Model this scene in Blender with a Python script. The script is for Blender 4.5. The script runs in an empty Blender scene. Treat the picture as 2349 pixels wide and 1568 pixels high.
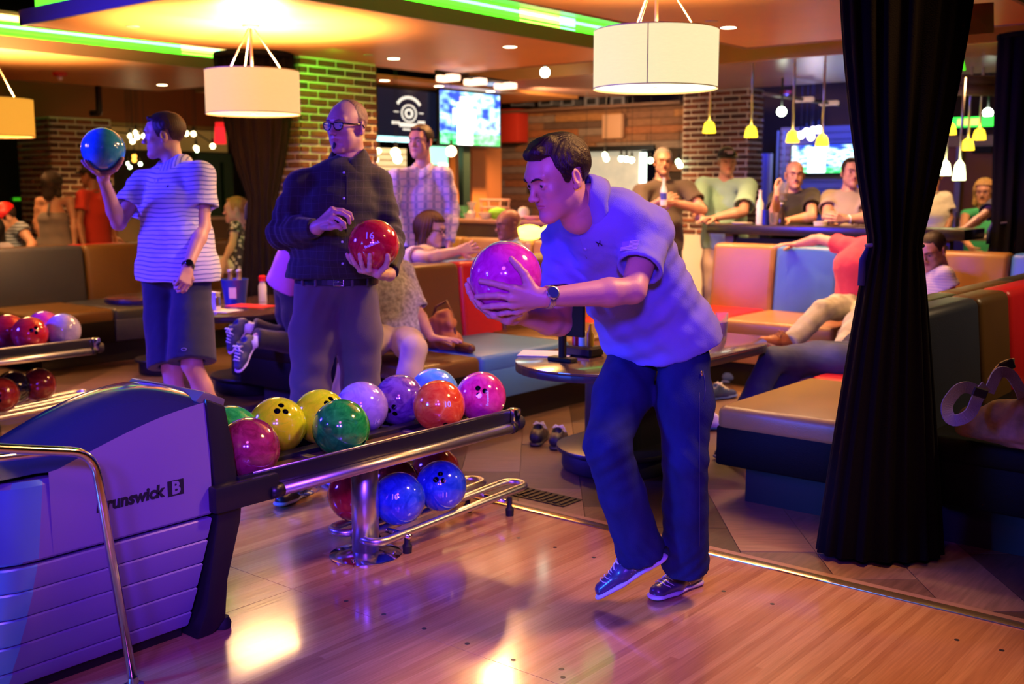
import bpy, bmesh, math, random
import numpy as np
from mathutils import Vector, Matrix, Euler
random.seed(7); np.random.seed(7)
PI = math.pi
# ------------------------------------------------------------------ camera, world, lights, exposure
SC = bpy.context.scene
COL = SC.collection
HCAM, PITCH, YAW, FPX = 1.46, math.radians(8.06), math.radians(39.4), 2500.0
cam_d = bpy.data.cameras.new('camera'); cam = bpy.data.objects.new('camera', cam_d); COL.objects.link(cam)
cam.location = (0, 0, HCAM); cam.rotation_euler = (PI/2-PITCH, 0, YAW)
cam_d.sensor_width = 36.0; cam_d.lens = FPX/2349*36; cam_d.clip_start = .05; cam_d.clip_end = 80
cam_d.dof.use_dof = True; cam_d.dof.focus_distance = 3.75; cam_d.dof.aperture_fstop = 2.6
SC.camera = cam
SC.view_settings.view_transform = 'Standard'; SC.view_settings.look = 'None'
SC.view_settings.gamma = 1; SC.view_settings.use_curve_mapping = False
SC.view_settings.exposure = 0.0
SC.cycles.max_bounces = 6; SC.cycles.diffuse_bounces = 3; SC.cycles.glossy_bounces = 3
SC.cycles.transmission_bounces = 4; SC.cycles.sample_clamp_indirect = 6
w = bpy.data.worlds.new('world'); SC.world = w; w.use_nodes = True
w.node_tree.nodes['Background'].inputs[0].default_value = (.004, .003, .010, 1)
w.node_tree.nodes['Background'].inputs[1].default_value = 1.0

def light(name, kind, loc, target, power, color, size=.3, spot=60, blend=.6, sy=None):
    d = bpy.data.lights.new(name, kind); o = bpy.data.objects.new(name, d); COL.objects.link(o)
    o.location = loc
    o.rotation_euler = (Vector(target)-Vector(loc)).to_track_quat('-Z', 'Y').to_euler()
    d.energy = power; d.color = color
    if kind == 'AREA':
        d.size = size
        if sy: d.shape = 'RECTANGLE'; d.size_y = sy
    else: d.shadow_soft_size = size
    if kind == 'SPOT': d.spot_size = math.radians(spot); d.spot_blend = blend
    return o
BLUE, VIOLET, MAG = (.05, .03, 1.0), (.15, .04, 1.0), (.8, .12, .75)
WARM, AMB = (1.0, .45, .14), (1.0, .55, .22)
# lane-side stage lights (behind and left of the camera)
light('stage_blue_left', 'SPOT', (-8.2, -.6, 2.7), (-5.6, 4.2, 1.0), 2500, BLUE, .45, 50)
light('stage_blue_middle', 'SPOT', (-6.6, .0, 2.4), (-3.6, 3.7, .9), 700, BLUE, .3, 50)
light('stage_violet_right', 'SPOT', (.7, -.9, 2.5), (-2.60, 2.75, .85), 1150, VIOLET, .2, 36)
light('stage_blue_bowler', 'SPOT', (-3.9, -1.7, 2.2), (-2.15, 3.2, .8), 520, BLUE, .2, 28)
light('stage_violet_hood', 'SPOT', (-.4, -1.2, 2.3), (-3.0, 1.7, .4), 380, VIOLET, .2, 44)
light('stage_blue_end', 'SPOT', (-3.8, -1.6, 1.6), (-3.1, 1.4, .4), 1100, (.02, .16, 1), .3, 36)
light('stage_magenta_floor', 'SPOT', (-.6, .2, 2.9), (-2.0, 1.9, 0), 75, MAG, .3, 85)
# ceiling lights of the room (recessed cans), and an added wall spot
HOUSE = (1.0, .66, .34)
def can(n, x, y, p, col=WARM, cone=110, z=2.54, r=.06): light(n, 'SPOT', (x, y, z), (x, y, 0), p, col, r, cone, .8)
light('house_rack', 'SPOT', (-3.0, 4.6, 2.9), (-3.2, 2.9, .5), 520, (1, .93, .55), .12, 52)
light('warm_approach', 'SPOT', (-1.0, 3.9, 2.9), (-2.0, 2.5, 0), 340, WARM, .2, 72)
light('warm_middle_man', 'SPOT', (-2.8, 4.7, 2.54), (-3.9, 3.5, 1.2), 260, AMB, .1, 55)
light('warm_polo_man', 'SPOT', (-4.0, 4.9, 2.54), (-5.3, 3.2, 1.1), 190, AMB, .1, 60)
light('warm_right_bench', 'SPOT', (-.3, 6.2, 2.5), (-1.5, 5.3, .8), 120, HOUSE, .1, 56)
light('warm_bench_end', 'SPOT', (-2.9, 6.3, 2.54), (-2.1, 4.95, .4), 90, HOUSE, .1, 50)
light('warm_left_pod', 'SPOT', (-5.4, 6.4, 2.5), (-5.1, 4.9, .9), 130, WARM, .1, 85)
for i, (x, y, p) in enumerate([(-7.05, 6.94, 90), (-5.74, 6.97, 130), (-3.87, 7.13, 95), (-2.6, 6.6, 70), (-10.8, 6.6, 160), (-9.6, 4.6, 35), (-10.9, 4.9, 130)]): can('house_can', x, y, p)
for i, (x, y, p) in enumerate([(-5.3, 7.9, 260), (-4.1, 7.9, 260), (-3.0, 7.7, 160), (-5.3, 9.9, 120), (-4.0, 9.95, 120), (-6.6, 9.9, 130), (-7.6, 8.2, 220), (-9.4, 9.2, 110), (-8.4, 10.3, 420), (-7.0, 10.5, 320), (-3.0, 10.2, 120), (-2.2, 11.6, 80), (-6.4, 6.0, 90)]): can('bar_can', x, y, p, (1, .50, .2), 120)
light('green_column_wash', 'SPOT', (-6.9, 6.1, 2.56), (-7.5, 6.8, 1.9), 34, (.15, 1, .03), .05, 110)
light('timber_wash', 'SPOT', (-7.9, 10.0, 2.5), (-8.3, 12.2, 1.9), 190, (1, .55, .25), .1, 100)  # added spot that brightens the timber planks, not a fixture of the room
light('blue_wall_wash', 'SPOT', (-5.6, 12.2, 2.5), (-6.3, 13.6, 1.5), 120, (.05, .08, 1), .2, 110)

# ------------------------------------------------------------------ helpers
c2_, s2_, cp_, sp_ = math.cos(YAW), math.sin(YAW), math.cos(PITCH), math.sin(PITCH)
def _ray(px, py):
    a = (px-1174.5)/FPX; b = -(py-784)/FPX
    x, y, z = a, cp_+b*sp_, -sp_+b*cp_
    return Vector((x*c2_-y*s2_, x*s2_+y*c2_, z))
CAMP = Vector((0, 0, HCAM))
def A(px, py, d): return CAMP+_ray(px, py)*d
def G(px, py, z=0.0):
    r = _ray(px, py); return CAMP+r*((z-HCAM)/r.z)
def PX(px, py, X):
    r = _ray(px, py); return CAMP+r*(X/r.x)
def PY(px, py, Y):
    r = _ray(px, py); return CAMP+r*(Y/r.y)
def CV(x, y, z=0):      # camera-relative direction (right, forward, up) -> world
    return Vector((x*c2_-y*s2_, x*s2_+y*c2_, z)).normalized()

MATS = {}
def mat(name, col=(.5, .5, .5), rough=.5, metal=0, spec=.5, bump=0, bscale=60, var=0, vscale=8, emis=None, es=0,
        coat=0, sub=0, stretch=None, sheen=0, trans=0, aniso=0):
    if name in MATS: return MATS[name]
    m = bpy.data.materials.new(name); m.use_nodes = True; MATS[name] = m
    nt = m.node_tree; b = nt.nodes['Principled BSDF']
    b.inputs['Base Color'].default_value = (*col, 1); b.inputs['Roughness'].default_value = rough
    b.inputs['Metallic'].default_value = metal; b.inputs['Specular IOR Level'].default_value = spec
    b.inputs['Coat Weight'].default_value = coat; b.inputs['Coat Roughness'].default_value = .08
    b.inputs['Sheen Weight'].default_value = sheen
    b.inputs['Transmission Weight'].default_value = trans
    if sub: b.inputs['Subsurface Weight'].default_value = sub; b.inputs['Subsurface Radius'].default_value = (.02, .008, .004); b.inputs['Subsurface Scale'].default_value = .6
    if emis: b.inputs['Emission Color'].default_value = (*emis, 1); b.inputs['Emission Strength'].default_value = es
    tc = nt.nodes.new('ShaderNodeTexCoord'); mp = nt.nodes.new('ShaderNodeMapping')
    nt.links.new(tc.outputs['Object'], mp.inputs[0])
    if stretch: mp.inputs['Scale'].default_value = stretch
    if var:
        n = nt.nodes.new('ShaderNodeTexNoise'); n.inputs['Scale'].default_value = vscale; n.inputs['Detail'].default_value = 4
        nt.links.new(mp.outputs[0], n.inputs['Vector'])
        r = nt.nodes.new('ShaderNodeMapRange'); r.inputs[1].default_value = .3; r.inputs[2].default_value = .7
        r.inputs[3].default_value = 1-var; r.inputs[4].default_value = 1+var
        nt.links.new(n.outputs[0], r.inputs[0])
        mx = nt.nodes.new('ShaderNodeVectorMath'); mx.operation = 'SCALE'; mx.inputs[0].default_value = col
        nt.links.new(r.outputs[0], mx.inputs['Scale']); nt.links.new(mx.outputs[0], b.inputs['Base Color'])
    if bump:
        n = nt.nodes.new('ShaderNodeTexNoise'); n.inputs['Scale'].default_value = bscale; n.inputs['Detail'].default_value = 3
        nt.links.new(mp.outputs[0], n.inputs['Vector'])
        bp = nt.nodes.new('ShaderNodeBump'); bp.inputs['Strength'].default_value = bump; bp.inputs['Distance'].default_value = .01
        nt.links.new(n.outputs[0], bp.inputs['Height']); nt.links.new(bp.outputs[0], b.inputs['Normal'])
    return m
def glow(name, col=None, s=1, base=None): return mat(name, base or col, .5, emis=col, es=s)

def ramp(nt, stops, interp='LINEAR'):
    r = nt.nodes.new('ShaderNodeValToRGB'); r.color_ramp.interpolation = interp
    e = r.color_ramp.elements
    while len(e) < len(stops): e.new(.5)
    for i, (p, c) in enumerate(stops): e[i].position = p; e[i].color = (*c, 1)
    return r
def sep(nt, vec):
    s = nt.nodes.new('ShaderNodeSeparateXYZ'); nt.links.new(vec, s.inputs[0]); return s
def mth(nt, op, a, b=None, c=None):
    n = nt.nodes.new('ShaderNodeMath'); n.operation = op
    for i, v in enumerate((a, b, c)):
        if v is None: continue
        if isinstance(v, (int, float)): n.inputs[i].default_value = v
        else: nt.links.new(v, n.inputs[i])
    return n.outputs[0]
def mixc(nt, f, a, b):
    n = nt.nodes.new('ShaderNodeMix'); n.data_type = 'RGBA'
    if isinstance(f, (int, float)): n.inputs[0].default_value = f
    else: nt.links.new(f, n.inputs[0])
    for i, v in ((6, a), (7, b)):
        if isinstance(v, tuple): n.inputs[i].default_value = (*v, 1)
        else: nt.links.new(v, n.inputs[i])
    return n.outputs[2]

def empty(name, loc=(0, 0, 0), label=None, cat=None, group=None, kind=None, rz=0):
    o = bpy.data.objects.new(name, None); COL.objects.link(o); o.location = loc; o.rotation_euler = (0, 0, rz); o.empty_display_size = .1
    tag(o, label, cat, group, kind); return o
def tag(o, label=None, cat=None, group=None, kind=None):
    if label: o['label'] = label
    if cat: o['category'] = cat
    if group: o['group'] = group
    if kind: o['kind'] = kind
    return o
def link(name, me, m=None, parent=None, loc=None, rot=None, smooth=False):
    o = bpy.data.objects.new(name, me); COL.objects.link(o)
    if m is not None:
        ms = m if isinstance(m, (list, tuple)) else [m]
        if not me.materials:
            for q in ms: me.materials.append(q)
    if parent: o.parent = parent
    if loc is not None: o.location = loc
    if rot is not None: o.rotation_euler = rot
    if smooth: me.shade_smooth()
    return o
def pymesh(v, f, smooth=False):
    me = bpy.data.meshes.new('mesh'); me.from_pydata([tuple(a) for a in v], [], f); me.update()
    if smooth: me.shade_smooth()
    return me
def npmesh(V, Q, smooth=True):
    me = bpy.data.meshes.new('mesh'); n = len(V); q = len(Q); k = Q.shape[1]
    me.vertices.add(n); me.vertices.foreach_set('co', V.astype(np.float32).ravel())
    me.loops.add(q*k); me.loops.foreach_set('vertex_index', Q.astype(np.int32).ravel())
    me.polygons.add(q); me.polygons.foreach_set('loop_start', np.arange(0, q*k, k, dtype=np.int32))
    me.polygons.foreach_set('loop_total', np.full(q, k, dtype=np.int32))
    me.update(calc_edges=True)
    if smooth: me.shade_smooth()
    return me
def bm_me(bm, smooth=False, angle=None):
    me = bpy.data.meshes.new('mesh'); bm.normal_update(); bm.to_mesh(me); bm.free()
    if smooth: me.shade_smooth()
    if angle is not None:
        me.shade_smooth()
        bm2 = bmesh.new(); bm2.from_mesh(me)
        for e in bm2.edges:
            if len(e.link_faces) == 2 and e.calc_face_angle(0) > angle: e.smooth = False
        bm2.to_mesh(me); bm2.free()
    return me
def box_me(sx, sy, sz, bev=0, seg=2, c=(0, 0, 0)):
    bm = bmesh.new(); bmesh.ops.create_cube(bm, size=1)
    bmesh.ops.scale(bm, vec=(sx, sy, sz), verts=bm.verts); bmesh.ops.translate(bm, vec=c, verts=bm.verts)
    if bev: bmesh.ops.bevel(bm, geom=bm.edges[:], offset=bev, segments=seg, profile=.5, affect='EDGES', clamp_overlap=True)
    return bm_me(bm, smooth=False, angle=.6 if bev else None)
def wloc(p):
    b = Vector((0, 0, 0))
    while p is not None: b += Vector(p.location); p = p.parent
    return b
def box(name, lo, hi, m, parent=None, bev=0, seg=2, origin=None):
    """box between world corners; mesh coordinates relative to the parent (parents are unrotated empties)"""
    lo, hi = Vector(lo), Vector(hi); c = (lo+hi)/2; s = hi-lo; base = wloc(parent)
    o = link(name, box_me(abs(s.x), abs(s.y), abs(s.z), bev, seg), m, parent, loc=c-base)
    return o
def lathe(prof, n=32, cap=True):
    v = []; f = []
    for r, z in prof:
        for i in range(n): a = 2*PI*i/n; v.append((r*math.cos(a), r*math.sin(a), z))
    for j in range(len(prof)-1):
        for i in range(n):
            k = (i+1) % n; f.append((j*n+i, j*n+k, (j+1)*n+k, (j+1)*n+i))
    if cap:
        f.append(tuple(range(n))[::-1]); f.append(tuple((len(prof)-1)*n+i for i in range(n)))
    me = pymesh(v, f); bm = bmesh.new(); bm.from_mesh(me); bmesh.ops.recalc_face_normals(bm, faces=bm.faces)
    bmesh.ops.remove_doubles(bm, verts=bm.verts, dist=1e-5)
    return bm_me(bm, angle=.7)
def tube_me(pts, r, n=12, closed=False):
    pts = [Vector(p) for p in pts]; m = len(pts); v = []; f = []
    up = Vector((0, 0, 1)); prev = None
    rs = r if isinstance(r, (list, tuple)) else [r]*m
    for i, p in enumerate(pts):
        a = pts[i-1] if (i > 0 or closed) else p; b = pts[(i+1) % m] if (i < m-1 or closed) else p
        t = (b-a).normalized()
        x = (prev if prev is not None else (up if abs(t.z) < .9 else Vector((1, 0, 0))))
        x = (x-t*x.dot(t)).normalized(); y = t.cross(x); prev = x
        for k in range(n):
            an = 2*PI*k/n; v.append(p+(x*math.cos(an)+y*math.sin(an))*rs[i])
    for i in range(m if closed else m-1):
        j = (i+1) % m
        for k in range(n): l = (k+1) % n; f.append((i*n+k, i*n+l, j*n+l, j*n+k))
    if not closed: f.append(tuple(range(n))[::-1]); f.append(tuple((m-1)*n+k for k in range(n)))
    return pymesh(v, f, True)
def arcpts(pts, rad=.05, seg=6):
    """polyline with rounded corners"""
    pts = [Vector(p) for p in pts]; out = [pts[0]]
    for i in range(1, len(pts)-1):
        a, b, c = pts[i-1], pts[i], pts[i+1]
        d1 = (a-b); d2 = (c-b); r = min(rad, d1.length*.49, d2.length*.49)
        p1 = b+d1.normalized()*r; p2 = b+d2.normalized()*r
        for k in range(seg+1):
            t = k/seg; out.append(p1*(1-t)**2+b*2*t*(1-t)+p2*t*t)
    out.append(pts[-1]); return out
def prism_me(poly, axis, a, b, bev=0):
    """polygon (2D) extruded along axis between a and b. axis 0: poly=(y,z); 1: (x,z); 2: (x,y)"""
    def P3(p, t): return {0: (t, p[0], p[1]), 1: (p[0], t, p[1]), 2: (p[0], p[1], t)}[axis]
    n = len(poly); v = [P3(p, a) for p in poly]+[P3(p, b) for p in poly]
    f = [tuple(range(n)), tuple(range(2*n-1, n-1, -1))]+[(i, (i+1) % n+0, (i+1) % n+n, i+n) for i in range(n)]
    me = pymesh(v, f); bm = bmesh.new(); bm.from_mesh(me); bmesh.ops.recalc_face_normals(bm, faces=bm.faces)
    if bev: bmesh.ops.bevel(bm, geom=bm.edges[:], offset=bev, segments=2, profile=.5, affect='EDGES', clamp_overlap=True)
    return bm_me(bm, angle=.6)
def text_me(s, size, depth=.001, shear=0, offset=0):
    cu = bpy.data.curves.new('t', 'FONT'); cu.body = s; cu.size = size; cu.extrude = depth; cu.align_x = 'CENTER'; cu.align_y = 'CENTER'
    cu.shear = shear; cu.offset = offset; cu.resolution_u = 3
    o = bpy.data.objects.new('t', cu); COL.objects.link(o)
    dg = bpy.context.evaluated_depsgraph_get(); me = bpy.data.meshes.new_from_object(o.evaluated_get(dg))
    bpy.data.objects.remove(o); me.materials.clear(); return me
# ------------------------------------------------------------------ materials of the setting
def lane_mat():
    m = bpy.data.materials.new('lane_boards'); m.use_nodes = True; nt = m.node_tree; b = nt.nodes['Principled BSDF']
    tc = nt.nodes.new('ShaderNodeTexCoord'); g = nt.nodes.new('ShaderNodeNewGeometry'); s = sep(nt, g.outputs['Position'])
    fl = mth(nt, 'FLOOR', mth(nt, 'DIVIDE', s.outputs[0], .0295))
    row = mth(nt, 'FLOOR', mth(nt, 'ADD', mth(nt, 'DIVIDE', s.outputs[1], 2.6), mth(nt, 'MULTIPLY', fl, .37)))
    cb = nt.nodes.new('ShaderNodeCombineXYZ'); nt.links.new(fl, cb.inputs[0]); nt.links.new(row, cb.inputs[1])
    wn = nt.nodes.new('ShaderNodeTexWhiteNoise'); wn.noise_dimensions = '3D'; nt.links.new(cb.outputs[0], wn.inputs['Vector'])
    r = ramp(nt, [(0, (.43, .20, .085)), (.35, (.48, .23, .10)), (.7, (.53, .27, .12)), (1, (.58, .31, .14))])
    nt.links.new(wn.outputs[0], r.inputs[0])
    mp = nt.nodes.new('ShaderNodeMapping'); mp.inputs['Scale'].default_value = (90, 3, 1); nt.links.new(g.outputs['Position'], mp.inputs[0])
    n = nt.nodes.new('ShaderNodeTexNoise'); n.inputs['Scale'].default_value = 1.5; n.inputs['Detail'].default_value = 6; nt.links.new(mp.outputs[0], n.inputs['Vector'])
    mr = nt.nodes.new('ShaderNodeMapRange'); mr.inputs[1].default_value = .3; mr.inputs[2].default_value = .7; mr.inputs[3].default_value = .82; mr.inputs[4].default_value = 1.1
    nt.links.new(n.outputs[0], mr.inputs[0])
    v = nt.nodes.new('ShaderNodeVectorMath'); v.operation = 'SCALE'; nt.links.new(r.outputs[0], v.inputs[0]); nt.links.new(mr.outputs[0], v.inputs['Scale'])
    nt.links.new(v.outputs[0], b.inputs['Base Color'])
    b.inputs['Roughness'].default_value = .22; b.inputs['Coat Weight'].default_value = 1; b.inputs['Coat Roughness'].default_value = .11
    n2 = nt.nodes.new('ShaderNodeTexNoise'); n2.inputs['Scale'].default_value = 1.2; nt.links.new(mp.outputs[0], n2.inputs['Vector'])
    bp = nt.nodes.new('ShaderNodeBump'); bp.inputs['Strength'].default_value = .06; bp.inputs['Distance'].default_value = .01
    nt.links.new(n2.outputs[0], bp.inputs['Height']); nt.links.new(bp.outputs[0], b.inputs['Normal'])
    return m
M_lane = lane_mat()
M_strip = mat('brass_strip', (.85, .62, .28), .22, .9)
M_dark = mat('dark_void', (.012, .010, .012), .8)
M_black = mat('black_plastic', (.012, .012, .014), .35)
M_rubber = mat('black_rubber', (.01, .01, .01), .7)
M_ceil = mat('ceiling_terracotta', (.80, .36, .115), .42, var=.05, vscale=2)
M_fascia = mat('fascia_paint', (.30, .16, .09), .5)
M_grey = mat('grey_paint', (.3, .28, .27), .6)
M_brick = [mat('brick_%d' % i, c, .85, bump=.4, bscale=90, var=.2, vscale=20) for i, c in enumerate([(.20, .06, .035), (.14, .045, .03), (.27, .09, .05), (.09, .035, .03), (.17, .065, .045)])]
M_mortar = mat('mortar', (.95, .85, .75), .9, bump=.3, bscale=60)
M_metal = mat('brushed_metal', (.72, .70, .68), .34, 1)
M_chrome = mat('chrome', (.8, .8, .82), .12, 1)
LVT = [mat('floor_plank_%d' % i, c, .38, var=.25, vscale=5, stretch=(14, 1.2, 1), bump=.08, bscale=20) for i, c in
       enumerate([(.17, .095, .055), (.10, .055, .035), (.25, .14, .085), (.06, .035, .025), (.14, .085, .06)])]
def structure(o, label=None, cat=None): return tag(o, label, cat, None, 'structure')

# ------------------------------------------------------------------ floor
YS = 3.76                                   # front edge of the brass strip
floor = empty('floor', (0, 0, 0)); structure(floor)
box('floor_slab', (-18, -3, -.12), (3, 16, -.022), mat('slab', (.03, .025, .025), .8), floor)
g_ = .0022
xs = [-9.5, -6.26, -3.06, .15, 3.3]; ys = [-2.2, .0, 2.455, YS]
for i in range(len(xs)-1):
    for j in range(len(ys)-1):
        box('lane_panel', (xs[i]+g_/2, ys[j]+g_/2, -.022), (xs[i+1]-g_/2, ys[j+1]-g_/2, 0), M_lane, floor)
box('seam_filler', (-9.5, -2.2, -.022), (3.3, YS, -.004), mat('seam', (.05, .02, .012), .7), floor)
strip = box('threshold_strip', (-12, YS, -.02), (3.3, YS+.055, .006), M_strip, floor, bev=.004)
box('threshold_base', (-12, YS+.055, -.02), (3.3, YS+.09, .004), mat('threshold_wood', (.35, .2, .12), .35), floor)
# dots let into the approach boards
dot_me = lathe([(.0085, 0), (.0085, .0006)], 16)
M_dot = mat('guide_dot', (.02, .015, .02), .4)
for X0 in (-3.06, .15):
    for k in range(7):
        for (y, z) in ((2.50, 0), (3.44, 0)):
            xx = X0+.24+k*.193+(0 if y < 3 else .03)
            link('guide_dot', dot_me, M_dot, floor, (xx-(0 if X0 < 0 else 0), y, .0001))
for (px, py) in ((1288, 1534), (2195, 1467), (2298, 1491)):
    p = G(px, py); link('guide_dot', dot_me, M_dot, floor, (p.x, p.y, .0001))
# wood-look planks of the seating area, laid at 45 degrees
pl_l, pl_w = .92, .305
pm = box_me(pl_l-.003, pl_w-.003, .02); n = 0
ca, sa = math.cos(math.radians(128)), math.sin(math.radians(128))
cells = []
for i in range(-20, 30):
    for j in range(-50, 50):
        a = (i+(j % 3)*.333)*pl_l; b_ = j*pl_w
        x = -5+a*ca-b_*sa; y = 6+a*sa+b_*ca
        if not (-11.5 < x < 1.6 and 3.4 < y < 10.5): continue
        d = x*-s2_+y*c2_
        cells.append((d, x, y))
cells.sort()
far_v = []
fbm = bmesh.new()
for k, (d, x, y) in enumerate(cells):
    z = -.0105+random.uniform(-.0006, .0006)
    # trim planks that would cross the strip
    ext = abs(ca)*pl_w/2+abs(sa)*pl_l/2
    if n < 290:
        if y-ext < YS+.09:
            bm = bmesh.new(); bmesh.ops.create_cube(bm, size=1); bmesh.ops.scale(bm, vec=(pl_l-.003, pl_w-.003, .02), verts=bm.verts)
            bmesh.ops.rotate(bm, matrix=Matrix.Rotation(math.radians(128), 3, 'Z'), verts=bm.verts)
            bmesh.ops.translate(bm, vec=(x, y, z), verts=bm.verts)
            r = bmesh.ops.bisect_plane(bm, geom=bm.verts[:]+bm.edges[:]+bm.faces[:], plane_co=(0, YS+.091, 0), plane_no=(0, -1, 0), clear_outer=True)
            if len(bm.verts) < 4: bm.free(); continue
            o = link('floor_plank', bm_me(bm), random.choice(LVT), floor)
        else:
            o = link('floor_plank', pm, None, floor, (x, y, z), (0, 0, math.radians(128)))
            if not pm.materials: pm.materials.append(LVT[0])
            o.material_slots[0].link = 'OBJECT'; o.material_slots[0].material = random.choice(LVT)
        n += 1
    else:
        r = bmesh.ops.create_cube(fbm, size=1)['verts']
        bmesh.ops.scale(fbm, vec=(pl_l-.003, pl_w-.003, .02), verts=r); bmesh.ops.rotate(fbm, matrix=Matrix.Rotation(math.radians(128), 3, 'Z'), verts=r)
        bmesh.ops.translate(fbm, vec=(x, y, z), verts=r)
tag(link('floor_planks', bm_me(fbm), LVT[1], floor), kind='stuff')
box('dark_floor', (-17, 3.9, -.02), (3, 15.5, -.012), mat('back_floor', (.06, .04, .03), .4), floor)

# floor vent by the strip
vp = G(1240, 1138); vent = empty('floor_vent', (vp.x, vp.y, 0), 'dark slotted floor vent beside the brass threshold strip', 'vent')
box('frame', vp+Vector((-.19, -.075, 0)), vp+Vector((.19, .075, .004)), mat('vent_metal', (.03, .025, .02), .5, .6), vent)
for k in range(10): box('slat', vp+Vector((-.17+k*.036, -.06, .004)), vp+Vector((-.155+k*.036, .06, .009)), mat('vent_metal'), vent)

# ------------------------------------------------------------------ ceiling: dark void, three hanging soffits with green light coves
ceiling = box('ceiling', (-18, -3, 3.3), (3.5, 16, 3.4), M_dark); structure(ceiling)
GREEN = (.10, 1.0, .02)
M_green = glow('green_led', GREEN, 2.2); M_ledw = glow('led_cyan_white', (.35, 1, .75), 2.5); M_amb = glow('led_amber', (1, .62, .2), 2.0)
M_cove = mat('cove_panel', (.62, .45, .28), .35)
def soffit(n, x0, x1, y0, y1):
    s = empty('soffit', ((x0+x1)/2, (y0+y1)/2, 2.58), n, 'soffit'); 
    box('soffit_panel', (x0, y0, 2.58), (x1, y1, 2.62), M_ceil, s)
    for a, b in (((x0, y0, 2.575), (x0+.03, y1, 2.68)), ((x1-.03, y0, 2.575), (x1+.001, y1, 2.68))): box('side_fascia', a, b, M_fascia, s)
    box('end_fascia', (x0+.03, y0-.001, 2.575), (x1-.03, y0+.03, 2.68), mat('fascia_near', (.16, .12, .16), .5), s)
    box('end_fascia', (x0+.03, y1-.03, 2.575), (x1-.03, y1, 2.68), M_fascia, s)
    box('core', (x0+.1, y0+.1, 2.62), (x1-.1, y1-.1, 2.80), mat('core', (.2, .2, .2), .6), s)
    box('upper_panel', (x0-.14, y0-.04, 2.80), (x1+.30, y1+.05, 2.83), M_cove, s)
    for a, b in (((x1-.098, y0+.1, 2.69), (x1-.07, y1-.1, 2.795)), ((x0+.07, y0+.1, 2.69), (x0+.098, y1-.1, 2.795)), ((x0+.1, y0+.07, 2.69), (x1-.1, y0+.098, 2.795))):
        box('light_strip', a, b, M_green, s)
    yy = y0+(y1-y0)*.62
    box('light_strip', (x1-.0695, yy, 2.70), (x1-.066, yy+.5, 2.79), M_amb, s); box('light_strip', (x1-.0695, yy+.5, 2.70), (x1-.066, yy+.7, 2.79), M_ledw, s)
    for zz in (2.715, 2.76): link('light_tube', tube_me([(x1-.055-s.location.x, y0+.2-s.location.y, zz-2.58), (x1-.055-s.location.x, y1-.2-s.location.y, zz-2.58)], .009, 8), M_ledw if zz > 2.72 else M_green, s)
    return s
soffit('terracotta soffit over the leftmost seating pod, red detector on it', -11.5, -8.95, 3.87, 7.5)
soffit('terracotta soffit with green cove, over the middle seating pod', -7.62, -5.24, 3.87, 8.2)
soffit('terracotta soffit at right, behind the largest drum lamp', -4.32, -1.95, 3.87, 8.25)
sf = empty('far_soffit', (-5, 11, 2.6), 'far soffit over the bar table with violet lit underside', 'soffit')
box('soffit_panel', (-8.2, 9.3, 2.6), (-1.5, 11.7, 2.64), mat('far_soffit_paint', (.55, .30, .24), .25), sf)
box('end_fascia', (-8.2, 9.27, 2.6), (-1.5, 9.3, 2.80), M_ceil, sf)
box('side_fascia', (-8.23, 9.27, 2.6), (-8.2, 11.7, 2.80), M_ceil, sf)
sf2 = empty('far_soffit', (-10, 11, 2.6), 'far soffit above the two wall screens', 'soffit')
box('soffit_panel', (-11.5, 8.0, 2.6), (-8.5, 11.7, 2.64), M_ceil, sf2); box('end_fascia', (-11.5, 7.97, 2.6), (-8.5, 8.0, 2.8), M_fascia, sf2)
light('far_soffit_violet', 'SPOT', (-3.6, 10.6, .9), (-4.6, 11.0, 2.6), 45, (.2, .15, 1), .3, 100)

# recessed downlights
M_bulb = glow('downlight_glow', (1, .72, .42), 14)
def downlight(px, py, lab, z=2.58, on=True, r=.055):
    p = G(px, py, z-.004); o = empty('downlight', p, lab, 'ceiling light', 'recessed ceiling lights')
    link('trim_ring', lathe([(r, 0), (r*1.25, 0), (r*1.25, .004), (r, .004)], 24, False), mat('white_trim', (.7, .6, .5), .5), o)
    link('lens', lathe([(r*.98, 0), (r*.98, .003)], 24), M_bulb if on else mat('lens_dim', (.6, .35, .3), .4), o)
for a in ((903, 135, 'lit downlight left of centre, above the dark wall screen'), (1170, 108, 'lit downlight in the middle soffit, left of the big drum lamp'),
          (1671, 64, 'lit downlight to the right of the big drum lamp'), (372, 195, 'lit downlight in the left soffit, right of the red detector')): downlight(*a)
for a in ((305, 62, 'dim sensor disc left of the middle drum lamp'), (845, 127, 'dim sensor disc beside the brick column'), (316, 188, 'dim sensor disc in the left soffit'), (1632, 50, 'dim sensor disc beside the lit downlight at right')): downlight(*a, on=False, r=.035)
for a in ((882, 185, 'small far downlight beside the brick column'), (1007, 198, 'far downlight above the two wall screens'), (1125, 210, 'far downlight above the bright screen'), (1020, 168, 'far elongated downlight above the dark screen')): downlight(*a, z=2.6)
# smoke detectors
for (px, py, z, lab) in ((137, 166, 2.58, 'red and white smoke detector under the left soffit'), (1803, 208, 2.6, 'red smoke detector under the far violet soffit')):
    p = G(px, py, z); o = empty('smoke_detector', p, lab, 'detector')
    link('base', lathe([(.07, 0), (.065, -.035), (.03, -.04)], 24), mat('detector_red', (.7, .04, .02), .4), o)
    link('lens', lathe([(.028, -.04), (.022, -.075), (.008, -.08)], 16), mat('detector_white', (.8, .8, .8), .4), o)

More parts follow.
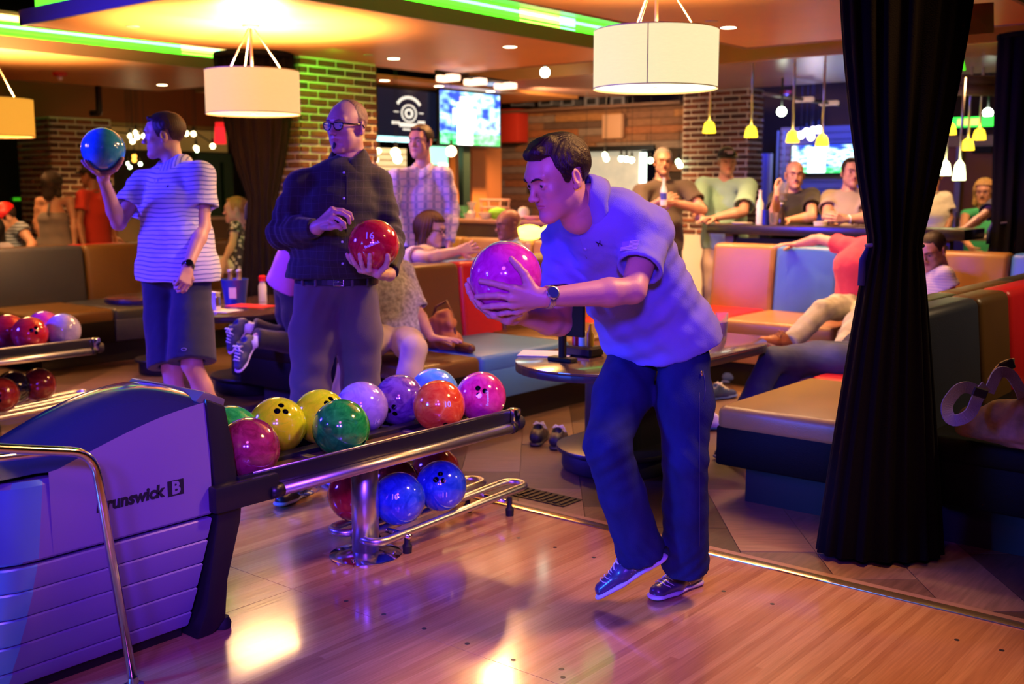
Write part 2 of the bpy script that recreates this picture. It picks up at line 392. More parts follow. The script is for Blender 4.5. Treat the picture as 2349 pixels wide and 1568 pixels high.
# ------------------------------------------------------------------ bricks
def brick_face(parent, name, axis, const, a0, a1, z0, z1, out, count, L=.213, Hc=.0677):
    """running-bond face; axis 0: plane x=const spanning y; axis 1: plane y=const spanning x"""
    rows = int((z1-z0)/Hc); base = wloc(parent)
    for r in range(rows):
        z = z0+Hc*(r+.5); a = a0-(L/2 if r % 2 else 0); 
        while a < a1-.02:
            lo, hi = max(a, a0), min(a+L, a1); a += L
            if hi-lo < .05: continue
            ln = hi-lo-.022; key = (round(ln, 3), axis)
            if key not in BR:
                BR[key] = box_me(.03 if axis == 0 else ln, ln if axis == 0 else .03, Hc-.022, .004, 1); BR[key].materials.append(M_brick[0])
            c = (lo+hi)/2; j = random.uniform(-.002, .003)*out
            loc = Vector((const+out*.001+j, c, z)) if axis == 0 else Vector((c, const+out*.001+j, z))
            if count[0] > 0:
                o = link('brick', BR[key], None, parent, loc-base); o.material_slots[0].link = 'OBJECT'; o.material_slots[0].material = random.choice(M_brick); count[0] -= 1
            else: count[1].append((loc-base, ln, axis))
    if count[1]:
        bm = bmesh.new()
        for lc, ln, ax in count[1]:
            r = bmesh.ops.create_cube(bm, size=1)['verts']; bmesh.ops.scale(bm, vec=(.03 if ax == 0 else ln, ln if ax == 0 else .03, Hc-.022), verts=r); bmesh.ops.translate(bm, vec=lc, verts=r)
        tag(link('bricks', bm_me(bm), M_brick[1], parent), kind='stuff'); count[1].clear()
BR = {}
def column(lab, x1, y0, dx, dy, z1, nb, xface=True, z0=0.0):
    o = empty('brick_column', (x1-dx/2, y0+dy/2, z0), lab, 'column')
    box('core', (x1-dx, y0, z0), (x1, y0+dy, z1), M_mortar, o)
    cnt = [nb, []]
    zt = z1-.01
    brick_face(o, 'brick', 0, x1, y0-.012, y0+dy+.01, zt-.0677*int((zt-.85)/.0677), zt, 1, cnt)
    brick_face(o, 'brick', 1, y0, x1-dx, x1, zt-.0677*int((zt-.85)/.0677), zt, -1, cnt)
    return o
column('tall brick column lit green at the top, behind the man with glasses', -7.5, 6.25, .5, .9, 2.58, 290)
pc = A(120, 400, 12.3)
column('dark brick column behind the woman in the grey backless top', pc.x, pc.y, .75, .75, 2.25, 290)
pc = A(1565, 400, 13.3); pr = PY(1714, 400, pc.y)
column('distant brick column behind the man in the black cap', pr.x, pc.y, pr.x-pc.x, .35, 2.6, 290)
# ------------------------------------------------------------------ ball return machine
XN, XF = -2.95, -3.37
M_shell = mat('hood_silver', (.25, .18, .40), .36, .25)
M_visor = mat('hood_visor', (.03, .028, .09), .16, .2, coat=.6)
M_hchrome = mat('hood_end_metal', (.20, .45, .90), .30, .6)  # blue reflections on the chrome end are put into the base colour
hood = empty('ball_return_hood', (-3.16, 1.75, 0), 'silver and dark blue ball return hood at the lower left with black lettering', 'ball return')
hb = hood.location
def outline(y0, y1, w, n=14):
    """plan outline: square far end at y1, rounded near end at y0; half width w around x=-3.16"""
    r = w*.92; pts = [(w, y1)]
    for i in range(n+1):
        a = PI*i/n; cx = math.cos(a)*w; cy = -math.sin(a)*r
        pts.append((cx, y0+r+cy))
    pts.append((-w, y1)); return pts
def band(name, zs, m, parent):
    """zs: list of (z, y_near, y_far, half width)"""
    n = len(outline(0, 1, .2)); v = []; f = []
    for z, y0, y1, w in zs: v += [(x, y-hb.y, z) for x, y in outline(y0, y1, w)]
    for j in range(len(zs)-1):
        for i in range(n): k = (i+1) % n; f.append((j*n+i, j*n+k, (j+1)*n+k, (j+1)*n+i))
    f.append(tuple(range(n))[::-1]); f.append(tuple((len(zs)-1)*n+i for i in range(n)))
    me = pymesh(v, f); bm = bmesh.new(); bm.from_mesh(me); bmesh.ops.recalc_face_normals(bm, faces=bm.faces)
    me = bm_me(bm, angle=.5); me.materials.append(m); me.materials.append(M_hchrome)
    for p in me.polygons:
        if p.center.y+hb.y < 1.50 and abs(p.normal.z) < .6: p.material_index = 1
    return link(name, me, None, parent)
def yn(z): return 1.30-.10*(1-z/.65)          # near end flares out towards the floor
def yf(z): return 2.045 if z > .4 else 2.045-.09*(1-z/.40)
def hw(z): return .21-(.0 if z > .4 else .045*(1-z/.4)**1.5)
zb = [.035, .085, .165, .245, .322, .397]
for i in range(5):
    a, b = zb[i]+.0014, zb[i+1]-(.0014 if i < 4 else .004)
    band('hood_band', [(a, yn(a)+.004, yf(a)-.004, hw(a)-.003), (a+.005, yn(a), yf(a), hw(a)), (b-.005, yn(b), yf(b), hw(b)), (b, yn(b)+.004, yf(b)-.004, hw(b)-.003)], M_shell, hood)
band('hood_core', [(.012, yn(0)+.05, yf(0)-.05, .15), (.60, yn(.6)+.02, 2.02, .19)], M_black, hood)
band('kick_plate', [(.0, yn(0)+.035, 1.95, .150), (.036, yn(0)+.035, 1.95, .152)], M_black, hood)
# main shell: side wall up to a shoulder that rises with y, then the arched visor
def shoulder(y): return .655+.125*math.sin(min(1, max(0, (y-1.52)/.60))*PI/2)
def crest(y): return .665+.165*math.sin(min(1, max(0, (y-1.42)/.5))*PI/2)-.08*max(0, (y-1.92)/.2)**2
NY = 26; ys_ = [1.33+(2.045-1.33)*i/(NY-1) for i in range(NY)]
lower = [(.403, yn(.403)+.004, 2.04, .206), (.410, yn(.41), 2.047, .212), (.62, yn(.62)-.0, 2.047, .206), (.636, yn(.636)+.012, 2.047, .196)]
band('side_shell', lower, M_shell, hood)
v = []; f = []; NX = 15
for y in ys_:
    s_, c_ = shoulder(y), max(crest(y), shoulder(y)+.01)
    for k in range(NX):
        t = -1+2*k/(NX-1); prof = (1-abs(t)**2.6)
        z = s_+(c_-s_)*prof; v.append((.2125*t*(1 if y > 1.49 else .93), y-hb.y, z))
for j in range(NY-1):
    for k in range(NX-1): a = j*NX+k; f.append((a, a+1, a+NX+1, a+NX))
nv = len(v)
for y in ys_:                                   # closes the dome down to the shell
    for t in (-1, 1): v.append((.2125*t, y-hb.y, .412))
for j in range(NY-1):
    for s in (0, 1):
        if ys_[j] < 1.48: continue
        a = j*NX+(0 if s == 0 else NX-1); b = (j+1)*NX+(0 if s == 0 else NX-1); c = nv+(j+1)*2+s; d = nv+j*2+s; f.append((a, b, c, d))
f.append(tuple(range(NX))+(nv+1, nv)); f.append(tuple((NY-1)*NX+k for k in range(NX))[::-1]+(nv+(NY-1)*2, nv+(NY-1)*2+1))
me = pymesh(v, f); bm = bmesh.new(); bm.from_mesh(me); bmesh.ops.recalc_face_normals(bm, faces=bm.faces); me = bm_me(bm, angle=.6)
me.materials.append(M_visor); me.materials.append(M_shell)
for p in me.polygons:
    if abs(p.normal.x) > .9: p.material_index = 1
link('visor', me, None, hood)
band('end_cap_top', [(.600, 1.325, 1.50, .19), (.634, 1.34, 1.50, .18)], M_black, hood)
# black end frame
prof = [(2.03, .79), (2.105, .755), (2.13, .62), (2.155, .40), (2.15, .36), (2.09, .17), (2.075, .03), (2.02, .0), (1.96, .0), (2.0, .09), (2.06, .40)]
link('end_frame', prism_me([(y-hb.y, z) for y, z in prof], 0, -.222, .222, .008), M_black, hood)
cap = [(2.0, .785), (2.035, .812), (2.115, .775), (2.10, .73), (2.03, .765)]
link('frame_cap', prism_me([(y-hb.y, z) for y, z in cap], 0, -.21, .21, .006), mat('frame_cap_grey', (.12, .11, .11), .3), hood)
link('foot', lathe([(.0, 0), (.028, .004), (.03, .02), (.022, .04), (0, .045)], 20, False), M_rubber, hood, (.2, 2.075-hb.y, 0))
# lettering on the side of the hood (faces +X)
R90 = Matrix(((0, 0, 1), (1, 0, 0), (0, 1, 0)))
def on_side(me, y, z, x, tilt=0):
    R = Matrix.Rotation(tilt, 3, 'X')
    for vv in me.vertices:
        q = R90 @ Vector(vv.co); q = R @ q; vv.co = Vector((x, y, z))+q
    me.update(); return me
M_ink = mat('lettering_ink', (.008, .006, .02), .5)
ty, tz = 1.775, .520
link('lettering', on_side(text_me('Brunswick', .054, .0008, .12, .0024), ty-.022-hb.y, tz, .2130, 0), M_ink, hood)
lb_ = box('letter_box', (-2.9470, ty+.108, tz-.024), (-2.9462, ty+.166, tz+.026), M_ink, hood)
link('lettering', on_side(text_me('B', .056, .0006, 0, .002), ty+.137-hb.y, tz, .2145, 0), M_shell, hood)
# chrome guard rail in front of the hood
rail = empty('guard_rail', (-2.80, 1.62, 0), 'bent chrome guard rail tube standing in front of the ball return hood', 'rail')
def rel(pts, o): return [Vector(p)-Vector(o.location) for p in pts]
link('rail_tube', tube_me(rel(arcpts([(-2.80, .75, .93), (-2.80, 1.30, .785), (-2.80, 1.56, .725), (-2.80, 1.645, .02)], .07, 8), rail), .0135, 14), M_chrome, rail)
link('cross_tube', tube_me(rel([(-2.81, 1.48, .745), (-3.02, 1.02, .735), (-3.2, .62, .73)], rail), .012, 12), M_chrome, rail)
link('foot_flange', lathe([(.03, 0), (.03, .006), (.016, .010), (.0145, .03)], 20), M_chrome, rail, (0, .025, 0))
link('rail_tube', tube_me(rel(arcpts([(-2.80, .75, .93), (-2.80, .66, .95), (-2.80, .60, .02)], .05, 6), rail), .0135, 12), M_chrome, rail)

# ------------------------------------------------------------------ ball racks
def rack(X, lab, y0=2.10, y1=3.60):
    """X: near edge of the rack; the rack is .47 wide"""
    o = empty('ball_rack', (X-.21, (y0+y1)/2, 0), lab, 'rack'); W = .44
    P = lambda x, y, z: (X+x-o.location.x, y-o.location.y, z)
    for nm, x in (('front', 0), ('back', -W)):
        s = -1 if nm == 'front' else 1
        side = [(x, .425), (x+s*.012, .425), (x+s*.02, .500), (x+s*.012, .512), (x-s*.004, .508)]
        link('side_board', prism_me([(X+a-o.location.x, b) for a, b in side], 1, y0+.04-o.location.y, y1-.05-o.location.y, .002), M_black, o)
        link('top_trim', tube_me([P(x+s*.004, y0+.1, .512), P(x+s*.004, y1-.05, .512)], .005, 8), M_metal, o)
        link('rail_tube', tube_me([P(x-s*.012, y0+.20, .435), P(x-s*.012, y1-.06, .435)], .022, 20), M_metal, o)
        tb = link('tube_cap', tube_me([P(x-s*.012, y0+.155, .435), P(x-s*.012, y0+.205, .435)], .025, 16), M_black, o)
        link('tube_cap', tube_me([P(x-s*.012, y1-.062, .435), P(x-s*.012, y1-.035, .435)], .025, 16), M_black, o)
        link('corner_cap', box_me(.05, .05, .085, .012, 2), M_chrome, o, P(x, y1-.02, .475))
        link('side_arm', box_me(.045, .26, .09, .01, 2), M_black, o, P(x-s*.002, y0+.06, .455))
    link('tray', prism_me([(X+a-o.location.x, b) for a, b in [(-.015, .43), (-.11, .455), (-.215, .475), (-.225, .475), (-.33, .455), (-W+.015, .43), (-W+.015, .415), (-.015, .415)]], 1, y0-o.location.y, y1-.03-o.location.y), mat('tray_tan', (.10, .06, .035), .4), o)
    for yy in (y0+.47, y0+1.0): link('tray_rib', box_me(W-.04, .03, .02, .004, 1), M_metal, o, P(-W/2, yy, .468))
    link('tray_hub', box_me(.06, y1-y0-.2, .028, .008, 2), M_black, o, P(-W/2, (y0+y1)/2, .476))
    link('end_bumper', lathe([(0, -.02), (.03, -.018), (.036, 0), (.03, .018), (0, .02)], 20, False), M_rubber, o, P(-.0, y1+.005, .45), (PI/2, 0, 0))
    # pedestal, slightly raked
    link('pedestal', tube_me([P(-.20, 2.885, .0), P(-.17, 2.86, .42)], .054, 32), M_metal, o)
    link('base_plate', lathe([(.145, 0), (.145, .006), (.11, .016), (.05, .024)], 40), M_chrome, o, P(-.20, 2.885, 0))
    for a in (.6, 2.1, 3.6, 5.1): link('bolt', lathe([(.009, .012), (.009, .02), (0, .022)], 10), M_chrome, o, P(-.20+.115*math.cos(a), 2.885+.115*math.sin(a), 0))
    # lower rack: two long closed loops of tube on rubber feet
    for (xa, xb, ya, yb) in ((-.09, -.205, 2.84, 3.80), (-.27, -.385, 2.84, 3.72)):
        z = .10; r = abs(xa-xb)/2; cx = (xa+xb)/2; pts = []
        for k in range(13): a = PI*k/12; pts.append(P(cx+r*math.cos(a), yb-r+r*math.sin(a), z+.012))
        for k in range(13): a = PI+PI*k/12; pts.append(P(cx+r*math.cos(a), ya+r+r*math.sin(a), z-.02))
        link('lower_loop', tube_me(pts, .0165, 14, True), M_metal, o)
        for yy in (ya+.17, yb-.14):
            link('foot_post', lathe([(.018, 0), (.02, .03), (.012, .04), (.012, .085)], 14), M_rubber, o, P(xa, yy, 0))
    link('cross_bar', tube_me([P(-.06, 3.0, .075), P(-.42, 3.0, .075)], .012, 10), M_chrome, o)
    link('cross_bar', tube_me([P(-.06, 3.6, .085), P(-.42, 3.6, .085)], .012, 10), M_chrome, o)
    for yy in (3.0, 3.6):
        link('foot_post', lathe([(.018, 0), (.02, .03), (.012, .04), (.012, .08)], 14), M_rubber, o, P(-.385, yy, 0))
    return o
rack(-2.93, 'near black ball rack with brushed rail, loaded with bright balls')
lr = rack(-6.40, 'far left black ball rack with brushed rail, cut off by the frame', 2.3, 3.64)
box('connector_arm', (-3.3, 2.07, .40), (-3.0, 2.2, .50), M_black, hood, .01)

# ------------------------------------------------------------------ bowling balls
RB = .108
def ball_mesh():
    bm = bmesh.new(); bmesh.ops.create_icosphere(bm, subdivisions=5, radius=RB); me = bm_me(bm)
    o = link('tmp', me); cut = bmesh.new()
    for (a, b, r) in ((0, .25, .0125), (.25, .10, .0115), (.25, .40, .0115)):
        d = Vector((math.sin(a)*1, math.sin(b-.25)*1, math.cos(a))).normalized()
        M = d.to_track_quat('Z', 'Y').to_matrix().to_4x4(); M.translation = d*(RB-.008)
        bmesh.ops.create_cone(cut, cap_ends=True, segments=20, radius1=r, radius2=r, depth=.05, matrix=M)
    co = link('tmp2', bm_me(cut)); md = o.modifiers.new('b', 'BOOLEAN'); md.operation = 'DIFFERENCE'; md.object = co; md.solver = 'EXACT'
    dg = bpy.context.evaluated_depsgraph_get(); me2 = bpy.data.meshes.new_from_object(o.evaluated_get(dg))
    bpy.data.objects.remove(o); bpy.data.objects.remove(co)
    bm = bmesh.new(); bm.from_mesh(me2); me3 = bm_me(bm, angle=.8); me3.materials.clear(); return me3
BALL = ball_mesh(); BALL.name = 'ball'
def ball_mat(key, c1, c2, c3=None, rough=.12):
    nm = 'ball_'+key
    if nm in MATS: return MATS[nm]
    m = bpy.data.materials.new(nm); m.use_nodes = True; MATS[nm] = m; nt = m.node_tree; b = nt.nodes['Principled BSDF']
    tc = nt.nodes.new('ShaderNodeTexCoord')
    n = nt.nodes.new('ShaderNodeTexNoise'); n.inputs['Scale'].default_value = 14; n.inputs['Detail'].default_value = 6; n.inputs['Distortion'].default_value = 2.2; n.inputs['Roughness'].default_value = .6
    nt.links.new(tc.outputs['Object'], n.inputs['Vector'])
    st = [(.35, c1), (.6, c2)]+([(.72, c3)] if c3 else [])
    r = ramp(nt, st); nt.links.new(n.outputs[0], r.inputs[0])
    ln = nt.nodes.new('ShaderNodeVectorMath'); ln.operation = 'LENGTH'; nt.links.new(tc.outputs['Object'], ln.inputs[0])
    ins = mth(nt, 'LESS_THAN', ln.outputs['Value'], RB-.0035)       # inside of the finger holes
    nt.links.new(mixc(nt, ins, r.outputs[0], (.004, .003, .004)), b.inputs['Base Color'])
    b.inputs['Roughness'].default_value = rough; b.inputs['Coat Weight'].default_value = .7; b.inputs['Coat Roughness'].default_value = .04
    return m
def wrap_text(s, size, parent, d, up, m, depth=.0004):
    """lettering bent on to the ball surface around direction d"""
    me = text_me(s, size, depth, 0, .0006); bm = bmesh.new(); bm.from_mesh(me); bmesh.ops.triangulate(bm, faces=bm.faces[:]); bmesh.ops.subdivide_edges(bm, edges=bm.edges[:], cuts=2, use_grid_fill=True); bm.to_mesh(me); bm.free(); d = Vector(d).normalized(); up = Vector(up); up = (up-d*up.dot(d)).normalized(); rt = up.cross(d)
    for v in me.vertices:
        q = (d+rt*(v.co.x/RB)+up*(v.co.y/RB)).normalized(); v.co = q*(RB+.0006+v.co.z)
    me.update(); return link('ball_lettering', me, m, parent)
M_txt = mat('ball_print', (.75, .7, .9), .5)
BALLS = {}
def ball(pos, key, cols, lab, holes=None, txt=None, group=None, sc=1, roll=0):
    r = empty('bowling_ball', pos, lab, 'bowling ball', group)
    o = link('ball_body', BALL, None, r)
    if not BALL.materials: BALL.materials.append(M_black)
    o.material_slots[0].link = 'OBJECT'; o.material_slots[0].material = ball_mat(key, *cols)
    h = Vector(holes) if holes is not None else Vector((random.uniform(-1, 1), .8, -.6))
    o.rotation_mode = 'QUATERNION'; o.rotation_quaternion = h.normalized().to_track_quat('Z', 'Y') @ Euler((0, 0, roll)).to_quaternion()
    for t in (txt or []): wrap_text(t[0], t[1], r, t[2], t[3], M_txt)
    BALLS[key+lab[:6]] = r; return r
C_ = lambda px, py, X, z: PX(px, py, X)
def bpos(px, py, X, z=.568):
    g = G(px, py, z); return Vector((X, PX(px, py, X).y, z))
TOC = lambda x, y, z: CV(x, y)*1.0+Vector((0, 0, z))   # camera-relative direction
cm = dict(maroon=((.20, .015, .04), (.36, .03, .09)), green=((.005, .25, .025), (.02, .50, .05), (.06, .65, .08)), yellow=((.58, .90, .005), (.80, .97, .01), (.42, .9, .01)),
          lime=((.01, .45, .05), (.05, .75, .10), (.15, .9, .12)), lav=((.30, .20, .62), (.40, .28, .72)), dpur=((.10, .03, .22), (.22, .10, .36)),
          sky=((.05, .30, .72), (.12, .42, .80)), orange=((.72, .05, .015), (.85, .16, .03), (.9, .35, .12)), pink=((.62, .02, .22), (.80, .06, .34)),
          blue=((.01, .05, .55), (.03, .10, .75), (.10, .2, .85)), red=((.50, .01, .02), (.62, .03, .03)), dred=((.20, .01, .01), (.33, .03, .02)), white=((.40, .36, .5), (.5, .44, .6)),
          cyan=((.02, .22, .60), (.04, .32, .72), (.02, .30, .42)))
gr = 'balls on the near rack'
ball(bpos(570, 1027, -3.035), 'maroon', cm['maroon'], 'dark maroon bowling ball beside the hood, nearest on the rack', (-.3, .9, .1), None, gr)
ball(bpos(783, 992, -3.035), 'green', cm['green'], 'dark green swirled bowling ball in the front row of the rack', (.9, .3, -.5), None, gr)
ball(bpos(1007, 938, -3.035), 'orange', cm['orange'], 'orange red swirled bowling ball printed with 10 on the near rack', CV(.05, -.8)+Vector((0, 0, -.95)), [('10', .032, CV(.38, -.9)+Vector((0, 0, .25)), (0, 0, 1))], gr)
ball(bpos(1093, 918, -3.035)+Vector((0, .03, 0)), 'pink', cm['pink'], 'hot pink bowling ball with three holes at the far rack end', CV(-.05, -.9)+Vector((0, 0, .25)), [('Brunswick', .016, CV(.28, -.95)+Vector((0, 0, .12)), CV(-1, 0))], gr, roll=1.2)
ball(bpos(528, 990, -3.26), 'lime', cm['lime'], 'bright green ball half hidden behind the maroon ball', (0, .9, -.3), None, gr)
ball(bpos(637, 984, -3.255), 'yellow', cm['yellow'], 'yellow ball with two holes above the maroon ball', CV(.12, -.55)+Vector((0, 0, .9)), None, gr, roll=.5)
ball(bpos(735, 962, -3.255), 'yellow', cm['yellow'], 'yellow ball behind the dark green ball', CV(.3, -.55)+Vector((0, 0, .8)), None, gr, roll=.2)
ball(bpos(830, 940, -3.255), 'lav', cm['lav'], 'lavender purple ball behind the dark green one', (-.9, .9, -.1), [('14', .03, CV(.7, -.7)+Vector((0, 0, -.45)), (0, 0, 1))], gr)
ball(bpos(917, 926, -3.255), 'dpur', cm['dpur'], 'deep purple ball left of the orange ball', CV(-.35, -.9)+Vector((0, 0, -.25)), None, gr)
ball(bpos(996, 908, -3.255), 'sky', cm['sky'], 'sky blue ball peeking out behind the orange ball', (.2, .9, -.3), None, gr)
gl = 'balls on the lower loops'
def lpos(px, py, X, z=.208): return Vector((X, PX(px, py, X).y, z))
ball(lpos(915, 1147, -3.085), 'blue', cm['blue'], 'royal blue ball on the lower loops right of the pedestal', (-.9, .6, -.3), [('10', .03, CV(-.05, -.8)+Vector((0, 0, .35)), (0, 0, 1))], gl)
ball(lpos(1012, 1120, -3.085), 'blue', cm['blue'], 'royal blue ball with two holes, rightmost on the lower loops', CV(-.1, -.6)+Vector((0, 0, .55)), [('11', .03, CV(.2, -.95)+Vector((0, 0, -.1)), (0, 0, 1))], gl, roll=.5)
ball(lpos(812, 1140, -3.27), 'red', cm['red'], 'red ball behind the rack pedestal', (0, .9, .1), None, gl)
ball(lpos(905, 1105, -3.27), 'dred', cm['dred'], 'dark red ball behind the left royal blue ball', (0, .9, .1), None, gl)
ball(lpos(1000, 1082, -3.27), 'dred', cm['dred'], 'dark red ball behind the right royal blue ball', (0, .9, .1), None, gl)
gf = 'balls on the far left rack'
ball(bpos(69, 768, -6.51), 'red', cm['red'], 'red ball with two holes, front row of the far left rack', CV(.45, -.8)+Vector((0, 0, .35)), None, gf)
ball(bpos(145, 757, -6.51)+Vector((0, .0, 0)), 'white', cm['white'], 'pale lilac ball at the end of the far left rack', (0, .9, .1), None, gf)
ball(bpos(20, 760, -6.74), 'red', cm['red'], 'red ball at the left frame edge, upper row', (0, .9, .1), None, gf)
ball(bpos(102, 750, -6.74), 'pink', cm['pink'], 'magenta ball behind the pale lilac ball', (0, .9, .1), None, gf)
ball(lpos(88, 876, -6.72), 'dred', cm['dred'], 'dark red ball on the far left lower loops', (0, .9, .1), None, gf)
ball(lpos(2, 910, -6.56), 'dred', cm['dred'], 'dark red ball cut by the left frame edge, lower loops', CV(.1, -.9), None, gf)
ball(lpos(30, 885, -6.73), 'black', ((.01, .01, .012), (.02, .015, .02)), 'black ball between the dark red ones on the far left loops', (0, .9, .1), None, gf)
# ------------------------------------------------------------------ banquettes
LE = dict(brown=(.115, .055, .012), grey=(.032, .038, .058), blue=(.06, .20, .50), red=(.55, .012, .015), tan=(.34, .20, .05), orange=(.36, .19, .06), dark=(.0035, .0028, .0022), olive=(.05, .05, .02))
def leather(k): return mat('leather_'+k, LE[k], .6 if k == 'dark' else .36, spec=.12 if k == 'dark' else .5, bump=.12, bscale=180, var=.08, vscale=3)
M_plinth = mat('plinth', (.0035, .003, .0025), .6)
def cushion(name, lo, hi, k, parent, bev=.035):
    o = box(name, lo, hi, leather(k), parent, bev, 3); return o
def slanted(name, x0, x1, y0, y1, z0, z1, top, k, parent, axis='x', sgn=1):
    """back cushion leaning away by `top` at its upper edge; axis x: faces +-x"""
    me = box_me(abs(x1-x0), abs(y1-y0), z1-z0, .04, 4)
    for v in me.vertices:
        t = (v.co.z/(z1-z0)+.5)
        if axis == 'x': v.co.x += -sgn*top*t
        else: v.co.y += -sgn*top*t
    c = Vector(((x0+x1)/2, (y0+y1)/2, (z0+z1)/2))-wloc(parent)
    return link(name, me, leather(k), parent, c)
def double_bench(Xc, y0, y1, lab, segs_p, segs_m, seat_p, seat_m, hp=.9, hm=.85, ztop=.96):
    """back-to-back bench along Y. *_p: +X side, *_m: -X side; segments are (y length, colour)"""
    o = empty('banquette', (Xc, y0, 0), lab, 'bench seat')
    box('plinth', (Xc-hm+.10, y0+.12, 0), (Xc+hp-.10, y1, .19), M_plinth, o)
    box('end_panel', (Xc-.14, y0+.015, .19), (Xc+.14, y1-.02, .55), leather('dark'), o, .01)
    for sgn, segs, seats, h in ((1, segs_p, seat_p, hp), (-1, segs_m, seat_m, hm)):
        y = y0+.01
        for ln, k in segs:
            if y >= y1-.05: break
            e = min(y+ln, y1)
            xa, xb = (Xc+.03, Xc+.19) if sgn > 0 else (Xc-.19, Xc-.03)
            slanted('back_cushion', xa, xb, y+.004, e-.004, .42, ztop, .05, k, o, 'x', sgn); y = e
        y = y0
        for ln, k in seats:
            if y >= y1-.05: break
            e = min(y+ln, y1)
            xa, xb = (Xc+.13, Xc+h) if sgn > 0 else (Xc-h, Xc-.13)
            box('seat_base', (xa, y+.003, .185), (xb, e-.003, .37), leather('dark' if y == y0 else k), o, .012)
            cushion('seat_cushion', (xa-.0, y+.002, .345), (xb+.0, e-.002, .465), k, o); y = e
    return o
def cross_bench(x0, x1, yf_, yb_, lab, backs, seats, ztop=.97, up=0):
    o = empty('banquette', ((x0+x1)/2, yb_, 0), lab, 'bench seat')
    box('plinth', (x0, yf_+.1, 0), (x1, yb_, .19), M_plinth, o)
    x = x0
    for ln, k in backs:
        e = min(x+ln, x1)
        if e-x < .05: break
        me = slanted('back_cushion', x+.004, e-.004, yb_-.17, yb_, .42, ztop, -.06, k, o, 'y', 1); x = e
    x = x0
    for ln, k in seats:
        e = min(x+ln, x1)
        if e-x < .05: break
        box('seat_base', (x+.003, yf_, .185), (e-.003, yb_-.1, .37+up), leather(k if k != 'tan' else 'brown'), o, .012)
        cushion('seat_cushion', (x+.002, yf_, .345+up), (e-.002, yb_-.12, .465+up), k, o); x = e
    return o
double_bench(-1.64, 4.42, 7.0, 'long banquette at right with grey, brown and red backs, black curtain at its end',
             [(.78, 'grey'), (.48, 'brown'), (.9, 'red'), (1, 'brown')], [(.95, 'olive'), (.9, 'brown'), (1.4, 'olive')], [(1.6, 'dark'), (2, 'brown')], [(1.0, 'tan'), (.8, 'red'), (1.5, 'brown')], .99, .77)
double_bench(-5.08, 4.33, 7.12, 'long brown, red and blue banquette behind the man with glasses',
             [(1.12, 'brown'), (.42, 'red'), (.9, 'brown'), (.9, 'orange')], [(1.0, 'brown'), (1, 'blue'), (1.3, 'brown')], [(.50, 'brown'), (.9, 'blue'), (.9, 'brown'), (.9, 'red')], [(1.0, 'dark'), (1, 'blue'), (1, 'brown')], .88, .80)
double_bench(-9.28, 4.15, 6.7, 'left banquette with grey and brown backs behind the man in the striped polo',
             [(.95, 'grey'), (.62, 'brown'), (.5, 'red'), (.6, 'brown')], [(.9, 'brown'), (.6, 'red'), (1, 'grey')], [(.72, 'brown'), (.9, 'grey'), (.9, 'brown')], [(1.2, 'grey'), (1.3, 'brown')], 1.0, .8, .95)
cross_bench(-4.43, -1.75, 7.17, 8.10, 'far banquette with orange and blue backs and red seat, under the bar table', [(.56, 'orange'), (.53, 'blue'), (.60, 'red'), (.62, 'orange'), (.62, 'blue')], [(.52, 'red'), (.9, 'orange'), (.6, 'orange'), (.7, 'red')], 1.01, .035)
cross_bench(-8.2, -5.9, 7.5, 8.2, 'far banquette with peach backs behind the seated bald man', [(.9, 'orange'), (.9, 'orange'), (1.2, 'orange')], [(1, 'brown'), (1, 'red'), (1, 'brown')])

# ------------------------------------------------------------------ tables
M_ttop = mat('table_laminate', (.10, .045, .03), .2, coat=.5, var=.2, vscale=3)
M_tedge = mat('table_edge', (.02, .014, .016), .4)
def oval(L, W, n=40):
    pts = []; r = W/2
    for k in range(n):
        a = 2*PI*k/n; x = r*math.cos(a); y = r*math.sin(a)+(L/2-r)*(1 if math.sin(a) >= 0 else -1); pts.append((x, y))
    return pts
def oval_table(x, y, z, L, W, lab, base=(.5, .34), cat='table', dx=0, dy=0):
    o = empty('lounge_table', (x, y, 0), lab, cat)
    link('tabletop', prism_me(oval(L, W), 2, z-.012, z, .003), M_ttop, o); link('table_edge', prism_me(oval(L-.004, W-.004), 2, z-.045, z-.012, .004), M_tedge, o)
    link('pedestal', prism_me([(a+dx, b+dy) for a, b in oval(base[0], base[1]*.8)], 2, .12, z-.045, .004), M_plinth, o)
    link('base_plate', prism_me([(a+dx, b+dy) for a, b in oval(base[0]+.24, base[1]+.16)], 2, .0, .10, .02), M_plinth, o)
    link('base_rim', prism_me([(a+dx, b+dy) for a, b in oval(base[0]+.30, base[1]+.22)], 2, .10, .125, .008), M_black, o)
    return o
oval_table(-2.96, 4.70, .64, 1.70, .78, 'dark oval lounge table behind the bowler, with menus and a black holder', (.62, .42), dx=-.17, dy=.12)
oval_table(-6.42, 4.95, .62, 1.75, 1.08, 'dark oval lounge table with blue bucket beside the kneeling woman', (.5, .4))
tb = G(385, 838, .05)
oval_table(tb.x, tb.y, .62, .95, .62, 'small dark oval table behind the legs of the man in the striped polo', (.22, .2))
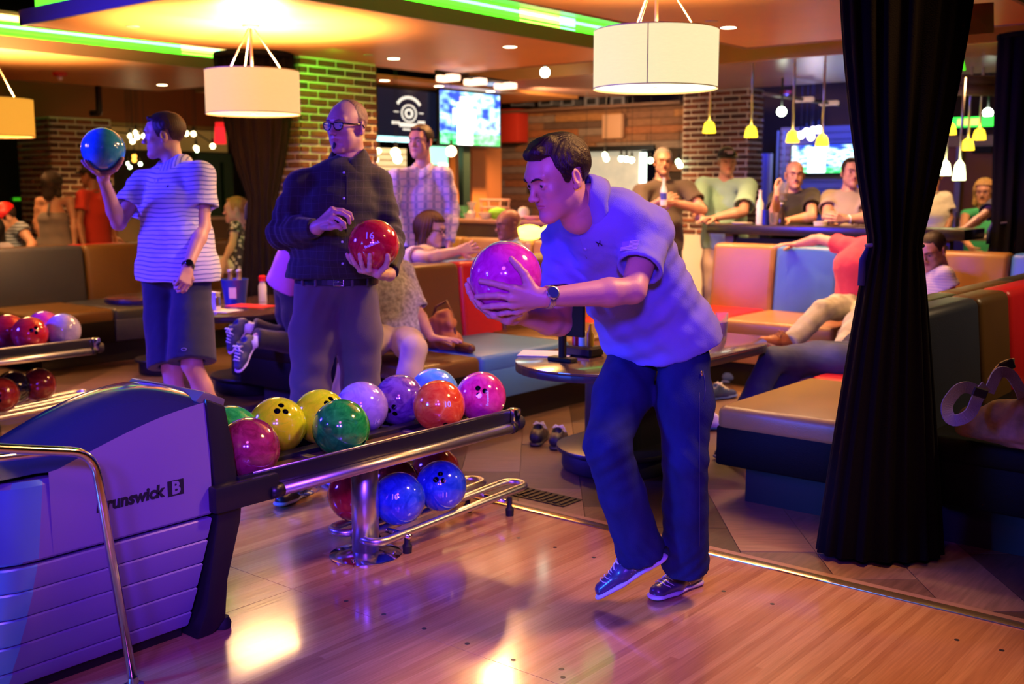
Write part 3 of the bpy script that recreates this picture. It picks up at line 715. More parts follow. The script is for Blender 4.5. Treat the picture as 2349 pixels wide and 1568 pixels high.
# things on the tables
def lathe_thing(name, lab, cat, loc, parts, group=None):
    o = empty(name, loc, lab, cat, group)
    for nm, prof, m in parts: link(nm, lathe(prof, 24), m, o)
    return o
M_white = mat('white_plastic', (.75, .73, .70), .4); M_redp = mat('red_plastic', (.75, .01, .01), .3); M_glass = mat('clear_glass', (.9, .92, .95), .05, trans=.9)
M_paper = mat('paper', (.80, .72, .60), .6); M_bluep = mat('blue_bucket', (.01, .04, .35), .3)
tz = .62
b = empty('bottle_bucket', G(540, 694, tz), 'blue bucket of bottles on the table left of the kneeling woman', 'bucket')
link('bucket_body', lathe([(.075, 0), (.098, .17), (.102, .175), (.094, .175), (.073, .01)], 28), M_bluep, b)
link('bucket_label', prism_me([(.05, -.0875), (.085, -.052), (.088, -.056), (.053, -.092)], 2, .04, .12), M_paper, b)
for k in range(4):
    a = k*1.6; p = empty('beer_bottle', b.location+Vector((.045*math.cos(a), .045*math.sin(a), .006)), 'bottle neck in the blue bucket, %s of four' % ('rightmost', 'back', 'leftmost', 'front')[k], 'bottle', 'bottles in the blue bucket')
    link('bottle_body', lathe([(.03, 0), (.03, .13), (.013, .175), (.012, .225), (.014, .23)], 16), mat('bottle_glass', (.5, .35, .2), .1, trans=.5), p)
    link('bottle_cap', lathe([(.015, .228), (.015, .238)], 16), M_white, p)
k_ = G(603, 690, tz)
lathe_thing('ketchup_bottle', 'ketchup bottle with red cap on the table behind the kneeling woman', 'bottle', k_, [('bottle_body', [(.03, 0), (.03, .11), (.02, .14), (.02, .15)], M_white), ('cap', [(.026, .15), (.026, .185), (.02, .19)], M_redp)])
for (px, py, lab, c) in ((575, 702, 'red menu lying on the table in front of the kneeling woman', (.75, .02, .02)), (497, 712, 'pale menu card at the near edge of the table by the striped polo man', (.8, .7, .55))):
    g = G(px, py, tz+.001); o = box('menu', g+Vector((-.16, -.09, 0)), g+Vector((.16, .09, .004)), mat('menu_%d' % px, c, .5)); o.rotation_euler.z = .25; tag(o, lab, 'menu')
nb = empty('napkin_holder', G(492, 712, tz), 'white standing napkin holder beside the striped polo man', 'holder')
box('frame', nb.location+Vector((-.05, -.02, 0)), nb.location+Vector((.05, .02, .10)), M_chrome, nb, .004); box('napkins', nb.location+Vector((-.045, -.022, .01)), nb.location+Vector((.045, .022, .13)), M_white, nb, .004)
# on the oval table behind the bowler
tz = .64
o = empty('menu_stand', G(1290, 828, tz), 'black menu stand on the table, under the arm of the bowler', 'stand')
link('base', box_me(.14, .06, .02, .004, 1), M_black, o, (0, 0, .01)); link('post', box_me(.035, .03, .2, .006, 1), M_black, o, (0, 0, .11)); link('card_frame', box_me(.15, .02, .16, .006, 1), M_black, o, (.04, .02, .20))
o = empty('condiment_caddy', G(1340, 815, tz), 'dark condiment caddy with bottles behind the menu stand', 'caddy')
link('tray', box_me(.16, .12, .05, .01, 1), M_black, o, (0, 0, .025))
for k, (dx, c) in enumerate(((-.05, M_redp), (-.01, M_white), (.035, mat('mustard', (.7, .45, .02), .4)))): link('bottle', lathe([(.02, .02), (.02, .11), (.009, .13), (.006, .16)], 14), c, o, (dx, 0, 0))
g = G(1252, 812, tz); o = box('menu', g+Vector((-.13, -.09, .001)), g+Vector((.13, .09, .005)), M_paper); o.rotation_euler.z = .5; tag(o, 'open cream menu on the near end of the table behind the bowler', 'menu')
gl_ = G(1655, 775, tz)
o = empty('drinking_glass', gl_, 'drinking glass at the far table end beside the back of the bowler', 'glass'); link('glass_body', lathe([(.028, 0), (.036, .14), (.033, .14), (.026, .008)], 20, False), M_glass, o); link('drink', lathe([(.025, .01), (.030, .09)], 20), mat('pink_drink', (.8, .25, .2), .1, trans=.4), o)

# loose shoes around the table
def simple_shoe(name, loc, ang, col, lab, sole=(.8, .78, .8), group=None, L=.29, lace=(.85, .85, .9)):
    r = empty(name, loc, lab, 'shoe', group, rz=ang)
    shoe_parts(r, L, mat('shoe_%.2f_%.2f_%.2f' % col, col, .5), mat('sole_%.2f_%.2f_%.2f' % sole, sole, .5), mat('lace_%.2f_%.2f_%.2f' % lace, lace, .6)); return r
LOOSE = [((1240, 1012), 2.0, (.015, .015, .02), 'black leather shoe at far left under the table edge', (.02, .02, .02)), ((1284, 1020), 2.0, (.015, .015, .02), 'black leather shoe beside the other black shoe under the table', (.02, .02, .02)),
         ((1462, 985), -1.0, (.75, .72, .8), 'white sneaker on the table base between the legs of the bowler', (.8, .7, .75)), ((1640, 985), .9, (.55, .5, .75), 'white and violet sneaker on the floor beside the bench block', (.05, .2, .25)),
         ((1655, 915), 1.2, (.03, .06, .25), 'dark blue sneaker with pale laces behind the bowler', (.1, .2, .6)), ((1700, 880), .3, (.10, .20, .75), 'bright blue sneaker behind the bench block', (.2, .3, .9))]

# ------------------------------------------------------------------ drum lamps
def shade_mat(key, col, s, bott=False):
    m = bpy.data.materials.new('shade_'+key); m.use_nodes = True; nt = m.node_tree; b = nt.nodes['Principled BSDF']
    tc = nt.nodes.new('ShaderNodeTexCoord'); mp = nt.nodes.new('ShaderNodeMapping'); mp.inputs['Scale'].default_value = (30, 30, 300); nt.links.new(tc.outputs['Object'], mp.inputs[0])
    n = nt.nodes.new('ShaderNodeTexNoise'); n.inputs['Scale'].default_value = 1; nt.links.new(mp.outputs[0], n.inputs['Vector'])
    b.inputs['Base Color'].default_value = (.10, .08, .04, 1); b.inputs['Roughness'].default_value = .8
    b.inputs['Emission Color'].default_value = (*col, 1)
    mr = nt.nodes.new('ShaderNodeMapRange'); mr.inputs[3].default_value = s*.93; mr.inputs[4].default_value = s*1.07; nt.links.new(n.outputs[0], mr.inputs[0])
    nt.links.new(mr.outputs[0], b.inputs['Emission Strength']); return m
M_wire = mat('lamp_rod', (.8, .62, .4), .35, .6)
def drum_lamp(px, py, d, lab, col, es, z=None, R=.325, Hs=.30, power=60, seam=1.0, zc=2.58, up=10):
    c = A(px, py, d); o = empty('drum_lamp', (c.x, c.y, c.z-Hs/2), lab, 'pendant lamp')
    sh = link('shade', lathe([(R, 0), (R, Hs)], 64, False), shade_mat(lab[:9], col, es), o)
    hoop = mat('shade_hoop', (.75, .45, .22), .5)
    link('shade_hoop', lathe([(R+.002, 0), (R+.002, .006), (R-.003, .006), (R-.003, 0)], 64, False), hoop, o)
    link('shade_hoop', lathe([(R+.002, Hs-.006), (R+.002, Hs), (R-.003, Hs), (R-.003, Hs-.006)], 64, False), hoop, o)
    link('diffuser', lathe([(0, .012), (R-.006, .012)], 64, False), glow('diffuser_'+lab[:6], tuple(min(1, q*1.1) for q in col), es*3.2), o)
    link('finial', lathe([(0, -.004), (.012, -.002), (.012, .012)], 16, False), M_wire, o)
    a = seam; link('seam', box_me(.002, .005, Hs-.01), hoop, o, ((R+.001)*math.cos(a), (R+.001)*math.sin(a), Hs/2), (0, 0, a))
    top = zc-o.location.z
    link('rod', tube_me([(0, 0, .05), (0, 0, top)], .009, 10), M_wire, o)
    for k in range(3):
        a = YAW+PI/2+k*2*PI/3+.5; link('brace', tube_me([((R*.8)*math.cos(a)*.82, (R*.8)*math.sin(a)*.82, Hs), (.015*math.cos(a), .015*math.sin(a), top-.01)], .0045, 8), M_wire, o)
    link('canopy', lathe([(.0, -.02), (.055, -.018), (.06, 0)], 24), M_wire, o, (0, 0, top))
    l = bpy.data.lights.new('lamp_bulb', 'POINT'); l.energy = power*up; l.color = (1, .58, .24); l.shadow_soft_size = .05
    lo = bpy.data.objects.new('lamp_bulb', l); COL.objects.link(lo); lo.location = (c.x+.03, c.y, c.z+.02)
    l = bpy.data.lights.new('lamp_disc', 'AREA'); l.shape = 'DISK'; l.size = .60; l.energy = power*1.1; l.color = (1, .55, .22)
    lo = bpy.data.objects.new('lamp_disc', l); COL.objects.link(lo); lo.location = (c.x, c.y, c.z-Hs*.5+.006)
    return o
drum_lamp(1504, 138, 5.72, 'largest cream drum lamp, hanging right of centre over the oval table', (1, .90, .50), .93, seam=5.15, power=26)
drum_lamp(580, 213, 7.66, 'cream drum lamp hanging left of the brick column', (1, .62, .25), .90, seam=3.6, power=26, up=26)
drum_lamp(-22, 270, 8.75, 'orange glowing drum lamp cut off by the left frame edge', (1, .40, .035), .88, power=26, up=22)

# ------------------------------------------------------------------ curtains
def curtain(c, ztop, w_top, w_tie, w_bot, ztie, m, lab, folds=9, ang=0, depth=.10, shift=0, hem=.02):
    o = empty('curtain', (c[0], c[1], 0), lab, 'curtain'); v = []; f = []
    NZ, NA = 60, folds*14
    for j in range(NZ):
        z = hem+(ztop-hem)*j/(NZ-1)
        if z > ztie: t = (z-ztie)/(ztop-ztie); wd = w_tie+(w_top-w_tie)*(1-(1-t)**1.8); sh = shift*(1-t)
        else: t = (ztie-z)/ztie; wd = w_tie+(w_bot-w_tie)*(t**.85); sh = shift*(1-t)
        dep = depth*(.55+.45*wd/max(w_top, .1))
        for k in range(NA):
            a = 2*PI*k/NA; fold = 1+.13*math.sin(folds*2*a+.8*math.sin(z*1.7))+.05*math.sin(folds*3.3*a+z)
            x = wd/2*math.cos(a)*(1+.03*math.sin(folds*2*a)); y = dep*math.sin(a)*fold
            v.append((sh+x*math.cos(ang)-y*math.sin(ang), x*math.sin(ang)+y*math.cos(ang), z))
    for j in range(NZ-1):
        for k in range(NA): l = (k+1) % NA; f.append((j*NA+k, j*NA+l, (j+1)*NA+l, (j+1)*NA+k))
    link('curtain_cloth', pymesh(v, f, True), m, o)
    tie = []; 
    for k in range(36):
        a = 2*PI*k/36; x = (w_tie/2+.008)*math.cos(a); y = (depth*.62+.03)*math.sin(a); tie.append((shift+x*math.cos(ang)-y*math.sin(ang), x*math.sin(ang)+y*math.cos(ang), ztie+.006*math.sin(2*a)))
    link('tie_back', tube_me(tie, .008, 8, True), mat('tie_cord', (.12, .09, .14), .6), o)
    rt = [(x*1, y, z) for x, y, z in ((-w_tie/2*math.cos(ang)+shift, -w_tie/2*math.sin(ang), ztie), (-w_tie/2*math.cos(ang)-.02+shift, -w_tie/2*math.sin(ang)-.01, ztie-.06), (-w_tie/2*math.cos(ang)-.015+shift, -w_tie/2*math.sin(ang)-.015, ztie-.16))]
    link('tassel', tube_me(rt, [.009, .016, .020], 10), mat('tassel', (.03, .04, .16), .7), o)
    link('heading_tape', lathe([(w_top/2*.99, 0), (w_top/2*.99, .03)], 24), m, o, (0, 0, ztop-.03)); o.children[-1].scale = (1, depth*2/w_top, 1); o.children[-1].rotation_euler.z = ang
    return o
M_curt = mat('curtain_velvet', (.003, .0024, .0035), .9, spec=.15, bump=.2, bscale=200)
M_curt2 = mat('curtain_brown', (.005, .0035, .003), .9, spec=.15)
cz = G(2015, 1232, 0)
curtain((-1.53, 4.18), 2.57, .52, .19, .50, 1.245, M_curt, 'big black velvet curtain tied at the waist, in front of the right banquette', 9, YAW, .13)
cc = A(590, 400, 9.3); curtain((cc.x, cc.y), 2.57, .66, .24, .45, 1.35, M_curt2, 'dark brown curtain tied beside the tall brick column', 8, YAW, .12, shift=.06)
cr = A(2350, 400, 8.1); curtain((cr.x, cr.y), 2.57, .50, .43, .50, 1.2, M_curt, 'black curtain at the right frame edge behind the red seat back', 7, YAW, .12)
# ------------------------------------------------------------------ back of the room
def ypanel(name, px0, py0, px1, py1, Y, m, parent, th=.04, bev=0):
    a, b = PY(px0, py1, Y), PY(px1, py0, Y); bl, tr = PY(px0, py0, Y), PY(px1, py1, Y)
    z0 = (a.z+tr.z)/2; z1 = (b.z+bl.z)/2
    return box(name, (a.x, Y, z0), (b.x, Y+th, z1), m, parent, bev)
def xpanel(name, px0, py0, px1, py1, X, m, parent, th=.04, bev=0):
    a, b = PX(px0, py1, X), PX(px1, py0, X); bl, tr = PX(px0, py0, X), PX(px1, py1, X)
    return box(name, (X-th, a.y, (a.z+tr.z)/2), (X, b.y, (b.z+bl.z)/2), m, parent, bev)
M_wallbrown = mat('wall_rust', (.42, .10, .03), .7); M_ochre = mat('ochre', (.6, .36, .12), .6)
# outer walls
wb = box('wall_back', (-18, 14.6, -.02), (3, 14.8, 3.3), mat('wall_back', (.10, .055, .05), .7)); structure(wb)
wl = box('wall_left', (-16.2, -3, -.02), (-16, 14.6, 3.3), mat('wall_left', (.05, .035, .03), .7)); structure(wl)
wr = box('wall_right', (3, 4, -.02), (3.2, 14.6, 3.3), M_dark); structure(wr)
# left: rust header over windows, dark glass, green door frames
lw = empty('window_wall', (-13.2, 8, 0)); structure(lw)
XL = -13.2
xpanel('header', -60, 196, 690, 288, XL, M_wallbrown, lw, .3)
xpanel('header_ceiling', 225, 286, 520, 292, XL+.02, M_ochre, lw, .25)
glassd = mat('night_glass', (.01, .012, .014), .05)
xpanel('dark_glass', -60, 300, 84, 560, XL-.1, glassd, lw, .03)
xpanel('green_reflection', 32, 453, 66, 460, XL-.06, glow('green_refl', GREEN, .35), lw, .02)
xpanel('interior_ceiling', 232, 296, 520, 345, XL-.35, mat('interior_ochre', (.5, .3, .08), .5, emis=(.5, .27, .06), es=.22, var=.3, vscale=2), lw, .03)  # ochre ceiling given a weak glow in place of room light
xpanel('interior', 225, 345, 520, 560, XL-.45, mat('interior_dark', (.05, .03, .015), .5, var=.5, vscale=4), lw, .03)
M_gf = mat('green_frame', (.03, .10, .045), .4)
df = empty('green_door', (XL, 9, 0), 'dark green framed door behind the striped polo man', 'door'); 
for a in ((448, 352, 530, 372), (448, 372, 462, 680), (488, 372, 505, 680), (524, 372, 534, 680)): xpanel('frame', *a, XL+.1, M_gf, df, .08)
xpanel('glass_panel', 462, 372, 524, 560, XL+.04, glassd, df, .02)
xpanel('mullion', 405, 300, 411, 352, XL-.2, M_ochre, lw, .05)
xpanel('low_wall', 196, 500, 330, 556, XL+.9, mat('cream_low_wall', (.5, .36, .22), .6), lw, .1)
bar2 = empty('service_counter', (-12, 8.8, 0), 'pale service counter behind the man in the striped polo', 'counter')
xpanel('counter_top', 474, 497, 560, 503, -11.6, mat('counter_pale', (.6, .45, .4), .5), bar2, .4); xpanel('counter_front', 474, 503, 560, 705, -11.6, mat('counter_front', (.14, .09, .06), .6), bar2, .3)
M_bulbw = glow('string_bulb', (1, .80, .40), 9); M_bulbo = glow('orange_bulb', (1, .45, .05), 4); M_bulbg = glow('green_white_bulb', (.75, 1, .6), 9)
SPH = lathe([(0, -1), (.38, -.92), (.71, -.71), (.92, -.38), (1, 0), (.92, .38), (.71, .71), (.38, .92), (0, 1)], 14, False)
NB_ = {}; ORD = ['first', 'second', 'third', 'fourth', 'fifth', 'sixth', 'seventh', 'eighth', 'ninth', 'tenth']
def bulb(px, py, d, r, m, lab, grp, cap=True):
    k = NB_[grp] = NB_.get(grp, -1)+1; lab = lab+', '+ORD[k]
    o = empty('string_bulb', A(px, py, d), lab, 'light bulb', grp)
    b_ = link('globe', SPH, None, o); b_.scale = (r, r, r)
    if not SPH.materials: SPH.materials.append(M_bulbw)
    b_.material_slots[0].link = 'OBJECT'; b_.material_slots[0].material = m
    if cap:
        link('socket', BSOCK, M_black, o, (0, 0, r)); link('wire', tube_me([(0, 0, r), (0, 0, 3.3-o.location.z)], .003, 4), M_black, o)
BSOCK = lathe([(.016, 0), (.014, .06)], 10)
for px, py in ((299, 312), (304, 324), (312, 304), (315, 314), (331, 312), (427, 306), (444, 307), (450, 339), (488, 335)): bulb(px, py, 13.4, .032, M_bulbw, 'bulb of the string lights behind the striped polo man, from left', 'string lights at left')
for px, py in ((308, 358), (308, 367)): bulb(px, py, 13.3, .028, M_bulbo, 'orange bulb right of the blue ball, from the top', 'orange bulbs')
for px, py in ((294, 375), (298, 383), (322, 376), (452, 345)): bulb(px, py, 13.4, .022, M_bulbg, 'greenish bulb low behind the striped polo man, from left', 'greenish bulbs at left')
cord = [A(px, py, 13.4) for px, py in ((240, 300), (299, 306), (331, 306), (380, 300), (427, 300), (444, 301), (488, 329), (510, 325))]
tag(link('light_cord', tube_me(cord, .008, 6), M_black), 'thin cord of the string lights at left', 'cord')
rs = empty('red_lamp', A(505, 330, 12.8), 'red shaded lamp left of the dark brown curtain', 'pendant lamp'); link('shade', lathe([(.07, 0), (.055, .20)], 20), glow('red_shade', (1, .02, .03), 1.2), rs); link('collar', lathe([(.05, .21), (.05, .25)], 16), glow('red_top', (1, .02, .02), .8), rs)
# dark conduit hanging from the left header
cd = empty('hanging_conduit', A(228, 260, 12.2), 'dark bent conduit hanging against the rust header', 'pipe'); link('pipe', tube_me(arcpts([(0, 0, .45), (0, 0, 0), (-.08, -.06, 0)], .03), .035, 10), M_black, cd)

# wall screens
def screen_mat(key, kind):
    m = bpy.data.materials.new('screen_'+key); m.use_nodes = True; nt = m.node_tree; b = nt.nodes['Principled BSDF']
    tc = nt.nodes.new('ShaderNodeTexCoord'); s = sep(nt, tc.outputs['Generated'])
    mp = nt.nodes.new('ShaderNodeMapping'); mp.inputs['Scale'].default_value = (1, 3, 3) if kind == 'x' else (3, 1, 3); nt.links.new(tc.outputs['Generated'], mp.inputs[0])
    n = nt.nodes.new('ShaderNodeTexNoise'); n.inputs['Scale'].default_value = 1.6; n.inputs['Detail'].default_value = 1; nt.links.new(mp.outputs[0], n.inputs['Vector'])
    r = ramp(nt, [(.36, (.02, .06, .95)), (.47, (.25, .55, 1)), (.55, (.75, .95, 1)), (.66, (.2, .75, .85))]); nt.links.new(n.outputs[0], r.inputs[0])
    n3 = nt.nodes.new('ShaderNodeTexNoise'); n3.inputs['Scale'].default_value = 3; nt.links.new(mp.outputs[0], n3.inputs['Vector'])
    r3 = ramp(nt, [(.4, (.02, .65, .12)), (.6, (.3, .95, .45))]); nt.links.new(n3.outputs[0], r3.inputs[0])
    low = mth(nt, 'LESS_THAN', s.outputs[2], .22)
    nt.links.new(mixc(nt, low, r.outputs[0], r3.outputs[0]), b.inputs['Emission Color']); b.inputs['Emission Strength'].default_value = 2.4
    b.inputs['Base Color'].default_value = (.01, .01, .01, 1); return m
XT = -8.9
t1 = empty('wall_screen', PX(938, 265, XT), 'dark navy wall screen showing a round white crest', 'screen')
xpanel('bezel', 863, 200, 1007, 318, XT, M_black, t1, .06, .01)
xpanel('display', 868, 207, 1003, 312, XT+.006, mat('navy_display', (.005, .005, .012), .25, emis=(.01, .012, .035), es=.6), t1, .01)
xpanel('caption_bar', 866, 313, 944, 325, XT+.012, glow('caption_glow', (.45, .95, 1), 2.2), t1, .03)
cc_ = PX(938, 258, XT+.012); wbase = wloc(t1); M_crest = glow('crest_white', (.85, .85, .75), 1.1)
def ringarc(name, R0, R1, a0, a1, dy=0, dz=0):
    v = []; f = []; n = 20
    for k in range(n+1):
        a = a0+(a1-a0)*k/n
        for r in (R0, R1): v.append((0, r*math.cos(a)*1.25+dy, r*math.sin(a)+dz))
    for k in range(n): f.append((2*k, 2*k+1, 2*k+3, 2*k+2))
    me = pymesh(v, f); bm = bmesh.new(); bm.from_mesh(me); r = bmesh.ops.extrude_face_region(bm, geom=bm.faces[:]); bmesh.ops.translate(bm, vec=(.004, 0, 0), verts=[e for e in r['geom'] if isinstance(e, bmesh.types.BMVert)])
    link(name, bm_me(bm), M_crest, t1, cc_-wbase)
ringarc('crest_ring', .085, .10, 0, 2*PI, 0, -.01); ringarc('crest_arc', .155, .18, .55, PI-.55); ringarc('crest_ring', .03, .055, 0, 2*PI, 0, -.01)
for k in range(9): a = .62+k*(PI-1.24)/8; o = link('crest_mark', box_me(.004, .022, .035), M_crest, t1, cc_-wbase+Vector((0, .168*1.25*math.cos(a), .168*math.sin(a))), (a-PI/2, 0, 0))
for (y, z, w_, h_) in ((-.21, -.12, .12, .035), (.2, -.10, .12, .03), (0, -.14, .3, .045), (0, -.19, .2, .02), (-.2, .0, .07, .012), (.2, .0, .07, .012)): link('crest_mark', box_me(.004, w_, h_), M_crest, t1, cc_-wbase+Vector((0, y, z)))
t2 = empty('wall_screen', PX(1078, 272, XT), 'bright wall screen showing a white figure over green grass', 'screen')
xpanel('bezel', 1009, 208, 1150, 337, XT+.1, M_black, t2, .06, .01)
xpanel('display', 1011, 213, 1146, 332, XT+.106, screen_mat('right', 'x'), t2, .01)
xpanel('figure', 1050, 236, 1084, 332, XT+.112, glow('figure_white', (.92, 1, .95), 3), t2, .008, .003)
xpanel('figure', 1040, 250, 1092, 285, XT+.114, glow('figure_white'), t2, .008, .003)
xpanel('figure', 1056, 222, 1074, 240, XT+.116, glow('figure_face', (1, .7, .6), 2), t2, .008, .003)
xpanel('screen_pole', 1064, 334, 1078, 520, XT+.05, mat('pole_green', (.02, .05, .03), .5), t2, .08)
# orange pilasters under the screens and timber wall
pl_ = empty('orange_partition', (-9.6, 11.2, 0), 'orange plastered partition under the bright wall screen', 'partition')
M_or = mat('orange_plaster', (.72, .28, .07), .55)
xpanel('panel', 1040, 333, 1150, 520, XT-.35, mat('rust_plaster', (.45, .17, .05), .6), pl_, .08)
xpanel('panel', 1084, 345, 1116, 520, XT-.28, M_or, pl_, .08); xpanel('panel', 1046, 345, 1062, 520, XT-.28, M_or, pl_, .08)
YW = 12.2
tw = empty('timber_wall', PY(1350, 300, YW)); structure(tw)
tw.location = (tw.location.x, YW, 0)
xa, xb = PY(1145, 300, YW).x, PY(1575, 300, YW).x
zt, zb_ = PY(1350, 243, YW).z, .0
M_tb = mat('timber_backing', (.05, .03, .02), .8); wx0, wx1 = PY(1335, 400, YW).x, PY(1500, 400, YW).x; wz1 = PY(1400, 347, YW).z; wz0 = PY(1400, 474, YW).z
for a_, c_ in (((xa, YW+.03, 0), (wx0, YW+.1, zt)), ((wx1, YW+.03, 0), (xb, YW+.1, zt)), ((wx0, YW+.03, wz1), (wx1, YW+.1, zt)), ((wx0, YW+.03, 0), (wx1, YW+.1, wz0))): box('backing', a_, c_, M_tb, tw)
WD = [mat('timber_%d' % i, c, .6, var=.3, vscale=6, stretch=(1.5, 1, 14), bump=.3, bscale=30) for i, c in enumerate([(.30, .14, .07), (.20, .14, .11), (.42, .19, .07), (.14, .08, .06), (.28, .20, .16), (.36, .13, .05), (.24, .11, .06)])]
PLK = {}; ph = .098; r_ = 0; z = zt
while z-ph > 1.0:
    x = xa-(r_ % 3)*.4
    while x < xb:
        ln = random.choice((.5, .8, 1.1, 1.4)); lo, hi = max(x, xa), min(x+ln, xb); x += ln
        if hi-lo < .04: continue
        # opening of the lit window in the wall
        zc = z-ph/2
        if zc < PY(1400, 347, YW).z and hi > PY(1335, 400, YW).x and lo < PY(1500, 400, YW).x: continue
        key = round(hi-lo, 2)
        if key not in PLK: PLK[key] = box_me(key-.006, .035, ph-.006, .003, 1); PLK[key].materials.append(WD[0])
        o = link('timber_plank', PLK[key], None, tw, Vector(((lo+hi)/2, YW+.015+random.uniform(-.008, .008), zc))-wloc(tw))
        o.material_slots[0].link = 'OBJECT'; o.material_slots[0].material = random.choice(WD)
    z -= ph; r_ += 1
# high shelf with speakers above the timber wall
sh = empty('wall_shelf', PY(1300, 240, YW-.3), 'high dark shelf with grey boxes over the timber wall', 'shelf')
ypanel('board', 1150, 243, 1560, 249, YW-.35, mat('shelf_board', (.16, .08, .05), .6), sh, .35)
for px in (1172, 1235, 1285, 1340, 1400): ypanel('grey_box', px, 221, px+33, 243, YW-.28, mat('grey_box', (.13, .13, .16), .5), sh, .2); ypanel('box_opening', px+6, 226, px+26, 239, YW-.284, M_black, sh, .01)
rb = empty('red_wall_box', PY(1165, 290, YW-.2), 'red box mounted between the bright screen and timber wall', 'box'); ypanel('box_body', 1146, 254, 1186, 326, YW-.3, mat('red_box', (.65, .04, .02), .5), rb, .25, .01); ypanel('lid', 1146, 250, 1186, 256, YW-.31, mat('red_lid', (.5, .03, .02), .5), rb, .26)
pb = empty('cream_wall_panel', PY(1404, 289, YW-.05), 'cream square panel fixed to the timber wall', 'panel'); ypanel('panel_face', 1381, 262, 1428, 317, YW-.06, mat('cream_panel', (.7, .42, .27), .6), pb, .04, .006); ypanel('panel_side', 1428, 264, 1431, 315, YW-.05, mat('cream_side', (.4, .22, .14), .6), pb, .03)  # side strip is a darker copy of the cream, its shade put into colour
# lit window with bulbs in the timber wall
wn_ = empty('window_1', PY(1400, 390, YW+.3)); structure(wn_)
ypanel('head_board', 1325, 334, 1500, 346, YW-.04, M_black, wn_, .1)
ypanel('pane', 1335, 346, 1468, 470, YW+.2, mat('window_scene', (.35, .32, .26), .3, emis=(.62, .55, .38), es=.8, var=.5, vscale=3), wn_, .03)
ypanel('light_post', 1466, 350, 1480, 432, YW+.1, glow('post_white', (.85, 1, .85), 3.2), wn_, .04)
ypanel('sill', 1330, 470, 1500, 478, YW-.05, WD[3], wn_, .12)
for px, py in ((1345, 356), (1388, 355), (1391, 364), (1425, 364), (1437, 365), (1449, 367), (1492, 368)): bulb(px, py, 13.2, .034, M_bulbg, 'glowing bulb in the window of the timber wall, from left', 'bulbs in the timber wall window')
for px, py in ((1556, 371), (1560, 379)): bulb(px, py, 13.2, .035, M_bulbg, 'pale bulb between the grey haired man and brick column, from top', 'bulbs beside the brick column')
for px, py, r in ((862, 366, .03), (868, 346, .03), (907, 350, .05), (912, 365, .045), (1035, 347, .055)): bulb(px, py, 11.2, r, M_bulbw, 'bright globe bulb around the man in the checked shirt, from left', 'bulbs around the checked shirt')
# lit bottle shelf left and green screen behind the checked shirt man
bs = empty('bottle_shelf', PX(880, 360, -9.1), 'glowing yellow bottle shelf left of the checked shirt man', 'shelf')
xpanel('shelf_back', 858, 340, 932, 390, -9.15, mat('shelf_glow', (.7, .5, .25), .5, emis=(1, .75, .35), es=1.0, var=.5, vscale=6), bs, .03)
for yy in (352, 366, 380): xpanel('shelf_board', 858, yy, 932, yy+2, -9.05, M_ochre, bs, .1)
gs = empty('green_lit_screen', PX(1006, 362, -9.1), 'pale green screen right of the neck of the checked shirt man', 'screen')
xpanel('display', 984, 336, 1027, 378, -9.1, glow('mint_glow', (.35, 1, .6), 1.8), gs, .03); xpanel('bezel', 982, 334, 1029, 380, -9.13, M_black, gs, .03); xpanel('highlight', 1008, 374, 1028, 384, -9.08, glow('mint_white', (.7, 1, .8), 2.2), gs, .02)

# bar counter behind the centre
bc = empty('bar_counter', (-6.9, 8.75, 0), 'long bar counter with dishes behind the seated bald man', 'counter')
p0, p1 = G(1015, 478, 1.14), G(1300, 478, 1.14)
box('counter_top', (-8.9, 8.35, 1.10), (-5.6, 8.95, 1.14), mat('bar_top', (.45, .22, .12), .3), bc, .008)
box('counter_front', (-8.9, 8.40, 0), (-5.6, 8.9, 1.10), mat('bar_front', (.10, .06, .04), .5, var=.2, vscale=4), bc)
box('counter_shelf', (-8.9, 8.30, .86), (-5.6, 8.40, .90), M_black, bc)
def counter_z(px): return 1.142
def onbar(px, dy=8.6):
    p = PY(px, 470, dy); return Vector((p.x, p.y, 1.141))
M_dishw = mat('dish_white', (.85, .75, .62), .3); M_glg = mat('glass_green', (.2, .7, .25), .15, trans=.4); M_salad = mat('salad_green', (.3, .8, .05), .6, bump=.5, bscale=80)
for k, (px, pr, c, lab, cat) in enumerate(((1048, [(.028, 0), (.03, .09), (.012, .12), (.012, .16)], M_dishw, 'short pale bottle on the bar at left end', 'bottle'), (1063, [(.06, 0), (.07, .03), (.05, .05), (.07, .12), (.075, .13)], M_glg, 'green glass bowl stack on the bar', 'bowl'),
        (1082, [(.035, 0), (.045, .06), (.02, .1), (.05, .17)], M_dishw, 'pale tilted pitcher on the bar', 'pitcher'), (1075, [(.04, 0), (.055, .05)], M_dishw, 'small white cup in front of the pitcher on the bar', 'cup'),
        (1113, [(.04, 0), (.075, .06), (.078, .065)], M_dishw, 'white bowl left of the green salad on the bar', 'bowl'), (1142, [(.06, 0), (.10, .07), (.09, .095), (0, .12)], M_salad, 'bowl heaped with bright green salad on the bar', 'bowl'),
        (1180, [(.07, 0), (.11, .02), (.11, .03)], M_dishw, 'white plate stack right of the salad on the bar', 'plate'), (1201, [(.04, 0), (.055, .03), (.06, .08), (.04, .12), (0, .13)], M_dishw, 'round white jar on the bar left of the bowler face', 'jar'),
        (1222, [(.06, 0), (.09, .03), (.09, .04)], mat('dish_pink', (.8, .4, .35), .4), 'pink dish on the bar below the bowler face', 'plate'))):
    p = onbar(px, 8.62 if k % 2 else 8.52)
    o = empty('bar_item' if False else cat.replace(' ', '_'), p, lab, cat); link('vessel', lathe(pr, 20), c, o)
bk = empty('wire_basket', onbar(1135, 8.75), 'pinkish wire basket behind the salad bowl on the bar', 'basket')
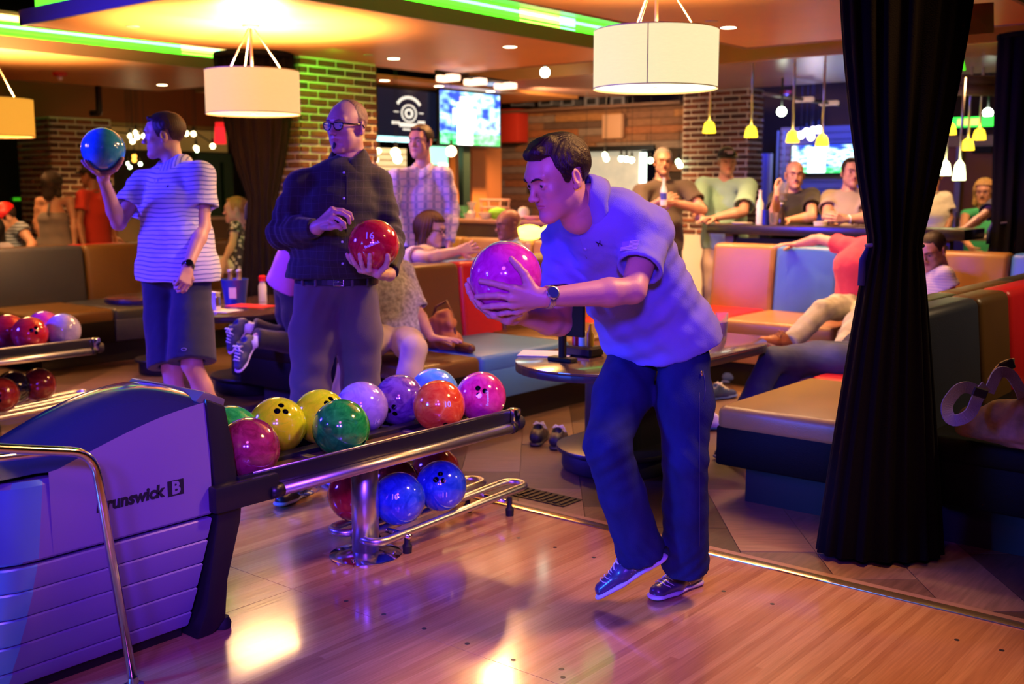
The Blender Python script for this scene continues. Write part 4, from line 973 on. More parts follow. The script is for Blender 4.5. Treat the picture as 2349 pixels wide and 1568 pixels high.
for k in range(8): a = 2*PI*k/8; link('wire', tube_me([(.17*math.cos(a), .08*math.sin(a), 0), (.19*math.cos(a), .1*math.sin(a), .19)], .009, 6), mat('basket_pink', (.7, .35, .25), .5), bk)
for z in (.03, .11, .19): link('wire', tube_me([((.17+z*.1)*math.cos(2*PI*k/24), (.08+z*.1)*math.sin(2*PI*k/24), z) for k in range(24)], .012, 6, True), mat('basket_pink'), bk)
# two glowing low lamps between ball and shirt
for (px, lab) in ((1214, 'left glowing yellow globe under the chin of the bowler'), (1268, 'right glowing yellow globe touching the bowler collar')):
    o = empty('globe_lamp', A(px, 533, 9.2), lab, 'lamp'); g_o = link('globe', SPH, None, o); g_o.scale = (.12, .12, .065); g_o.material_slots[0].link = 'OBJECT'; g_o.material_slots[0].material = glow('yellow_globe', (1, .72, .08), 6)
    link('neck', lathe([(.03, -.10), (.03, -.05)], 12), M_ochre, o)

# drink rail / bar table behind the far banquette
bt = empty('bar_table', (-3.9, 9.25, 0), 'long black bar height table where four men lean behind the far banquette', 'table')
BTZ = 1.155
box('tabletop', (-4.62, 8.22, BTZ-.08), (-2.5, 8.70, BTZ), mat('bar_table_top', (.015, .012, .016), .25), bt, .006)
for x in (-4.5, -3.6, -2.7): box('leg', (x-.04, 8.4, 0), (x+.04, 8.5, BTZ-.08), M_grey, bt, .004)
box('apron', (-4.4, 8.34, .78), (-2.7, 8.38, 1.04), M_dark, bt)
for px, py, prof, m_, lab, cat in ((1742, 512, [(.028, 0), (.03, .17), (.012, .22), (.012, .27)], M_white, 'tall white bottle on the bar table', 'bottle'), (1756, 512, [(.03, 0), (.03, .12), (.0, .121)], mat('can_blue', (.02, .03, .4), .3, .5), 'dark blue can beside the tall white bottle', 'can'),
        (1792, 512, [(.03, 0), (.03, .09), (.012, .12), (.011, .17)], mat('bottle_dark', (.03, .02, .02), .15), 'dark bottle in front of the bald man in black', 'bottle'), (1776, 513, [(.035, 0), (.045, .1)], M_glass, 'clear tumbler left of the dark bottle', 'glass'),
        (1882, 515, [(.05, 0), (.055, .035)], M_dishw, 'small white dish on the bar table between two men', 'dish'), (1702, 513, [(.08, 0), (.09, .012)], M_dishw, 'white plate before the man in the mint shirt', 'plate')):
    p = PY(px, py, 8.36); o = empty(cat, (p.x, p.y, BTZ+.001), lab, cat); link('vessel', lathe(prof, 18), m_, o)
    if cat == 'bottle': link('cap', lathe([(.014, prof[-1][1]), (.014, prof[-1][1]+.012)], 12), M_white, o)

# blue lit wall and screen at right
bw = empty('blue_wall', (-6, 13.6, 0)); structure(bw)
ypanel('wall_panel', 1790, 300, 2000, 560, 13.7, mat('blue_brick', (.30, .30, .45), .7), bw, .1)
for r in range(14):
    z = 1.0+r*.09; 
    box('brick_course', (PY(1790, 400, 13.69).x, 13.66, z), (PY(2000, 400, 13.69).x, 13.70, z+.075), mat('blue_course', (.35, .35, .5), .7), bw)
ts = empty('wall_screen', PY(1890, 365, 13.55), 'far bright screen over the blue brick wall, behind the bald man in black', 'screen')
ypanel('bezel', 1812, 330, 1966, 399, 13.55, M_black, ts, .05); ypanel('display', 1815, 333, 1963, 396, 13.54, screen_mat('far', 'y'), ts, .01)
ypanel('figure', 1852, 338, 1894, 396, 13.53, glow('figure_white'), ts, .008)
for px, py in ((1837, 310), (1850, 303), (1860, 314), (1865, 299), (1878, 297)): bulb(px, py, 13.0, .045, glow('bokeh_white', (1, .88, .80), 6), 'small bright bulb of the cluster above the far screen, from left', 'bulb cluster above the far screen')
for px, py, d, lab in ((1793, 256, 11.5, 'greenish spot lamp right of the smoke detector'), (2266, 259, 11, 'pale spot lamp at right above the green sign'), (1250, 166, 11, 'pale spot lamp between the two soffits')):
    o = empty('spot_lamp', A(px, py, d), lab, 'spot lamp'); b_ = link('lens', SPH, None, o); b_.scale = (.05,)*3; b_.material_slots[0].link = 'OBJECT'; b_.material_slots[0].material = glow('spot_pale', (.85, 1, .75), 12)
    link('bracket', tube_me([(0, 0, .045), (0, 0, .75)], .012, 8), M_black, o)
dw = empty('door_panel', PY(1740, 430, 13.0), 'pale violet lit doorway between the mint shirt and the bald man', 'door')
ypanel('frame', 1722, 352, 1768, 520, 13.0, mat('door_pale', (.55, .45, .45), .6), dw, .06); ypanel('leaf', 1735, 352, 1757, 520, 12.96, mat('door_violet', (.25, .22, .8), .5), dw, .04)
for px in (1776, 1790): ypanel('post', px, 300, px+7, 520, 12.6, M_grey, dw, .06)
ypanel('wall_plate', 1720, 266, 1748, 290, 12.9, mat('cream_panel'), dw, .04)
# rails of track lights near the two soffits
tk = empty('track_light', G(1080, 175, 2.5), 'pale track light bar hanging above the two wall screens', 'track light')
a_, b__ = G(1000, 165, 2.52)-tk.location, G(1172, 190, 2.52)-tk.location
link('bar', tube_me([a_, b__], .02, 8), M_black, tk)
for t in (.15, .5, .92): q = a_.lerp(b__, t); link('lamp_head', box_me(.22, .12, .06, .01, 1), glow('track_glow', (1, .62, .42), 2.5), tk, q-Vector((0, 0, .04)))
tk = empty('track_light', G(1880, 232, 2.35), 'thin track light bar under the far violet soffit at right', 'track light')
a_, b__ = G(1752, 215, 2.42)-tk.location, G(1925, 240, 2.42)-tk.location
link('bar', tube_me([a_, b__], .02, 8), M_grey, tk)
for t in (.5, .85): q = a_.lerp(b__, t); link('lamp_head', box_me(.22, .08, .05, .01, 1), mat('head_pale', (.8, .6, .5), .5, emis=(1, .6, .5), es=.4), tk, q)
# yellow glass pendants
def pendant(px, py, d, lab, r=.062, col=(1, .72, .03), tall=.11, grp=None, es=2.6):
    o = empty('pendant_light', A(px, py, d), lab, 'pendant lamp', grp)
    link('glass_bell', lathe([(r, -tall*.5), (r*.93, -tall*.15), (r*.72, tall*.3), (r*.3, tall*.5)], 18, False), glow('bell_%.2f' % col[1]+'%.2f' % es, col, es), o)
    link('inner_glow', lathe([(0, -tall*.35), (r*.8, -tall*.42)], 14, False), glow('bell_in', (1, .9, .4), 6), o)
    link('stem', tube_me([(0, 0, tall*.5), (0, 0, 2.9-o.location.z if 2.9-o.location.z < 1 else .8)], .012, 6), M_metal, o)
gp = 'yellow bell pendants over the bar table'
for px, py, lab in ((1627, 291, 'yellow bell pendant furthest left, over the grey haired man'), (1723, 301, 'yellow bell pendant right of the black cap'), (1818, 313, 'yellow bell pendant over the bald man in black'), (1886, 322, 'yellow bell pendant nearest the black curtain')): pendant(px, py, 10.2, lab, grp=gp)
for px, py, lab in ((2179, 295, 'yellow bell pendant at the right edge of the black curtain'), (2247, 307, 'yellow bell pendant under the end of the green sign'), (2220, 331, 'smallest yellow bell pendant right of the black curtain')): pendant(px, py, 10.5, lab, grp='yellow bell pendants at right')
pendant(2168, 385, 9.6, 'white glass pendant partly behind the black curtain', .052, (.95, 1, .55), .13, es=4)
pendant(2201, 391, 9.6, 'white glass pendant above the woman in green', .055, (.95, 1, .6), .17, es=4)
gsn = empty('green_sign_bar', PY(2220, 279, 11.5), 'glowing green bar with yellow middle, right of the black curtain', 'light bar')
ypanel('light_box', 2150, 268, 2290, 291, 11.5, glow('sign_green', (.05, 1, .08), 1.6), gsn, .06, .01); ypanel('bright_middle', 2195, 272, 2248, 287, 11.49, glow('sign_yellow', (.7, 1, .15), 1.6), gsn, .02, .005)
rw = empty('right_back_wall', (-3, 13.2, 0)); structure(rw)
ypanel('rust_panel', 2150, 318, 2360, 520, 13.0, mat('rust_wall', (.35, .12, .05), .6), rw, .05); ypanel('pale_beam', 2150, 310, 2360, 335, 12.9, mat('beam_pale', (.55, .35, .2), .6), rw, .1)
ypanel('violet_strip', 2185, 335, 2207, 500, 12.92, mat('violet_strip', (.3, .28, .6), .5), rw, .04)
ypanel('dark_lintel', 2230, 335, 2275, 352, 12.88, M_dark, rw, .04)
hp = empty('ceiling_baffle', A(2215, 100, 6.2), 'angled terracotta baffle between the black curtains at the top right', 'baffle')
link('panel_face', pymesh([A(2207, 10, 6.2)-hp.location, A(2280, 5, 6.4)-hp.location, A(2280, 75, 6.4)-hp.location, A(2192, 82, 6.2)-hp.location]+[A(2207, 10, 6.3)-hp.location, A(2280, 5, 6.5)-hp.location, A(2280, 75, 6.5)-hp.location, A(2192, 82, 6.3)-hp.location], [(0, 1, 2, 3), (7, 6, 5, 4), (0, 4, 5, 1), (3, 2, 6, 7), (0, 3, 7, 4), (1, 5, 6, 2)]), M_ceil, hp)
link('edge_light', tube_me([A(2197, 84, 6.2)-hp.location, A(2212, 160, 6.4)-hp.location], .01, 6), glow('green_dim', GREEN, .8), hp)
dk = empty('void_ducts', (-3, 10.5, 2.9), 'dark ducts crossing the open ceiling at right', 'duct')
for py in (183, 205): link('duct', tube_me([A(2130, py, 10)-dk.location, A(2300, py+3, 10)-dk.location], .05, 10), mat('duct_tan', (.2, .14, .08), .5), dk)
# high table at right with stools
ht = empty('high_table', A(2225, 540, 9.0), 'steel high table in front of the woman in green', 'table'); ht.location.z = 0
zt_ = 1.08; base = ht.location
box('tabletop', (base.x-.55, base.y-.3, zt_-.04), (base.x+.45, base.y+.3, zt_), mat('steel_top', (.4, .35, .3), .25, .6), ht, .005)
for dx, dy in ((-.3, 0), (.3, 0)): box('leg', (base.x+dx-.035, base.y+dy-.035, 0), (base.x+dx+.035, base.y+dy+.035, zt_-.04), M_grey, ht, .003)
for px, lab in ((2192, 'small dark bottle on the steel high table'), (2225, 'short glass on the steel high table')):
    p = PY(px, 510, base.y); o = empty('bottle' if px < 2200 else 'glass', (p.x, base.y, zt_+.001), lab, 'bottle' if px < 2200 else 'glass'); link('vessel', lathe([(.03, 0), (.03, .10), (.012, .14), (.012, .18)], 14) if px < 2200 else lathe([(.035, 0), (.04, .05)], 14), M_black if px < 2200 else glow('glass_lit', (.7, 1, .3), .8), o)
# ------------------------------------------------------------------ implicit surfaces -> one continuous mesh
def V3(p): return np.array([float(p[0]), float(p[1]), float(p[2])])
class Blob:
    def __init__(s): s.p = []
    def cone(s, a, b, ra, rb=None, k=.02, L=None, sc=1.0, sub=False):
        s.p.append(('c', V3(a), V3(b), ra, ra if rb is None else rb, k, None if L is None else V3(Vector(L).normalized()), sc, sub)); return s
    def chain(s, pts, rs, k=.02, L=None, sc=1.0):
        for i in range(len(pts)-1): s.cone(pts[i], pts[i+1], rs[i], rs[i+1], k, L[i] if isinstance(L, list) else L, sc[i] if isinstance(sc, list) else sc)
        return s
    def ell(s, c, r, k=.02, R=None, sub=False):
        s.p.append(('e', V3(c), np.array(r, float), k, np.eye(3) if R is None else np.array(R), sub)); return s
    def cut(s, c, n, rad):                       # removes what lies on the side of n, inside a ball of radius rad
        s.p.append(('p', V3(c), V3(Vector(n).normalized()), rad)); return s
    def group(s, g, k=.02): s.p.append(('g', g.p, k)); return s
    def mesh(s, h):
        lo = np.full(3, 1e9); hi = -lo
        for q in sum([[q] if q[0] != 'g' else q[1] for q in s.p], []):
            if q[0] == 'c' and not q[8]:
                r = max(q[3], q[4])*max(q[7], 1)+.004; lo = np.minimum(lo, np.minimum(q[1], q[2])-r); hi = np.maximum(hi, np.maximum(q[1], q[2])+r)
            elif q[0] == 'e' and not q[5]: r = q[2].max()+.004; lo = np.minimum(lo, q[1]-r); hi = np.maximum(hi, q[1]+r)
        lo -= 2*h; hi += 2*h; n = np.ceil((hi-lo)/h).astype(int)+1
        F = np.full(n, .5, np.float32); ax = [(lo[i]+h*np.arange(n[i])).astype(np.float32) for i in range(3)]
        def reg(a, b):
            i0 = np.clip(np.floor((a-lo)/h).astype(int), 0, n-1); i1 = np.clip(np.ceil((b-lo)/h).astype(int)+1, 1, n)
            sl = tuple(slice(i0[i], i1[i]) for i in range(3))
            return sl, ax[0][sl[0]][:, None, None], ax[1][sl[1]][None, :, None], ax[2][sl[2]][None, None, :]
        F = s.run(s.p, F, reg, h, lo)
        return nets(F, lo, h)
    def run(s, prims, F, reg, h, lo):
        for q in prims:
            if q[0] == 'g':
                F2 = s.run(q[1], np.full(F.shape, .5, np.float32), reg, h, lo); k = q[2]
                hh = np.clip(.5+.5*(F2-F)/k, 0, 1); F = F2+(F-F2)*hh-k*hh*(1-hh); continue
            if q[0] == 'c':
                _, a, b, ra, rb, k, L, sc, sub = q
                m = max(ra, rb)*max(sc, 1)+k+2.5*h; sl, X, Y, Z = reg(np.minimum(a, b)-m, np.maximum(a, b)+m)
                if F[sl].size == 0: continue
                X = X-a[0]; Y = Y-a[1]; Z = Z-a[2]; ba = b-a
                if L is not None:
                    w_ = 1-1/sc; dl = (X*L[0]+Y*L[1]+Z*L[2])*w_; X = X-dl*L[0]; Y = Y-dl*L[1]; Z = Z-dl*L[2]; ba = ba-L*(ba@L)*w_
                bb = max(ba@ba, 1e-9); t = np.clip((X*ba[0]+Y*ba[1]+Z*ba[2])/bb, 0, 1)
                d = np.sqrt((X-t*ba[0])**2+(Y-t*ba[1])**2+(Z-t*ba[2])**2)-(ra+(rb-ra)*t)
            elif q[0] == 'e':
                _, c, r, k, R, sub = q
                m = r.max()+k+2.5*h; sl, X, Y, Z = reg(c-m, c+m)
                if F[sl].size == 0: continue
                X = X-c[0]; Y = Y-c[1]; Z = Z-c[2]
                u = (X*R[0, 0]+Y*R[1, 0]+Z*R[2, 0])/r[0]; v = (X*R[0, 1]+Y*R[1, 1]+Z*R[2, 1])/r[1]; w_ = (X*R[0, 2]+Y*R[1, 2]+Z*R[2, 2])/r[2]
                k0 = np.sqrt(u*u+v*v+w_*w_); k1 = np.sqrt((u/r[0])**2+(v/r[1])**2+(w_/r[2])**2)+1e-6; d = k0*(k0-1)/k1
            else:
                _, c, nn, rad = q
                sl, X, Y, Z = reg(c-rad, c+rad)
                if F[sl].size == 0: continue
                d = (X-c[0])*nn[0]+(Y-c[1])*nn[1]+(Z-c[2])*nn[2]
                ins = (X-c[0])**2+(Y-c[1])**2+(Z-c[2])**2 < rad*rad
                F[sl] = np.where(ins, np.maximum(F[sl], d), F[sl]); continue
            A_ = F[sl]
            if sub:
                d = -d; hh = np.clip(.5-.5*(d-A_)/k, 0, 1); F[sl] = d+(A_-d)*hh+k*hh*(1-hh)
            else:
                hh = np.clip(.5+.5*(d-A_)/k, 0, 1); F[sl] = d+(A_-d)*hh-k*hh*(1-hh)
        return F
def nets(F, lo, h):
    ins = F < 0; nx, ny, nz = F.shape
    cnt = np.zeros((nx-1, ny-1, nz-1), np.int8)
    for i in (0, 1):
        for j in (0, 1):
            for k in (0, 1): cnt += ins[i:nx-1+i, j:ny-1+j, k:nz-1+k]
    act = (cnt > 0) & (cnt < 8); I = np.argwhere(act); idx = np.full(act.shape, -1, np.int32); idx[act] = np.arange(len(I))
    acc = np.zeros((len(I), 3)); c = np.zeros(len(I))
    offs = [(i, j, k) for i in (0, 1) for j in (0, 1) for k in (0, 1)]
    for a in offs:
        for ax_ in range(3):
            if a[ax_]: continue
            b = list(a); b[ax_] = 1
            fa = F[I[:, 0]+a[0], I[:, 1]+a[1], I[:, 2]+a[2]]; fb = F[I[:, 0]+b[0], I[:, 1]+b[1], I[:, 2]+b[2]]
            m = (fa < 0) != (fb < 0); t = np.where(m, fa/np.where(m, fa-fb, 1), 0)
            p = np.tile(np.array(a, float), (len(I), 1)); p[:, ax_] += t; acc += p*m[:, None]; c += m
    P = (I+acc/np.maximum(c, 1)[:, None])*h+lo
    Q = []
    for ax_ in range(3):
        o1, o2 = [(1, 2), (2, 0), (0, 1)][ax_]
        s0 = [slice(1, -1)]*3; s1 = [slice(1, -1)]*3; s0[ax_] = slice(0, -1); s1[ax_] = slice(1, None)
        A_ = ins[tuple(s0)]; B_ = ins[tuple(s1)]
        for flip, mk in ((False, A_ & ~B_), (True, ~A_ & B_)):
            E_ = np.argwhere(mk)
            if not len(E_): continue
            base = E_.copy(); base[:, o1] += 1; base[:, o2] += 1     # grid vertex coords of the edge start
            def cell(d1, d2):
                q = base.copy(); q[:, o1] -= d1; q[:, o2] -= d2; return idx[q[:, 0], q[:, 1], q[:, 2]]
            qd = np.stack([cell(1, 1), cell(0, 1), cell(0, 0), cell(1, 0)], 1)
            Q.append(qd[:, ::-1] if flip else qd)
    Q = np.concatenate(Q); Q = Q[(Q >= 0).all(1)]
    return P, Q
def smoothmesh(P, Q, it=1, f=.5):
    for _ in range(it):
        S = np.zeros_like(P); c = np.zeros(len(P))
        for a, b in ((0, 1), (1, 2), (2, 3), (3, 0)):
            for d in range(3): S[:, d] += np.bincount(Q[:, a], P[Q[:, b], d], len(P))+np.bincount(Q[:, b], P[Q[:, a], d], len(P))
            c += np.bincount(Q[:, a], minlength=len(P))+np.bincount(Q[:, b], minlength=len(P))
        P = P*(1-f)+f*S/np.maximum(c, 1)[:, None]
    return P
def normals(P, Q):
    n = np.cross(P[Q[:, 2]]-P[Q[:, 0]], P[Q[:, 3]]-P[Q[:, 1]]); N = np.zeros_like(P)
    for k in range(4):
        for d in range(3): N[:, d] += np.bincount(Q[:, k], n[:, d], len(P))
    return N/np.maximum(np.linalg.norm(N, axis=1), 1e-9)[:, None]
def noise3(P, f, seed=0):
    r = np.random.RandomState(seed); out = np.zeros(len(P))
    for i in range(5):
        d = r.normal(size=3); d /= np.linalg.norm(d); d *= f*(.6+.8*r.rand()); w2 = r.normal(size=3)*f*.35
        out += np.sin(P@d*2*PI+r.rand()*6.28+1.1*np.sin(P@w2*2*PI+r.rand()*6))
    return out/5
def finish(name, P, Q, m, parent, fold=None, sm=1):
    P = smoothmesh(P, Q, sm)
    if fold is not None: P = P+normals(P, Q)*fold(P)[:, None]
    base = np.array(wloc(parent)); me = npmesh(P-base, Q)
    return link(name, me, m, parent)

# ------------------------------------------------------------------ people
def skin_mat(key, col): return mat('skin_'+key, col, .42, sub=.06, bump=.10, bscale=350, var=.06, vscale=14)
SK = dict(light=(.62, .34, .24), tan=(.50, .25, .16), brown=(.26, .11, .06), pale=(.72, .46, .36))
def frame(face, up=(0, 0, 1)):
    f = Vector(face).normalized(); u = Vector(up); u = (u-f*u.dot(f)).normalized(); r = u.cross(f)   # x axis: the person's own left
    return np.array([[r.x, -f.x, u.x], [r.y, -f.y, u.y], [r.z, -f.z, u.z]])     # columns: x = own left side, y = back, z = up
HEADS = {}
def head_blob(style, beardless=True):
    b = Blob()
    b.ell((0, .014, .042), (.0745, .096, .082), .01)
    b.ell((0, -.030, -.034), (.058, .060, .080), .03); b.cone((-.024, -.042, -.055), (.024, -.042, -.055), .031, .031, .03)
    b.ell((0, -.045, .030), (.056, .052, .052), .03)
    for s in (-1, 1):
        b.cone((s*.046, .000, -.056), (s*.014, -.066, -.098), .017, .014, .028)
        b.ell((s*.040, -.064, -.018), (.017, .017, .016), .022)
        b.cone((s*.012, -.094, .026), (s*.042, -.080, .030), .010, .008, .018)
        b.ell((s*.033, -.101, .003), (.017, .016, .0135), .014, sub=True)
    b.ell((0, -.078, -.098), (.020, .018, .017), .025)
    b.cone((0, -.088, .016), (0, -.110, -.028), .0070, .0088, .011)
    b.ell((0, -.112, -.030), (.0105, .011, .009), .008)
    for s in (-1, 1):
        b.ell((s*.0125, -.104, -.034), (.0075, .009, .007), .006)
        b.ell((s*.006, -.111, -.041), (.0035, .004, .003), .003, sub=True)
        b.ell((s*.0325, -.0790, .003), (.0150, .0145, .0125), .005)
    b.ell((0, -.082, -.058), (.022, .011, .016), .016)
    for s in (-1, 1):
        b.cone((0, -.0925, -.0545), (s*.021, -.0850, -.0585), .0042, .0022, .005)
        b.cone((0, -.0915, -.0655), (s*.019, -.0845, -.0625), .0050, .0024, .006)
        b.cone((0, -.0965, -.0600), (s*.0225, -.0885, -.0604), .0016, .0014, .0025, sub=True)
        b.ell((s*.0325, -.0975, .003), (.0140, .012, .0060), .0025, sub=True)
        # ear
        R = np.array(Euler((.15, 0, s*.35)).to_matrix())
        b.ell((s*.0785, .012, -.004), (.0075, .020, .032), .006, R)
        b.ell((s*.0855, .008, .000), (.0055, .010, .017), .004, R, sub=True)
        b.ell((s*.076, .002, -.028), (.007, .008, .010), .006)
    b.cone((0, .022, -.03), (0, .034, -.135), .052, .056, .03)
    return b
def get_head(h):
    if h not in HEADS:
        P, Q = head_blob('').mesh(h); P = smoothmesh(P, Q, 1, .4); HEADS[h] = (P, Q)
    return HEADS[h]
def hairline(x, y, style):
    """lower limit (z) of the hair as a function of position on the head"""
    ax = np.abs(x)
    if style in ('short', 'quiff', 'buzz', 'grey'):
        z = np.interp(y, [-.10, -.080, -.062, -.045, -.028, -.010, .012, .034, .05, .075, .105], [.078, .080, .066, .040, -.006, -.012, .030, .026, -.030, -.050, -.055])
        z = np.where((y < -.05), np.maximum(z, .066+.018*np.clip((ax-.02)/.03, 0, 1)), z); return z
    if style == 'bald_sides':
        return np.interp(y, [-.08, -.03, -.01, .012, .034, .05, .1], [.2, .2, .0, .03, .026, -.03, -.05])
    return np.interp(y, [-.10, -.07, -.05, -.02, .0, .05], [.075, .072, .03, -.2, -.2, -.2])
def make_hair(style, h, R, c, sc, m, parent, part=None):
    b = Blob(); t = dict(short=.010, quiff=.012, buzz=.0045, grey=.009, bald_sides=.0018, bob=.022, long=.024).get(style, .01)
    b.ell((0, .014, .042), (.0745+t, .096+t, .082+t), .01)
    if style in ('bob', 'long'):
        for s in (-1, 1):
            b.cone((s*.066, .02, .03), (s*.074, .022, -.10 if style == 'bob' else -.16), .030, .028, .03); 
        b.cone((0, .075, .02), (0, .085, -.11 if style == 'bob' else -.22), .055, .05, .04)
        if style == 'long':
            for s in (-1, 1): b.cone((s*.074, .02, -.15), (s*.085, -.01, -.30), .034, .022, .03)
            b.cone((0, .08, -.2), (0, .07, -.34), .06, .05, .04)
    if style == 'quiff':
        b.cone((-.042, -.062, .094), (.035, -.072, .100), .010, .016, .02); b.cone((-.045, -.03, .108), (.03, -.03, .118), .012, .014, .03)
        b.cone((.022, -.074, .104), (.030, -.02, .120), .010, .012, .02)
    if style == 'short': b.cone((-.035, -.07, .098), (.035, -.07, .098), .009, .009, .02)
    P, Q = b.mesh(h)
    z = hairline(P[:, 0], P[:, 1], style); keep = P[:, 2] > z
    # sink what lies outside the hairline into the head, keep a crisp edge
    if style in ('bob', 'long'): keep = ~((P[:, 1] < -.035) & (P[:, 2] < .070) & (np.abs(P[:, 0]) < .070)) & ~((P[:, 1] < -.055) & (P[:, 2] < .07))
    P = P.copy(); 
    strand = .0007*np.sin(P[:, 0]*900+np.sin(P[:, 1]*60)*3+P[:, 2]*200)*(P[:, 2] > .0)+.0018*noise3(P, 22, 3)
    if style in ('bob', 'long'): strand = .004*np.sin(np.arctan2(P[:, 0], P[:, 1]-.02)*26+np.sin(P[:, 2]*25)*1.5)
    P = P+normals(P, Q)*(strand*(.35 if style == 'buzz' else .8))[:, None]
    edge = keep.astype(float)
    for _ in range(max(2, int(.010/h))):
        S_ = np.zeros(len(P)); c_ = np.zeros(len(P))
        for a, e in ((0, 1), (1, 2), (2, 3), (3, 0)):
            S_ += np.bincount(Q[:, a], edge[Q[:, e]], len(P))+np.bincount(Q[:, e], edge[Q[:, a]], len(P)); c_ += np.bincount(Q[:, a], minlength=len(P))+np.bincount(Q[:, e], minlength=len(P))
        edge = S_/np.maximum(c_, 1)
    edge = np.clip((edge-.45)*2.2, 0, 1)**.7
    ctr = np.array([0, .014, .03]); P = ctr+(P-ctr)*(1-(1-edge)*t/.095*1.25)[:, None]
    Q = Q[keep[Q].all(1)]; used = np.unique(Q); mp = np.full(len(P), -1); mp[used] = np.arange(len(used)); P = P[used]; Q = mp[Q]
    W = (P*sc)@R.T+np.array(c); return link('hair', npmesh(W-np.array(wloc(parent)), Q), m, parent)
def hair_mat(key, col): return mat('hair_'+key, col, .45, bump=.35, bscale=90, stretch=(6, 1, 1), var=.3, vscale=30, spec=.35)
HC = dict(dark=(.018, .010, .007), brown=(.05, .022, .010), grey=(.35, .32, .30), blond=(.50, .30, .10), black=(.006, .005, .005), stub=(.20, .11, .085))

def hand_blob(b, W, d, n, th, curl=.5, sc=1.0, spread=.12, fore=None):
    """hand from wrist W; d: direction of fingers, n: palm normal (fingers curl towards it), th: side of the thumb (+1/-1 along n x d)"""
    d = Vector(d).normalized(); n = Vector(n); n = (n-d*n.dot(d)).normalized(); s = n.cross(d)*th; W = Vector(W)
    if fore is not None: b.cone(W+(Vector(fore)-W).normalized()*.05, W, .027*sc, .024*sc, .01)
    pc = W+d*.045*sc
    b.cone(W, W+d*.012*sc, .024*sc, .026*sc, .012, n, .75)
    for k in range(4):
        o = (1.5-k)*.0195*sc; kn = W+d*(.088-abs(k-1.2)*.005)*sc+s*o
        b.cone(W+d*.015*sc+s*o*.55, kn, .0150*sc, .0105*sc, .012)
        a = curl*(.55+.06*k); L = (.042, .047, .044, .034)[k]*sc; dd = d+s*(1.5-k)*spread; dd.normalize(); p = kn; r = (.0094, .0096, .0090, .0080)[k]*sc; an = a
        for seg, f in enumerate((1, .62, .52)):
            e = p+(dd*math.cos(an)+n*math.sin(an))*L*f; b.cone(p, e, r, r*.93, .004); p = e; r *= .93; an += a*1.15
    t0 = W+d*.022*sc+s*.020*sc+n*.006*sc; t1 = t0+(d*.55+s*.75+n*.35).normalized()*.042*sc; t2 = t1+(d*.85+s*.25+n*(.3+curl*.4)).normalized()*.034*sc; t3 = t2+(d*.9-s*.05+n*(.35+curl*.5)).normalized()*.026*sc
    b.cone(t0, t1, .016*sc, .0125*sc, .012); b.cone(t1, t2, .0118*sc, .0105*sc, .005); b.cone(t2, t3, .0105*sc, .0085*sc, .004)
def finger_chain(b, pts, r0=.0098, r1=.0078, k=.005):
    n = len(pts)-1
    for i in range(n): b.cone(pts[i], pts[i+1], r0+(r1-r0)*i/n, r0+(r1-r0)*(i+1)/n, k)

def shoe_parts(r, L, m, ms, ml, h=.004):
    """shoe lying along local +x from heel to toe, origin on the floor under its middle; r: unrotated or rotated empty, parts are in its own frame"""
    def loc(name, P, Q, mt): return link(name, npmesh(P, Q), mt, r)
    b = Blob(); x0, x1 = -L/2, L/2
    b.chain([(x0+.035, 0, .045), (x0+.09, 0, .048), (x0+.16, .002, .040), (x1-.045, .004, .030)], [.034, .034, .034, .028], .02, (0, 1, 0), 1.12)
    b.cone((x0+.05, 0, .06), (x0+.085, 0, .085), .034, .033, .02); b.cone((x0+.10, 0, .078), (x0+.175, 0, .052), .024, .020, .02)
    b.cone((x0+.068, 0, .10), (x0+.066, 0, .14), .027, .027, .006, sub=True); b.cut((0, 0, .014), (0, 0, -1), .4)
    P, Q = b.mesh(h); loc('upper', smoothmesh(P, Q, 1), Q, m)
    s = Blob(); s.chain([(x0+.037, 0, .014), (x0+.10, 0, .014), (x0+.18, .003, .014), (x1-.042, .004, .018)], [.038, .034, .041, .037], .006, (0, 0, 1), .34)
    s.cone((x0+.03, 0, .008), (x0+.07, 0, .008), .035, .033, .004, (0, 0, 1), .25)
    P, Q = s.mesh(h); loc('sole', smoothmesh(P, Q, 1), Q, ms)
    for k in range(5):
        x = x0+.118+k*.017; z = .106-k*.0088; w_ = .022+.001*k
        link('lace', tube_me([(x-.006*(k % 2), -w_, z-.008), (x, -w_*.4, z+.003), (x+.004, w_*.4, z+.003), (x+.006*(k % 2), w_, z-.008)], .0032, 6), ml, r)
    for s_ in (-1, 1):
        link('lace_bow', tube_me([(x0+.115, 0, .112), (x0+.125, s_*.020, .120), (x0+.112, s_*.036, .106), (x0+.12, s_*.014, .110), (x0+.115, 0, .112)], .0038, 6), ml, r)
        link('lace_end', tube_me([(x0+.115, 0, .112), (x0+.135, s_*.024, .102), (x0+.14, s_*.038, .078)], .0034, 6), ml, r)
class Rot(object): pass
def place_shoe(parent, ankle, toe_dir, col, sole, lace, L=.29, pitch=0, h=.004, name='shoe', drop=.085):
    """a shoe as a part with sub-parts, under a person; the ankle is a world point"""
    me_ = empty(name, (0, 0, 0)); me_.parent = parent
    d = Vector(toe_dir); yaw = math.atan2(d.y, d.x); me_.rotation_euler = Euler((0, pitch, yaw), 'XYZ')
    R = Euler((0, pitch, yaw), 'XYZ').to_matrix(); me_.location = Vector(ankle)-wloc(parent)-R @ Vector((-L/2+.067, 0, drop))
    shoe_parts(me_, L, col, sole, lace, h); return me_

